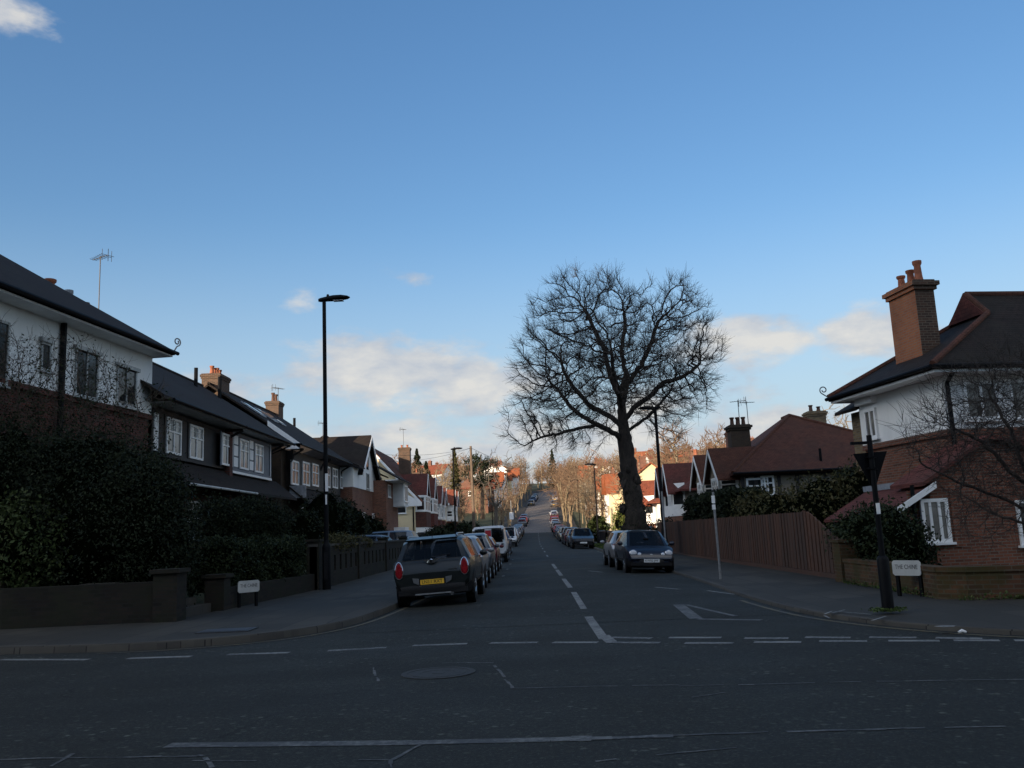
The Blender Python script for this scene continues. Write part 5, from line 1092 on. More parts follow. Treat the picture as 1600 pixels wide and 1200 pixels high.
# ------------------------------------------------------------------ planting near the camera
def near_planting():
    bush('evergreen_shrub', 'huge dark evergreen shrub overhanging the left corner wall', 'shrub', [((-9.6, 19.9, 1.9), (2.3, 1.7, 2.0), 1), ((-11.8, 20.3, 2.5), (2.2, 1.9, 2.2), 1), ((-8.3, 19.4, 1.6), (1.0, 1.0, 1.6), .6), ((-8.6, 19.9, 2.7), (.9, 1.0, 1.0), .5), ((-10.2, 20.4, 3.2), (1.7, 1.6, 1.1), .8), ((-13.8, 21.0, 2.9), (2.2, 1.9, 2.2), .7)], 105000, .036, leaf_dark, core=.74, sig=.16)
    h = thing('straggly_shrub', 'tall straggly shrub with thin twigs against the white upper storey', 'shrub', (-11.5, 22, .3))
    att = ell_points(1500, [((-11.6, 21.6, 5.2), (2.0, 1.3, 1.9)), ((-13.0, 21.6, 5.6), (1.4, 1.2, 1.9)), ((-10.0, 21.4, 4.6), (1.5, 1.0, 1.6))], 8)
    seeds = [([(-11.5+.5*math.sin(k*1.7), 21.6+.3*math.cos(k*2.2), .3), (-11.6+1.9*math.sin(k*1.7+.3), 21.6+.7*math.cos(k*2.2), 3.4)], -1) for k in range(9)]
    N, par = grow(att, seeds, .26, .2, 60, 4, .2); r, k = radii(par, .006, 2.3); T, Cw = tree_meshes(N, par, np.minimum(r, .04), .03, 4, 3, .0055, tw_len=.42); T.build('stem', bark_twig, h); Cw.build('twigs', bark_twig, h)
    tips = N[len(N)//4:]; P = np.repeat(tips[NRNG.integers(0, len(tips), 2600)], 4, 0); P = P+NRNG.normal(size=P.shape)*.14; leaves('foliage', P[NRNG.uniform(size=len(P)) > (P[:, 2]-3.6)/4.2], .034, leaf_hedge, h)
    bush('evergreen_shrub', 'brighter green bush at the left edge above the garden wall', 'shrub', [((-10.7, 18.75, 1.75), (1.0, .7, 1.0), 1)], 5000, .05, leaf_mid, core=.7)
    hedge('clipped_hedge', 'dark clipped hedge on the low wall directly behind the pale street name plate', -8.0, -7.1, 21.2, 24.4, .5, 1.62, 14000, .036, leaf_hedge)
    hedge('clipped_hedge', 'dark clipped hedge continuing on the wall right up to the lamp post', -7.9, -6.8, 24.42, 27.2, .5, 1.60, 13000, .036, leaf_hedge)
    hedge('clipped_hedge', 'small low hedge behind the steps of the left corner garden', -9.2, -7.9, 20.6, 22.6, .6, 1.35, 3500, .05, leaf_hedge)
    for i, (x, y) in enumerate(((-9.35, 27.0), (-8.9, 27.7), (-8.5, 28.3))):
        h = thing('standard_tree', ('dark clipped tree nearest the corner, left of three in the garden', 'middle one of three dark clipped trees behind the hedge', 'dark clipped tree nearest the lamp post, right of three')[i], 'tree', (x, y, .4), 0, 'clipped trees behind the hedge')
        mb = MB(); mb.tube([(x, y, .3), (x+.03, y, 2.0)], [.06, .05], 7); mb.build('trunk', bark_grey, h); leaves('crown', clumps([((x, y, 2.3), (.85, .75, .65), 1)], 9000, 24, .13, .3), .04, leaf_dark, h)
    bush('round_bush', 'low round dark bush in the garden just left of the lamp post', 'bush', [((-9.1, 31.0, 1.35), (1.0, 1.0, .75), 1)], 4500, .05, leaf_hedge)
    bush('dark_yew', 'tall dark yew behind the slotted wall, hiding the second house door', 'bush', [((-10.2, 44.5, 2.2), (1.5, 1.6, 1.9), 1), ((-9.7, 47.0, 2.1), (1.2, 1.6, 1.6), .8), ((-10.4, 41.5, 1.7), (1.1, 1.3, 1.3), .5)], 12000, .07, leaf_dark, core=.8)
    bush('dark_yew', 'dark spreading shrub in front of the white trellis porch', 'bush', [((-11.2, 56.0, 2.0), (1.2, 2.4, 1.6), 1), ((-11, 62, 1.8), (1.1, 2.4, 1.5), 1)], 7000, .08, leaf_dark, core=.8)
    h = thing('wall_creeper', 'brownish creeper growing over the top of the slotted brick wall', 'creeper', (-6.6, 33, 1.5)); leaves('foliage', clumps([((-6.7, 31.5, 1.5), (.35, 2.6, .28), 1), ((-6.7, 35.5, 1.45), (.3, 2.0, .22), .6)], 5000, 14, .07, .1), .045, leaf_olive, h)
    bush('garden_shrub', 'dark shrubs behind the cars in front of the yellow house', 'shrub', [((-8.6, 84.0, 1.2), (1.4, 5, 1.3), 1), ((-8.4, 97, 1.6), (1.3, 6, 1.4), 1)], 7000, .10, leaf_dark, core=.85)
    bush('garden_shrub', 'dark evergreen screen in front of the red roofed bay houses', 'shrub', [((-8.2, 112, 1.9), (1.2, 7, 1.3), 1), ((-8.0, 127, 2.0), (1.3, 6, 1.5), 1)], 6000, .11, leaf_hedge, core=.85)
    bush('dark_yew', 'dark yew added behind the white gabled house to shade the cream gable', 'tree', [((-18.2, 80.0, 5.6), (3.6, 1.9, 5.0), 1)], 9000, .13, leaf_dark, core=.92, sig=.2)  # added tree, sized to block the sun from the yellow house's gable
    # right side
    hedge('tall_hedge', 'tall dark clipped hedge above the brown fence on the right', 7.7, 9.15, 34.2, 44.0, .1, 2.8, 24000, .075, leaf_dark)
    bush('garden_shrub', 'loose grey-green shrub spilling behind the brown fence', 'shrub', [((9.7, 29.5, 1.75), (1.3, 2.0, 1.15), 1), ((11.0, 28.8, 2.0), (1.4, 1.6, 1.15), .8), ((8.7, 31.5, 1.6), (1.0, 1.6, 1.0), .6)], 13000, .06, leaf_olive, core=.8, sig=.18)
    bush('garden_shrub', 'russet leaved shrub between fence and tall hedge', 'shrub', [((8.3, 33.0, 1.7), (.7, 1.3, .9), 1)], 4500, .05, leaf_olive)
    bush('dark_yew', 'very dark shrub against the wall of the hipped house', 'bush', [((15.6, 42, 2.5), (1.7, 1.8, 1.5), 1), ((17.4, 41, 2.4), (1.6, 2.0, 1.5), .6)], 9000, .08, leaf_dark, core=.82)
    bush('corner_bush', 'dense green bush behind the mossy wall at the right signpost', 'bush', [((8.0, 20.6, 1.05), (.70, 1.4, .80), 1), ((7.85, 19.3, .85), (.6, .8, .65), .5), ((7.9, 21.8, 1.1), (.6, .8, .6), .5)], 12000, .042, leaf_hedge, core=.8, sig=.12)
    bush('round_bush', 'round clipped bush beside the far right lamp post', 'bush', [((6.75, 88, 1.55), (1.15, 1.2, 1.4), 1)], 5000, .075, leaf_mid, core=.86, sig=.08)
    bush('garden_shrub', 'sunlit yellow-green shrub left of the oak trunk', 'shrub', [((9.0, 84, 2.0), (1.2, 2, 1.8), 1), ((9.3, 79, 2.2), (1.0, 1.6, 1.6), 1)], 6000, .10, leaf_sun, core=.7)
    bush('garden_shrub', 'dark low shrub in front of the white gabled houses', 'shrub', [((8.9, 58, 1.0), (1.0, 3, 1.0), 1)], 3000, .08, leaf_dark, core=.8)
    # grass verge under the oak and weeds at wall feet
    P = np.column_stack([NRNG.uniform(4.95, 6.3, 9000), NRNG.uniform(50, 78, 9000), np.full(9000, .0)]); P[:, 2] = [zr(y)+.16 for y in P[:, 1]]
    mb = MB(); mb.grid([[(6.35, Y, zr(Y)+.145), (4.92, Y, zr(Y)+.142)] for Y in np.arange(49.5, 78.6, 2)]); v = mb.build('grass_verge', ground_m, kind='structure')
    V, Fc = leaf_arrays(P, .06); mesh_np('grass', V, Fc, grass_m, None, 'stuff')
    P = np.concatenate([np.column_stack([NRNG.normal(5.46, .13, 500), NRNG.normal(14.13, .10, 500), NRNG.uniform(.13, .17, 500)]), np.column_stack([NRNG.uniform(6.9, 7.03, 700)+.1*np.abs(NRNG.normal(size=700))*0, NRNG.uniform(15.7, 20.5, 700), .14+.05*np.abs(NRNG.normal(size=700))]), np.column_stack([NRNG.uniform(7.05, 9.6, 500), NRNG.uniform(-.06, .0, 500), .14+.05*np.abs(NRNG.normal(size=500))])])
    m = P[:, 1] < 1; P[m, 1] += 15.22-.22*(P[m, 0]-7.2)-.04
    V, Fc = leaf_arrays(P, .022); mesh_np('weeds', V, Fc, grass_m, None, 'stuff')
    # bare spreading tree in the right corner garden
    h = thing('magnolia_tree', 'bare spreading tree with thin arching twigs in the right corner garden', 'tree', (10.15, 17.4, 0))
    att = ell_points(2300, [((9.6, 17.3, 3.3), (1.9, 1.4, 1.6)), ((8.6, 17.3, 3.0), (1.35, 1.1, 1.15)), ((10.6, 17.4, 3.8), (2.0, 1.5, 1.3)), ((9.2, 17.3, 1.7), (1.5, 1.0, .8)), ((11.5, 17.4, 2.5), (1.5, 1.2, 1.5))], 12)
    seeds = [([(10.2, 17.4, -.1), (10.05, 17.4, .9), (10.0, 17.4, 1.4)], -1), ([(10.0, 17.4, 1.4), (9.7, 17.3, 1.9), (9.25, 17.2, 2.3), (8.8, 17.2, 2.9), (8.3, 17.2, 3.2)], 0), ([(10.0, 17.4, 1.4), (9.75, 17.5, 2.2), (9.55, 17.5, 3.1), (9.2, 17.5, 3.9)], 0),
             ([(10.0, 17.4, 1.4), (10.1, 17.4, 2.4), (9.95, 17.4, 3.4), (10.1, 17.4, 4.3)], 0), ([(10.0, 17.4, 1.3), (10.7, 17.4, 2.2), (11.3, 17.4, 3.4)], 0), ([(10.05, 17.4, .9), (9.5, 17.1, 1.25), (8.8, 17.1, 1.5), (8.2, 17.0, 1.9)], 0), ([(10.0, 17.4, 1.2), (9.3, 17.6, 1.8), (8.6, 17.7, 2.1), (7.9, 17.7, 2.5)], 0)]
    N, par = grow(att, seeds, .17, .13, 90, 6, .34); r, k = radii(par, .0058, 2.2); r = r*(.15/max(r[0], .01)) if r[0] > .15 else r
    T, Cw = tree_meshes(N, par, r, .025, 4, 7, .0056, tw_len=.46); T.build('trunk', bark_oak, h, smooth=True, angle=70); Cw.build('crown', bark_oak, h)
near_planting()
# ------------------------------------------------------------------ cars
CARS = {  # stations rear to front: y/L, bottom, belt, top (of H), bottom, belt, top half widths (of W/2), glass flag for the span that follows
 'hatch': [(-.5, .25, .50, .515, .80, .88, .80, ''), (-.487, .20, .62, .632, .88, .95, .86, ''), (-.468, .20, .665, .682, .91, .96, .84, 'r'), (-.395, .19, .66, .945, .93, .97, .66, ''), (-.34, .18, .655, .972, .94, .98, .69, 's'), (-.13, .17, .645, .998, .95, .99, .71, ''), (-.105, .17, .645, 1.0, .95, .99, .71, 's'), (.08, .17, .63, .985, .95, .99, .69, 'w'), (.27, .17, .615, .632, .94, .97, .84, ''), (.39, .18, .565, .585, .93, .96, .80, ''), (.465, .20, .49, .505, .90, .90, .74, ''), (.495, .22, .40, .41, .82, .84, .7, ''), (.5, .24, .33, .34, .78, .78, .66, '')],
 'suv': [(-.5, .26, .47, .485, .86, .92, .84, ''), (-.49, .22, .60, .612, .91, .96, .88, ''), (-.470, .22, .66, .675, .93, .965, .87, 'r'), (-.415, .21, .655, .945, .95, .97, .70, ''), (-.36, .20, .65, .985, .96, .98, .73, 's'), (-.12, .19, .64, 1.0, .97, .99, .745, ''), (-.095, .19, .64, 1.0, .97, .99, .745, 's'), (.13, .19, .63, .985, .97, .99, .73, 'w'), (.255, .19, .62, .64, .96, .98, .86, ''), (.40, .19, .60, .62, .95, .965, .82, ''), (.475, .21, .53, .545, .92, .92, .78, ''), (.495, .23, .42, .43, .86, .88, .74, ''), (.5, .25, .35, .36, .8, .8, .7, '')],
 'estate': [(-.5, .26, .47, .485, .84, .90, .82, ''), (-.49, .21, .60, .612, .9, .95, .87, ''), (-.475, .2, .66, .675, .92, .96, .86, 'r'), (-.43, .2, .655, .94, .93, .97, .68, ''), (-.39, .19, .65, .975, .94, .98, .70, 's'), (-.10, .18, .64, 1.0, .95, .99, .72, ''), (-.08, .18, .64, 1.0, .95, .99, .72, 's'), (.08, .18, .63, .985, .95, .99, .70, 'w'), (.24, .18, .615, .63, .94, .97, .84, ''), (.39, .19, .565, .58, .93, .95, .80, ''), (.47, .2, .48, .495, .9, .9, .74, ''), (.5, .24, .36, .37, .8, .8, .68, '')],
 'van': [(-.5, .24, .50, .515, .92, .95, .90, ''), (-.497, .22, .54, .55, .94, .97, .90, 'r'), (-.478, .2, .54, .93, .95, .98, .84, ''), (-.45, .19, .54, .985, .96, .99, .86, ''), (-.02, .18, .54, 1.0, .97, .99, .87, ''), (.02, .18, .54, 1.0, .97, .99, .87, 's'), (.14, .18, .53, .985, .97, .99, .84, 'w'), (.315, .18, .515, .535, .96, .97, .86, ''), (.44, .19, .46, .475, .94, .95, .80, ''), (.485, .21, .39, .40, .9, .9, .76, ''), (.5, .24, .3, .31, .82, .82, .7, '')],
}
def make_car(name, label, kind, L, W, H, paint, loc, rz, group=None, roll=0.0, detail=2, plate_text=None, wheel_r=.31, cat='car', tail=True, twin=False):
    root = thing(name, label, cat, loc, rz, group); root.rotation_euler = (0, roll, rz); hw = W/2
    secs = []
    for (y, zb, ze, zt, wb, we, wt, g) in CARS[kind]:
        y *= L; zb *= H; ze *= H; zt *= H; wb *= hw; we *= hw; wt *= hw; l = lambda t: (we+(wt-we)*t, ze+(zt-ze)*t)
        half = [(0, zb), (wb*.8, zb), (wb, zb+.10*H), (max(wb, we), zb+(ze-zb)*.62), (we, ze), l(.08), l(.87), (wt*.88, zt-.002), (wt*.45, zt+.006*H), (0, zt+.009*H)]
        secs.append([(x, y, z) for x, z in half])
    body, gw, gr, gs, gs2 = MB(), MB(), MB(), MB(), MB(); fl = [c[-1] for c in CARS[kind]]
    for i in range(len(secs)-1):
        a, b = secs[i], secs[i+1]; f = fl[i]
        for j in range(9):
            t = body
            if f == 'w' and j >= 7 or f == 'w' and j == 6: t = gw if j >= 7 else body
            if f == 'r' and j >= 7: t = gr
            if f in ('s', 'w') and j == 5: t = gs
            for s in (1, -1):
                q = [a[j], a[j+1], b[j+1], b[j]]; q = [(s*x, y, z) for x, y, z in q]; tt = gs2 if (t is gs and s < 0) else t; tt.face(q if s > 0 else q[::-1])
    for s, c in ((0, 1), (len(secs)-1, -1)):
        p = secs[s]; ring = [(x, y, z) for x, y, z in p]+[(-x, y, z) for x, y, z in p[-2:0:-1]]; body.face(ring if c > 0 else ring[::-1])
    # weld
    def weld(mb):
        mp = {}; nv = []; idx = []
        for v in mb.v:
            k = (round(v[0], 4), round(v[1], 4), round(v[2], 4))
            if k not in mp: mp[k] = len(nv); nv.append(v)
            idx.append(mp[k])
        nf = []
        for f in mb.f:
            g = []; [g.append(idx[i]) for i in f if idx[i] not in g]
            nf.append(tuple(g) if len(g) > 2 else None)
        mb.m = [m for m, f in zip(mb.m, nf) if f]; mb.f = [f for f in nf if f]; mb.v = nv
    for mb in (body, gw, gr, gs, gs2): weld(mb)
    kw = dict(world=False, smooth=True)
    body.build('body', paint, root, angle=32, **kw); gw.build('windscreen', car_glass, root, **kw); gr.build('rear_window', car_glass, root, **kw); gs.build('side_window', car_glass, root, **kw); gs2.build('side_window', car_glass, root, **kw)
    if detail:
        for sx in (-1, 1):
            for (y0, zz) in ((.02*L, .50), (-.27*L, .48)):
                mb = MB(); x = sx*hw*.42; mb.box(x-.22, x+.22, y0-.10, y0+.06, .40*H, (zz+.18)*H); mb.box(x-.12, x+.12, y0-.09, y0, (zz+.18)*H, (zz+.33)*H); mb.build('seat', black_plastic, root, world=False)
        mb = MB(); mb.box(-hw*.8, hw*.8, -.40*L, .24*L, .22*H, .40*H); mb.build('cabin_floor', black_plastic, root, world=False)
    wy = .30*L if kind != 'van' else .31*L
    for sx in (-1, 1):
        for sy in (-1, 1):
            x0 = sx*(hw-.12); mb = MB(); r = wheel_r; P = [(r*.62, -.10), (r*.95, -.10), (r, -.06), (r, .06), (r*.95, .10), (r*.62, .10)]
            mb.lathe((x0, sy*wy, r), P, 22, 'x'); t = mb.build('wheel', tyre_m, root, world=False, smooth=True)
            if detail:
                mb = MB(); mb.lathe((x0+sx*.085, sy*wy, r), [(r*.64, -.01), (r*.64, .015), (r*.56, .016), (r*.55, 0.004)], 20, 'x')
                for k in range(5):
                    a = 2*math.pi*k/5; cy, cz = math.cos(a), math.sin(a); mb.tube([(x0+sx*.10, sy*wy, r), (x0+sx*.10, sy*wy+cy*r*.56, r+cz*r*.56)], [.035, .028], 5)
                mb.lathe((x0+sx*.10, sy*wy, r), [(.06, -.02), (.06, .02), (.03, .025)], 10, 'x'); mb.build('rim', alloy, t, world=False)
            mb = MB(); mb.lathe((sx*(hw*.955), sy*wy, r+.01), [(r+.075, -.02*sx), (r+.075, .032*sx), (r+.03, .034*sx)], 22, 'x'); mb.build('wheel_arch', black_plastic, root, world=False)
    def ybody(zf, front):
        pts = sorted(((c[2]*H, c[0]*L) for c in CARS[kind] if (c[0] > .3 if front else c[0] < -.46))); return float(np.interp(zf, [p[0] for p in pts], [p[1] for p in pts]))
    for sx in (-1, 1):                             # mirrors
        y = .20*L if kind != 'van' else .24*L; mb = MB(); blob(mb, (sx*(hw+.08), y, .685*H if kind != 'van' else .6*H), (.10, .06, .075), 1, 6, 0); mb.build('door_mirror', paint, root, world=False, smooth=True)
    if detail:
        mb = MB(); zz = .33*H
        for s in (-1, 1): mb = MB(); mb.box(s*hw*.99-.012, s*hw*.99+.012, -.2*L, .2*L, .30*H, .335*H); mb.build('side_trim', black_plastic, root, world=False)
    if tail:
        for sx in (-1, 1):
            mb = MB(); yb = -.483*L; x = sx*hw*.80; mb.hexa([(x-.09, yb-.03, .45*H), (x+.09, yb-.03, .45*H), (x+.09, yb+.10, .45*H), (x-.09, yb+.10, .45*H), (x-.075, yb-.02, .64*H), (x+.075, yb-.02, .64*H), (x+.08, yb+.12, .64*H), (x-.08, yb+.12, .64*H)]); mb.build('tail_light', red_lamp, root, world=False)
        mb = MB(); mb.box(-.26, .26, -.5*L-.012, -.5*L+.02, .33*H, .33*H+.11); p = mb.build('number_plate', plate_y, root, world=False)
    mb = MB(); mb.box(-hw*.86, hw*.86, -.5*L-.008, -.5*L+.1, .19*H, .255*H); mb.build('rear_bumper', black_plastic, root, world=False); mb = MB(); mb.box(-hw*.82, hw*.82, .5*L-.1, .5*L+.02, .19*H, .26*H); mb.build('front_bumper', black_plastic, root, world=False)
    if not twin:
        for sx in (-1, 1):
            mb = MB(); x = sx*hw*.70; y = .462*L; mb.hexa([(x-.17, y+.02, .40*H), (x+.15, y-.05, .40*H), (x+.15, y-.2, .40*H), (x-.17, y-.2, .40*H), (x-.17, y-.02, .485*H), (x+.15, y-.10, .50*H), (x+.15, y-.2, .50*H), (x-.17, y-.2, .485*H)] if sx > 0 else [(x-.15, y-.05, .40*H), (x+.17, y+.02, .40*H), (x+.17, y-.2, .40*H), (x-.15, y-.2, .40*H), (x-.15, y-.10, .50*H), (x+.17, y-.02, .485*H), (x+.17, y-.2, .485*H), (x-.15, y-.2, .50*H)]); mb.build('headlight', clear_lamp, root, world=False)
        mb = MB(); mb.box(-.38, .38, .488*L, .5*L+.008, .33*H, .39*H); mb.build('grille', black_plastic, root, world=False)
    mb = MB(); mb.box(-.26, .26, .5*L+.006, .5*L+.03, .265*H, .265*H+.11); p = mb.build('number_plate', plate_w, root, world=False)
    return root

def build_near_cars():
    dk = m_paint('dark_green_paint', (0.003, 0.006, 0.006), 0, .35); navy = m_paint('navy_paint', (0.006, 0.010, 0.022), .1, .3)
    # ---- dark rounded compact, nearest car on the left
    Yc = 22.2; X = -2.14
    r = make_car('parked_car', 'dark green rounded car with yellow rear plate and oval red lamps, nearest the junction', 'suv', 4.05, 1.79, 1.54, dk, (X, Yc, road_z(X, Yc)-.01), R(-1.2), 'cars parked along the left kerb', roll=-R(2.4), tail=False, wheel_r=.33)
    yb = -2.025
    for sx in (-1, 1):
        mb = MB(); x = sx*.735; rows = []
        for (k, d) in ((1.0, 0.0), (1.0, -.045), (.8, -.055)): rows.append([(x+k*.084*math.cos(a)*(1-.12*math.sin(a)), yb+.03+d+.04*max(0, math.sin(a)), .845+k*.178*math.sin(a)) for a in np.linspace(0, 2*math.pi, 20, endpoint=False)])
        mb.grid(rows, True); mb.face(rows[-1]); t = mb.build('tail_light', red_lamp, r, world=False, smooth=True)
        mb = MB(); ring = [(x+.090*math.cos(a)*(1-.12*math.sin(a)), yb-.012+.04*max(0, math.sin(a)), .845+.187*math.sin(a)) for a in np.linspace(0, 2*math.pi, 24)]; mb.tube(ring, .014, 6); mb.build('chrome_ring', chrome, t, world=False)
    mb = MB(); mb.box(-.285, .285, yb-.045, yb-.02, .495, .625); p = mb.build('number_plate', black_plastic, r, world=False)
    mb = MB(); mb.box(-.265, .265, yb-.050, yb-.045, .507, .613); q = mb.build('plate_face', plate_y, p, world=False)
    text('plate_lettering', 'LN11 RXT', .105, letter, p, (0, yb-.051, .560), (R(90), 0, 0))
    mb = MB()
    for s in (-1, 1): mb.hexa([(s*.30, yb-.03, .50), (s*.42, yb-.03, .56), (s*.42, yb, .56), (s*.30, yb, .50), (s*.30, yb-.03, .64), (s*.44, yb-.03, .66), (s*.44, yb, .66), (s*.30, yb, .64)])
    mb.box(-.3, .3, yb-.028, yb-.01, .465, .49); mb.build('plate_surround', alloy, r, world=False)
    # winged badge, small name lettering, tailgate line, wiper, roof spoiler, exhaust, roof rails, aerial
    mb = MB(); y = yb-.005
    mb.lathe((0, y, 1.005), [(.052, .02), (.052, -.016), (.038, -.02)], 18, 'y')
    for s in (-1, 1): mb.prism([(s*.045, y-.012, 1.035), (s*.165, y+.0, 1.035), (s*.12, y-.0, .995), (s*.095, y-.0, .99), (s*.085, y-.006, .965), (s*.045, y-.012, .975)], Vector((0, .02, 0)))
    mb.build('badge', chrome, r, world=False); mb = MB(); mb.lathe((0, yb-.026, 1.005), [(.036, .004), (.036, -.001)], 16, 'y'); mb.build('badge_centre', black_plastic, r, world=False)
    text('name_lettering', 'COOPER', .05, chrome, r, (.47, yb-.004, .80), (R(90), 0, 0), .004)
    mb = MB(); mb.box(-.72, .72, yb+.016, yb+.028, 1.035, 1.05); mb.build('tailgate_trim', chrome, r, world=False)
    mb = MB(); mb.hexa([(-.60, yb+.24, 1.465), (.60, yb+.24, 1.465), (.55, yb+.6, 1.50), (-.55, yb+.6, 1.50), (-.58, yb+.22, 1.50), (.58, yb+.22, 1.50), (.52, yb+.6, 1.56), (-.52, yb+.6, 1.56)]); mb.build('spoiler', dk, r, world=False)
    mb = MB(); mb.tube([(0, yb+.09, 1.09), (.42, yb+.13, 1.13)], .012, 5); mb.build('wiper', black_plastic, r, world=False)
    mb = MB(); mb.lathe((.42, yb+.02, .27), [(.04, .15), (.04, -.03), (.03, -.03)], 10, 'y'); mb.build('exhaust', chrome, r, world=False)
    mb = MB(); mb.box(-.40, .40, yb-.02, yb+.05, .285, .315); mb.build('diffuser_strip', grey_metal, r, world=False)
    mb = MB(); rows = []
    for z, y, w in ((.25, .10, .70), (.27, -.01, .76), (.38, -.035, .80), (.47, -.035, .82), (.50, -.01, .83)): rows.append([(-w-.06, yb+.45, z), (-w-.035, yb+.18, z), (-w+.10, yb+y+.03, z), (-.3, yb+y, z), (.3, yb+y, z), (w-.10, yb+y+.03, z), (w+.035, yb+.18, z), (w+.06, yb+.45, z)])
    mb.grid(rows); mb.build('lower_bumper', black_plastic, r, world=False, smooth=True)
    for s in (-1, 1): mb = MB(); mb.tube([(s*.56, yb+.45, 1.53), (s*.57, yb+.6, 1.575), (s*.57, yb+1.9, 1.585), (s*.56, yb+2.2, 1.54)], .022, 6); mb.build('roof_rail', alloy, r, world=False)
    mb = MB(); mb.tube([(0, yb+.5, 1.54), (0, yb+.36, 1.70)], .008, 4); mb.build('aerial', black_plastic, r, world=False)
    for s in (-1, 1): mb = MB(); mb.box(s*.45-.14, s*.45+.14, yb+.75, yb+.83, .98, 1.3); mb.build('headrest', black_plastic, r, world=False) if False else None
    # ---- navy small hatchback facing the camera on the right
    X, Yf = 3.98, 32.25
    r = make_car('parked_car', 'navy blue small car with twin round headlights facing the junction', 'hatch', 3.85, 1.65, 1.45, navy, (X, Yf, road_z(X, Yf)-.02), R(180+1.5), 'cars parked along the right kerb', roll=-R(2.6), twin=True)
    for sx in (-1, 1):
        for (x, rr, zz) in ((.60, .125, .66), (.395, .075, .625)):
            mb = MB(); mb.lathe((sx*x, 1.80-.02*(x > .5), zz), [(rr, -.12), (rr, .05), (rr*.9, .065), (rr*.5, .08), (.001, .085)], 18, 'y'); t = mb.build('headlight', clear_lamp, r, world=False, smooth=True)
            mb = MB(); mb.tube([(sx*x+rr*1.02*math.cos(a), 1.83-.02*(x > .5), zz+rr*1.02*math.sin(a)) for a in np.linspace(0, 2*math.pi, 20)], .012, 5); mb.build('chrome_ring', chrome, t, world=False)
    mb = MB(); mb.lathe((0, 1.845, .585), [(.075, -.05), (.075, .04), (.06, .045)], 20, 'y'); b = mb.build('badge', alloy, r, world=False)
    for body_, zz, s in (('V', .612, .055), ('W', .562, .055)): text('badge_letter', body_, s, letter, b, (0, 1.892, zz), (R(90), 0, R(180)))
    mb = MB(); rows = []
    for z, y, w in ((.20, 1.80, .66), (.24, 1.92, .70), (.34, 1.945, .74), (.46, 1.94, .76), (.51, 1.90, .77)): rows.append([(w+.05, 1.45, z), (w+.03, 1.66, z), (w-.12, y-.05, z), (.3, y, z), (-.3, y, z), (-w+.12, y-.05, z), (-w-.03, 1.66, z), (-w-.05, 1.45, z)])
    mb.grid(rows); mb.build('lower_bumper', black_plastic, r, world=False, smooth=True)
    mb = MB(); mb.box(-.5, .5, 1.86, 1.95, .405, .46) if False else mb.box(-.45, .45, 1.85, 1.915, .52, .55); mb.build('grille', black_plastic, r, world=False)
    t = text('plate_lettering', 'KW02 JMF', .10, letter, r, (0, 1.957, .438), (R(90), 0, R(180)))
    mb = MB(); blob(mb, (.0, .75, 1.16), (.10, .03, .035), 2, 5, 0); mb.build('interior_mirror', black_plastic, r, world=False)
build_near_cars()
silver = m_paint('silver_paint', (0.30, 0.31, 0.33), .6, .3); grey_p = m_paint('grey_paint', (0.10, 0.11, 0.125), .5, .3); blk = m_paint('black_car_paint', (0.010, 0.010, 0.012), .2, .25); whitep = m_paint('white_car_paint', (0.62, 0.63, 0.64), 0, .3); redp = m_paint('red_car_paint', (0.30, 0.012, 0.012), .1, .3); dred = m_paint('maroon_car_paint', (0.10, 0.012, 0.016), .2, .3); bluep = m_paint('blue_car_paint', (0.03, 0.055, 0.11), .3, .3); creamp = m_paint('pale_gold_paint', (0.48, 0.42, 0.32), .3, .3); bgrey = m_paint('blue_grey_paint', (0.16, 0.19, 0.22), .4, .3)
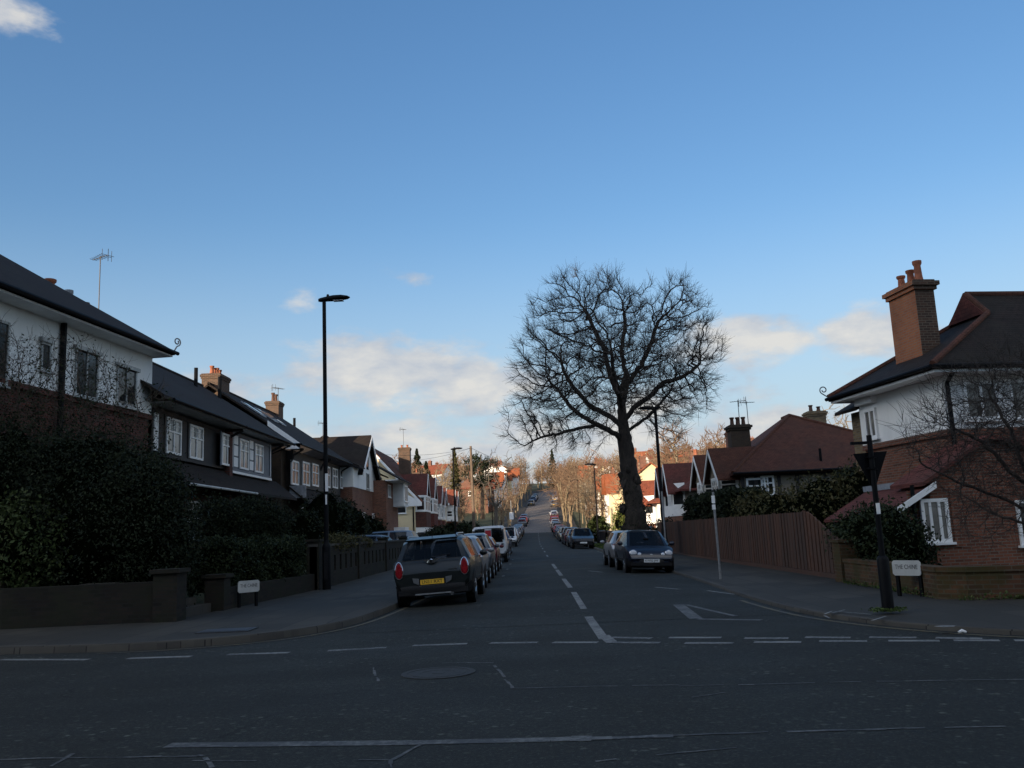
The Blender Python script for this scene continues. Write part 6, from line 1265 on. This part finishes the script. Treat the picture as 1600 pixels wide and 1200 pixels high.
def row_cars():
    GL, GR = 'cars parked along the left kerb', 'cars parked along the right kerb'
    left = [(27.3, 'hatch', silver, 1, 'silver small car right behind the dark green one', 1.52), (32.6, 'suv', grey_p, 1, 'grey tall car third from the junction on the left', 1.6), (38.2, 'hatch', dred, 1, 'maroon small car hidden behind the grey tall car', 1.45),
            (57.0, 'estate', blk, 1, 'black estate car just beyond the white van with the red square', 1.5), (63.5, 'suv', bluep, 1, 'blue-grey tall car before the white van facing us', 1.66),
            (92.5, 'hatch', redp, 1, 'bright red car just behind the white van facing us', 1.5), (98.5, 'hatch', dred, 1, 'dark maroon car behind the bright red one', 1.45), (105, 'estate', whitep, -1, 'white car facing us beyond the maroon one', 1.48), (111.5, 'hatch', bluep, 1, 'dark blue car following the white one on the left row', 1.46), (118, 'estate', grey_p, 1, 'grey estate car near the first street tree on the left', 1.5)]
    for (Y, k, p, s, lab, H) in left:
        X = xr(Y)-3.08; make_car('parked_car', lab, k, 4.0 if k != 'estate' else 4.5, 1.72, H, p, (X, Y, road_z(X, Y)-.02), R(0 if s > 0 else 180), GL, roll=-R(1.8)*s, detail=1)
    r = make_car('parked_van', 'white van with red square between dark rear windows, in the left row', 'van', 4.6, 1.86, 1.95, whitep, (xr(50)-3.05, 49.0, road_z(-2.1, 49)-.02), 0, GL, roll=-R(1.5), detail=1, cat='van')
    mb = MB(); mb.box(-.17, .17, -2.318, -2.29, 1.22, 1.80); mb.build('window_post', whitep, r, world=False); mb = MB(); mb.box(-.15, .15, -2.332, -2.318, 1.40, 1.72); mb.build('red_sign', m_plain('red_sticker', (.42, .02, .03), .5), r, world=False)
    for a in (-1, 1):
        mb = MB(); mb.box(a*.51-.30, a*.51+.30, -2.325, -2.30, 1.22, 1.74); mb.build('door_window', car_glass, r, world=False)
    mb = MB()
    for k in range(5): mb.box(.60+.05*(k % 2), .72+.05*(k % 2), -2.333, -2.326, .82+.13*k, .88+.13*k)
    mb.build('chequer_marking', black_plastic, r, world=False)
    make_car('parked_van', 'white van facing us in the left row with dark windscreen', 'van', 4.4, 1.80, 1.86, whitep, (xr(86)-3.0, 86, road_z(-2, 86)-.02), R(180), GL, roll=R(1.5), detail=1, cat='van')
    right = [(37.2, 'hatch', silver, 1, 'silver car with red tail lamp parked behind the navy one', 1.45, 3.0), (69.5, 'estate', blk, -1, 'glossy black estate car facing us beside the grass verge', 1.55, 3.05),
             (75.5, 'hatch', grey_p, -1, 'grey car just behind the glossy black estate', 1.45, 3.0), (81.5, 'hatch', dred, 1, 'reddish car third in the row beyond the verge', 1.45, 3.0), (87.5, 'suv', blk, 1, 'dark tall car beside the round clipped bush', 1.6, 3.0), (98, 'estate', creamp, -1, 'pale gold car in the sunlit part of the right row', 1.5, 3.0), (105, 'hatch', blk, 1, 'black car after the pale gold one on the right', 1.45, 3.0), (112, 'hatch', bluep, 1, 'blue car near the big pollarded street tree', 1.45, 3.0), (119, 'estate', grey_p, 1, 'grey estate car near the big pollarded street tree', 1.5, 3.0)]
    for (Y, k, p, s, lab, H, off) in right:
        X = xr(Y)+off; make_car('parked_car', lab, k, 3.9 if k != 'estate' else 4.5, 1.70, H, p, (X, Y, road_z(X, Y)-.02), R(0 if s > 0 else 180), GR, roll=R(1.8)*s, detail=1)
    make_car('driveway_car', 'grey-blue car on the drive behind the slotted wall, higher of two', 'suv', 4.3, 1.78, 1.62, bgrey, (-8.8, 54.5, .42), R(84), None, detail=1)
    make_car('driveway_car', 'dark car with pale roof edge behind the slotted wall, lower of two', 'hatch', 4.2, 1.74, 1.42, grey_p, (-9.0, 46.0, .40), R(80), None, detail=1)
    make_car('driveway_car', 'dark car on a drive beyond the oak trunk', 'hatch', 4.0, 1.7, 1.45, grey_p, (7.0, 56.0, .2), R(165), None, detail=1)
    rg = random.Random(5); pal = [grey_p, blk, dred, bluep, bgrey, grey_p, blk, silver, redp, whitep]
    for i, Y in enumerate(np.arange(126, 285, 7.6)):
        for s in (-1, 1):
            if rg.random() < ((.35 if Y < 150 else .72) if s < 0 else (.30 if Y < 190 else .45)): continue
            X = xr(Y)+s*3.0; p = rg.choice(pal); nm = p.name.replace('_paint', '').replace('_car', '').replace('_', ' ')
            sl = math.atan2(zr(Y+3)-zr(Y-3), 6); k = rg.choice(['hatch', 'estate', 'suv']); side = 'left' if s < 0 else 'right'
            c = make_car('parked_car', f'distant {nm} car parked up the hill in the {side} row', k, 4.1, 1.72, 1.5, p, (X, Y+rg.uniform(-.5, .5), road_z(X, Y)), 0, 'distant '+nm+' cars on the hill, '+side, detail=0); c.rotation_euler = (sl, 0, math.atan2(-(xr(Y+3)-xr(Y-3)), 6))
row_cars()
# ------------------------------------------------------------------ street furniture
def lamp_post(label, x, y, z, ht, head, sticker=False, lean=0.0, r=.075):
    h = thing('street_lamp', label, 'street lamp', (x, y, z), 0, 'black street lamps'); ds = head
    mb = MB(); mb.lathe((x, y, z), [(.13, 0), (.13, 1.25), (.115, 1.33), (r+.012, 1.36), (r, 1.5), (r*.86, ht*.6), (r*.80, ht)], 14); mb.build('column', black_paint, h, smooth=True)
    mb = MB(); q = (x, y, z+ht-.06); rows = []
    for t, w, up, dn in ((-.18, .05, .05, .05), (-.10, .09, .07, .07), (.1, .11, .10, .07), (.30, .15, .115, .08), (.55, .155, .10, .075), (.75, .11, .05, .06), (.83, .03, .0, .03)):
        row = []
        for k in range(12):
            a = 2*math.pi*k/12; lat = w*math.cos(a); vz = (up if math.sin(a) > 0 else dn)*math.sin(a)
            row.append((x+ds*t, y+lat, z+ht+.02+vz+.06*t))
        rows.append(row if ds > 0 else row[::-1])
    mb.grid(rows, True); mb.face(rows[0][::-1]); mb.face(rows[-1]); l = mb.build('lantern', black_paint, h, smooth=True, angle=60)
    mb = MB(); mb.lathe((x+ds*.12, y, z+ht+.11), [(.04, 0), (.045, .05), (.03, .08)], 10); mb.build('photocell', black_plastic, l)
    mb = MB(); mb.box(min(x+ds*.3, x+ds*.62), max(x+ds*.3, x+ds*.62), y-.10, y+.10, z+ht-.045, z+ht-.03); mb.build('lens', clear_lamp, l)
    mb = MB(); mb.box(x-.05, x+.05, y-.137, y-.128, z+.3, z+1.1); mb.build('access_door', black_plastic, h)
    if sticker:
        for (za, zb, w) in ((2.95, 3.5, .09), (2.55, 2.85, .05)): mb = MB(); mb.box(x+.0, x+w, y-.093, y-.078, z+za, z+zb); mb.build('notice', white_paint, h)
    return h
def street_furniture():
    lamp_post('tallest black street lamp, on the left pavement beside the brick wall', -6.22, 27.46, .14, 9.05, 1, True)
    lamp_post('black street lamp beside the wooden telegraph pole on the left', -6.15, 75, zr(75)+.12, 8.5, 1)
    lamp_post('black street lamp just right of the oak trunk', 6.3, 42.2, .14, 7.0, -1, r=.09)
    lamp_post('black street lamp left of the oak rising from the round bush', 6.1, 80, zr(80)+.1, 7.0, -1)
    for i, (Y, s) in enumerate(((140, -1), (168, -1), (196, -1), (150, 1))): x = xr(Y)+s*7; lamp_post(('thin lamp post among the left street trees, lowest of three on the slope', 'thin lamp post halfway up the left slope', 'thin lamp post highest on the left slope', 'thin lamp post among bare trees on the right slope')[i], x, Y, zr(Y)+.1, 8, -s)
    # give-way sign seen from behind on its own sign-lit post
    x, y = 5.46, 14.13; h = thing('sign_post', 'black post with dark back of an upside-down triangular sign at the right corner', 'sign post', (x, y, .12))
    mb = MB(); mb.lathe((x, y, .12), [(.09, 0), (.09, .78), (.075, .82), (.045, .84), (.042, 1.3), (.040, 2.72)], 14); mb.build('post', black_paint, h, smooth=True)
    mb = MB(); T = [(x-.26, y+.05, 2.56), (x+.28, y+.05, 2.58), (x+.01, y+.05, 1.96)]; mb.prism(T, Vector((0, .012, 0))); p = mb.build('sign_plate', black_paint, h)
    mb = MB(); f = [(x-.20, y+.063, 2.535), (x+.22, y+.063, 2.552), (x+.015, y+.063, 2.075)]; mb.prism(f, Vector((0, .002, 0))); mb.build('sign_face', white_paint, p)
    mb = MB(); mb.box(x-.30, x+.03, y-.03, y+.03, 2.70, 2.745); mb.build('lamp_arm', black_paint, h)
    mb = MB(); mb.box(x-.03, x+.03, y-.056, y-.046, 1.60, 1.77); mb.build('sticker', white_paint, h)
    for z in (2.48, 2.3): mb = MB(); mb.box(x-.07, x+.07, y-.05, y+.049, z, z+.03); mb.build('clamp', black_paint, h)
    # slim grey posts with small plates
    for (x, y, zt, lab, rr) in ((4.99, 24.12, 2.42, 'slim grey post with small white plates in front of the brown fence', .032), (5.55, 37.0, 3.0, 'plain grey post between the navy car and the lamp post', .035)):
        h = thing('parking_sign', lab, 'sign post', (x, y, .12)); mb = MB(); mb.tube([(x+.02, y, .12), (x, y, zt)], rr, 9); mb.build('post', grey_metal, h)
        if rr < .034:
            for (za, zb) in ((2.12, 2.32), (1.95, 2.08)): mb = MB(); mb.box(x-.06, x+.03, y-.04, y-.032, za, zb); mb.build('plate', white_paint, h)
            mb = MB(); mb.lathe((x, y, zt), [(.035, 0), (.035, .03), (.02, .05)], 9); mb.build('cap', black_plastic, h)
    # street name plates
    def name_sign(x, y, z0, w, hh, ang, lab, legs):
        h = thing('street_name_sign', lab, 'street sign', (x, y, .13), ang); m = lambda *a: None
        mb = MB(); c = .035
        P = [(-w/2+c, 0, z0), (w/2-c, 0, z0), (w/2, 0, z0+c), (w/2, 0, z0+hh-c), (w/2-c, 0, z0+hh), (-w/2+c, 0, z0+hh), (-w/2, 0, z0+hh-c), (-w/2, 0, z0+c)]; mb.prism([(a, -.012, b) for a, _, b in P], Vector((0, .022, 0))); p = mb.build('plate', old_white, h, world=False)
        text('lettering', 'THE CHINE', hh*.42, letter, p, (0, -.0135, z0+hh*.56), (R(90), 0, 0), .001).scale = (w/(hh*2.65), 1, 1)
        mb = MB()
        for s in (-1, 1): mb = MB(); mb.box(s*w*.40-.03, s*w*.40+.03, .012, .06, -.02, z0+hh*.5); mb.build('leg', black_paint, h, world=False)
    # right: hard by the mossy wall, facing the camera
    a = gp(1409, 918, .12); name_sign(6.78, 16.48, .36, .56, .27, R(-56), 'white street name plate by the mossy wall on the right corner', 2)
    name_sign(-6.66, 21.25, .34, .56, .27, R(48), 'pale bluish street name plate in front of the low left wall', 2)
    # telegraph pole and wires
    x, y = -5.75, 94.0; z = zr(y); ht = atY(737, 697, y)[2]; h = thing('telegraph_pole', 'tall brown wooden telegraph pole on the left pavement', 'telegraph pole', (x, y, z)); mb = MB(); mb.tube([(x, y, z), (x-.02, y, ht*.5), (x-.05, y, ht)], [.17, .15, .12], 10); mb.build('post', m_bark('pole_wood', (.10, .07, .05), (.19, .14, .10)), h, smooth=True)
    mb = MB()
    for k in (-.25, .25): mb.tube([(x-.05, y-.02+k*.2, ht-.35), (x-.05+k*.6, y+k, ht-.3)], .02, 4)
    mb.build('wire_bracket', grey_metal, h)
    for k, (tx, ty, tz) in enumerate(((-15.5, 92, 9.6), (-13.5, 70, 8.5), (-11, 110, 8), (9, 150, 8.5), (6.5, 132, 8.0))):
        mb = MB(); P = []
        for t in np.linspace(0, 1, 12): P.append((x+(tx-x)*t, y+(ty-y)*t, ht-.2+(tz-ht+.2)*t-1.1*4*t*(1-t)*.45))
        mb.tube(P, .012, 4); o = mb.build('overhead_wire', black_paint, h)
    # bins on the right pavement, board by them
    for (px, lab, m, w, hh) in ((6.35, 'black wheeled bin left of two near the round bush', black_plastic, .55, 1.1), (7.05, 'dark wheeled bin with orange side near the round bush', black_plastic, .55, 1.05)):
        Y = 78.5; z = zr(Y)+.14; h = thing('wheelie_bin', lab, 'bin', (px, Y, z)); mb = MB(); a, b = w*.42, w*.5; mb.hexa([(px-a, Y-a, z+.06), (px+a, Y-a, z+.06), (px+a, Y+a, z+.06), (px-a, Y+a, z+.06), (px-b, Y-b, z+hh-.1), (px+b, Y-b, z+hh-.1), (px+b, Y+b, z+hh-.1), (px-b, Y+b, z+hh-.1)]); mb.build('bin_body', m, h)
        mb = MB(); mb.hexa([(px-b-.03, Y-b-.05, z+hh-.1), (px+b+.03, Y-b-.05, z+hh-.1), (px+b+.03, Y+b+.03, z+hh-.1), (px-b-.03, Y+b+.03, z+hh-.1), (px-b, Y-b, z+hh-.02), (px+b, Y-b, z+hh-.02), (px+b, Y+b, z+hh+.03), (px-b, Y+b, z+hh+.03)]); mb.build('lid', m, h)
        for s in (-1, 1): mb = MB(); mb.lathe((px+s*a, Y+a, z+.1), [(.1, -.03), (.1, .03)], 12, 'x'); mb.build('wheel', tyre_m, h)
        if px > 6.5: mb = MB(); mb.box(px+.06, px+.24, Y-b-.006, Y-b+.06, z+.3, z+.8); mb.build('panel', m_plain('orange_plastic', (.42, .10, .03), .5), h)
    # white notice board on a post among the left trees
    x, y = -6.0, 128.0; x = atY(799, 805, y)[0]; z = zr(y); h = thing('notice_sign', 'pale rectangular sign on a thin post in the left row of trees', 'sign', (x, y, z)); mb = MB(); mb.tube([(x, y, z), (x, y, z+5.2)], .05, 6); mb.build('post', grey_metal, h); mb = MB(); zz = atY(799, 806, y)[2]; mb.box(x-.3, x+.3, y-.06, y-.03, zz-.5, zz+.5); mb.build('plate', white_paint, h)
street_furniture()

# ------------------------------------------------------------------ street trees and the hill
def street_trees():
    pol = bare_proto('street_tree', 'knobbly pollarded street tree left of the road with stubby upper branches', 11.0, 3.4, (bark_grey, bark_grey), 21, 260, .42, 'vase', .030, .45, 4, 2, .06, tw_len=.45, base=.30)
    place(pol, -3.75, 104, zr(104)+.1, .4, 1.0)
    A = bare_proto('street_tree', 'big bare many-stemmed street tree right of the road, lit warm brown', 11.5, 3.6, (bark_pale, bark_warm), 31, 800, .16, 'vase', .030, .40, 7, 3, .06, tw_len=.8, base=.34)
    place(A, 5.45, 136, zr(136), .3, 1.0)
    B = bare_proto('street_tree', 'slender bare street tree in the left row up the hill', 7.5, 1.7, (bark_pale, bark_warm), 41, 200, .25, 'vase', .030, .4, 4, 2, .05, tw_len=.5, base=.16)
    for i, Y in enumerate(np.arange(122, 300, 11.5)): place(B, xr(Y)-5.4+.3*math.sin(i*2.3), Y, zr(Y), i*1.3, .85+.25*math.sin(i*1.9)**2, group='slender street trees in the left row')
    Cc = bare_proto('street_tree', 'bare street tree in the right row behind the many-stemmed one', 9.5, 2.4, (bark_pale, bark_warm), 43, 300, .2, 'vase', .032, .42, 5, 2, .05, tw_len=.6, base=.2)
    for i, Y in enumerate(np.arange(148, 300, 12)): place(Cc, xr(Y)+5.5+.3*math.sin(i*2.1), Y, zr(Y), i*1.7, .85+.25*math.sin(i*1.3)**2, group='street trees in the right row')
def conifer(name, label, ht, w, seed, n=3500, mat=None, size=.22):
    h = thing(name, label, 'tree', (0, 0, 0)); mb = MB(); mb.tube([(0, 0, -.5), (0, 0, ht*.97)], [w*.10, .03], 7); mb.build('trunk', bark_grey, h)
    rg = np.random.default_rng(seed); z = ht*(.12+.88*rg.uniform(0, 1, n)**1.3); lay = .75+.25*np.sin(z*5.5); r = w*(1-z/ht)**.8*lay*rg.uniform(.25, 1, n)**.5; a = rg.uniform(0, 6.28, n); P = np.column_stack([r*np.cos(a), r*np.sin(a), z-.25*r])
    leaves('crown', P, size, mat or leaf_dark, h); return h
def pine(name, label, ht, w, seed):
    h = thing(name, label, 'tree', (0, 0, 0)); mb = MB(); mb.tube([(0, 0, -.5), (.2, 0, ht*.5), (0, .1, ht*.92)], [w*.12, w*.08, .05], 7); mb.build('trunk', bark_warm, h)
    rg = random.Random(seed); E = [((rg.uniform(-.5, .5)*w, rg.uniform(-.5, .5)*w, ht*rg.uniform(.5, .95)), (w*.5, w*.5, ht*.10), 1) for _ in range(10)]; leaves('crown', clumps(E, 4200, 14, .25, .2), .20, leaf_dark, h); return h
def far_house(name, seed, wall_m, roof_m, w, d, he, hr, wing=True):
    """a small two-storey house at the origin, front facing -Y"""
    h = thing(name, 'x', 'house', (0, 0, 0)); f = Fr((-w/2, -d/2), (1, 0)); mb = MB(); f.box(mb, 0, w, -6, he, -d, 0)
    mb.prism([f.p(0, he, 0), f.p(0, he, -d), f.p(0, hr-.1, -d/2)], Vector((.2, 0, 0))); mb.prism([f.p(w, he, 0), f.p(w, he, -d), f.p(w, hr-.1, -d/2)], Vector((-.2, 0, 0)))
    if wing: f.box(mb, w*.55, w*.92, -6, he, -.5, 1.4); mb.prism([f.p(w*.55, he, 1.4), f.p(w*.92, he, 1.4), f.p(w*.735, he+2.2, 1.4)], Vector((0, .3, 0)))
    mb.build('wall', wall_m, h)
    mb = hip_roof(f, -.4, w+.4, .5, -d-.5, he-.1, hr, h0=0 if seed % 2 else None, h1=0 if seed % 2 else None, t=.16)
    if wing: roof_shell(mb, [[f.p(w*.50, he-.3, 1.75), f.p(w*.735, he+2.35, 1.75), f.p(w*.735, he+2.35, -2.4), f.p(w*.50, he-.3, -1)], [f.p(w*.97, he-.3, 1.75), f.p(w*.735, he+2.35, 1.75), f.p(w*.735, he+2.35, -2.4), f.p(w*.97, he-.3, -1)]], .12)
    r = mb.build('roof', roof_m, h); chimney(h, f, w*.1, w*.1+1.2, -d/2-.4, -d/2+.4, hr-1, hr+1.4, red_brick, [(.25, .5, .5), (.75, .5, .5)])
    for (a, b, z0, z1) in ((.08, .24, he-1.9, he-.6), (.30, .46, he-1.9, he-.6), (.08, .30, he-4.6, he-3.1)): window(h, f, w*a, w*b, z0, z1, cols=2, fw=.16)
    if wing:
        for z0 in (he-1.9, he-4.6): window(h, f, w*.6, w*.87, z0, z0+1.4, cols=3, d=1.4, fw=.16)
    for side in (0, 1):
        g = Fr((-w/2, d/2), (0, -1)) if side == 0 else Fr((w/2, -d/2), (0, 1)); window(h, g, d*.4, d*.55, he-1.9, he-.7, cols=1, fw=.16)
    return h
def hill():
    P = [far_house('hill_house', 0, white_render, far_tile, 9.5, 8, 5.4, 8.4), far_house('hill_house', 1, cream_render, far_tile, 9, 8.5, 5.3, 8.8), far_house('hill_house', 2, red_brick, red_tile, 10, 8, 5.5, 8.6), far_house('hill_house', 1, white_render, red_tile, 8.5, 8, 5.5, 9.0, False)]
    LB = ['white walled house with orange tiled roof', 'cream walled house with steep orange gable roof', 'red brick house with red hipped roof', 'plain white gabled house with red roof']
    rg = random.Random(9); i = 0
    def put(X, Y, rz, where, grp):
        nonlocal i
        k = rg.randrange(4); o = place(P[k], X, Y, terr(X, Y)+.2, rz, rg.uniform(.9, 1.1)); o['label'] = LB[k]+' '+where; o['group'] = LB[k]+'s '+grp; i += 1
    for s, side in ((-1, 'left'), (1, 'right')):
        for Y in np.arange(216 if s < 0 else 128, 318, 13): put(xc(Y)+s*(16.5+rg.uniform(-1, 1)), Y, R(90*(-s)*-1)+rg.uniform(-.05, .05) if False else R(90 if s < 0 else -90), f'in the row {side} of the climbing road', f'{side} of the climbing road')
    for s, side in ((-1, 'left'), (1, 'right')):
        for (o0, Ys) in ((44, np.arange(190, 430, 17)), (70, np.arange(180, 440, 21)), (100, np.arange(230, 440, 24)), (135, np.arange(250, 460, 30))):
            for Y in Ys: put(xc(Y)+s*(o0+rg.uniform(-6, 6)), Y+rg.uniform(-4, 4), rg.uniform(-.5, .5), f'on the distant {side} hillside', f'on the {side} hillside')
    for k in range(14): X = -170+26*k+rg.uniform(-5, 5); put(xc(455)+X, 450+rg.uniform(-8, 8), rg.uniform(-.3, .3), 'on the far skyline', 'on the skyline')
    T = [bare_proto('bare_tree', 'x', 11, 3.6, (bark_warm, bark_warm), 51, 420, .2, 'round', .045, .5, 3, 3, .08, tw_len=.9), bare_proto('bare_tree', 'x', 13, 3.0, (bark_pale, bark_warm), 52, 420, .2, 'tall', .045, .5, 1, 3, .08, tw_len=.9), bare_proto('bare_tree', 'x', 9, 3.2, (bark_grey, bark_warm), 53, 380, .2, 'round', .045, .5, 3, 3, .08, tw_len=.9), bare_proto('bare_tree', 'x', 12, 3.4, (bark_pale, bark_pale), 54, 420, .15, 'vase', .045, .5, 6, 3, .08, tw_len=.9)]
    TL = ['round bare brown tree', 'tall pale-stemmed bare tree', 'small round bare tree', 'bare tree with fanned pale branches']
    def tree(X, Y, where, grp, s=None, k=None):
        k = rg.randrange(4) if k is None else k; o = place(T[k], X, Y, terr(X, Y)-.2, rg.uniform(0, 6), s or rg.uniform(.75, 1.15)); o['label'] = TL[k]+' '+where; o['group'] = TL[k]+'s '+grp
    for X, Y in ((33, 366), (-18, 362)): put(X, Y, rg.uniform(-.2, .2), 'facing down the road from the hilltop', 'at the hilltop')
    for j in range(16): tree(rg.uniform(-6, 22), rg.uniform(324, 352), 'closing the view at the head of the road', 'at the hilltop')
    for j in range(24): tree(rg.uniform(-30, 45), rg.uniform(335, 420), 'at the top of the climbing road', 'at the hilltop')
    for j in range(40):
        Y = rg.uniform(130, 205); tree(-rg.uniform(15 if Y < 150 else 26, 46), Y, 'in the copse behind the left houses', 'in the left copse')
    for j in range(14): tree(-rg.uniform(9, 12), 140+j*23+rg.uniform(-3, 3), 'in the front gardens left of the climbing road', 'in left front gardens', rg.uniform(.55, .8)) if 140+j*23 < 290 else None
    for j in range(46): tree(rg.uniform(11, 46), rg.uniform(100, 200), 'behind the low houses on the right', 'behind the right houses')
    for j in range(12): tree(xr(140)+rg.uniform(8, 13), 112+j*14+rg.uniform(-3, 3), 'in the front gardens right of the climbing road', 'in right front gardens', rg.uniform(.55, .85))
    for j in range(110):
        Y = rg.uniform(185, 450); s = rg.choice((-1, 1)); X = xc(Y)+s*rg.uniform(20, 50+.25*Y); tree(X, Y, 'scattered on the distant hillside', 'on the distant hillside')
    for j in range(10): tree(rg.uniform(24, 60), rg.uniform(70, 110), 'beyond the hipped house roof', 'beyond the hipped house', rg.uniform(.7, .95), 3)
    c = conifer('conifer', 'dark pointed conifer on the skyline above the road', 15, 3.6, 3); place(c, atY(864, 740, 330)[0], 330, terr(9, 330), 0, 1)
    c2 = conifer('conifer', 'tall narrow russet conifer above the left copse', 13, 2.2, 5, mat=leaf_olive); place(c2, atY(711, 730, 170)[0], 170, terr(-14, 170)+4, 0, .85)
    c3 = conifer('conifer', 'dark conifer at the left end of the copse', 12, 3.2, 6); place(c3, atY(652, 735, 165)[0], 165, terr(-20, 165)+3, 0, 1)
    c4 = conifer('conifer', 'shorter dark conifer beside the one left of the copse', 10, 3.0, 7); place(c4, atY(666, 740, 160)[0], 160, terr(-20, 160)+2.5, 0, 1)
    p = pine('pine_tree', 'broad dark pine behind the pollarded street tree', 14, 4.2, 2); place(p, atY(751, 735, 185)[0], 185, terr(-11, 185)+1, 0, 1)
street_trees(); hill()

# ------------------------------------------------------------------ unseen blocks added behind the camera to shade the junction and darken reflections
def shade_block(X0, X1, Y0, Y1, H, label):
    h = thing('added_shade_block', label, 'light blocker', ((X0+X1)/2, (Y0+Y1)/2, 0)); mb = MB(); mb.box(X0, X1, Y0, Y1, -.5, H); mb.build('wall', brown_brick, h); f = Fr((X1, Y1), (-1, 0)); n = 0
    mb = MB(); mb.box(X0-.3, X1+.3, Y0-.3, Y1+.3, H, H+.5); mb.build('roof', lead, h)
shade_block(-42, -17, -34, -18, 27, 'tall added block behind the camera on the left, shading the junction')
shade_block(-16, -7.5, -36, -18, 14.8, 'lower added block behind the camera, shading the right corner')
shade_block(-6, 30, -38, -22, 19, 'added block behind and right of the camera, darkening the car reflections')
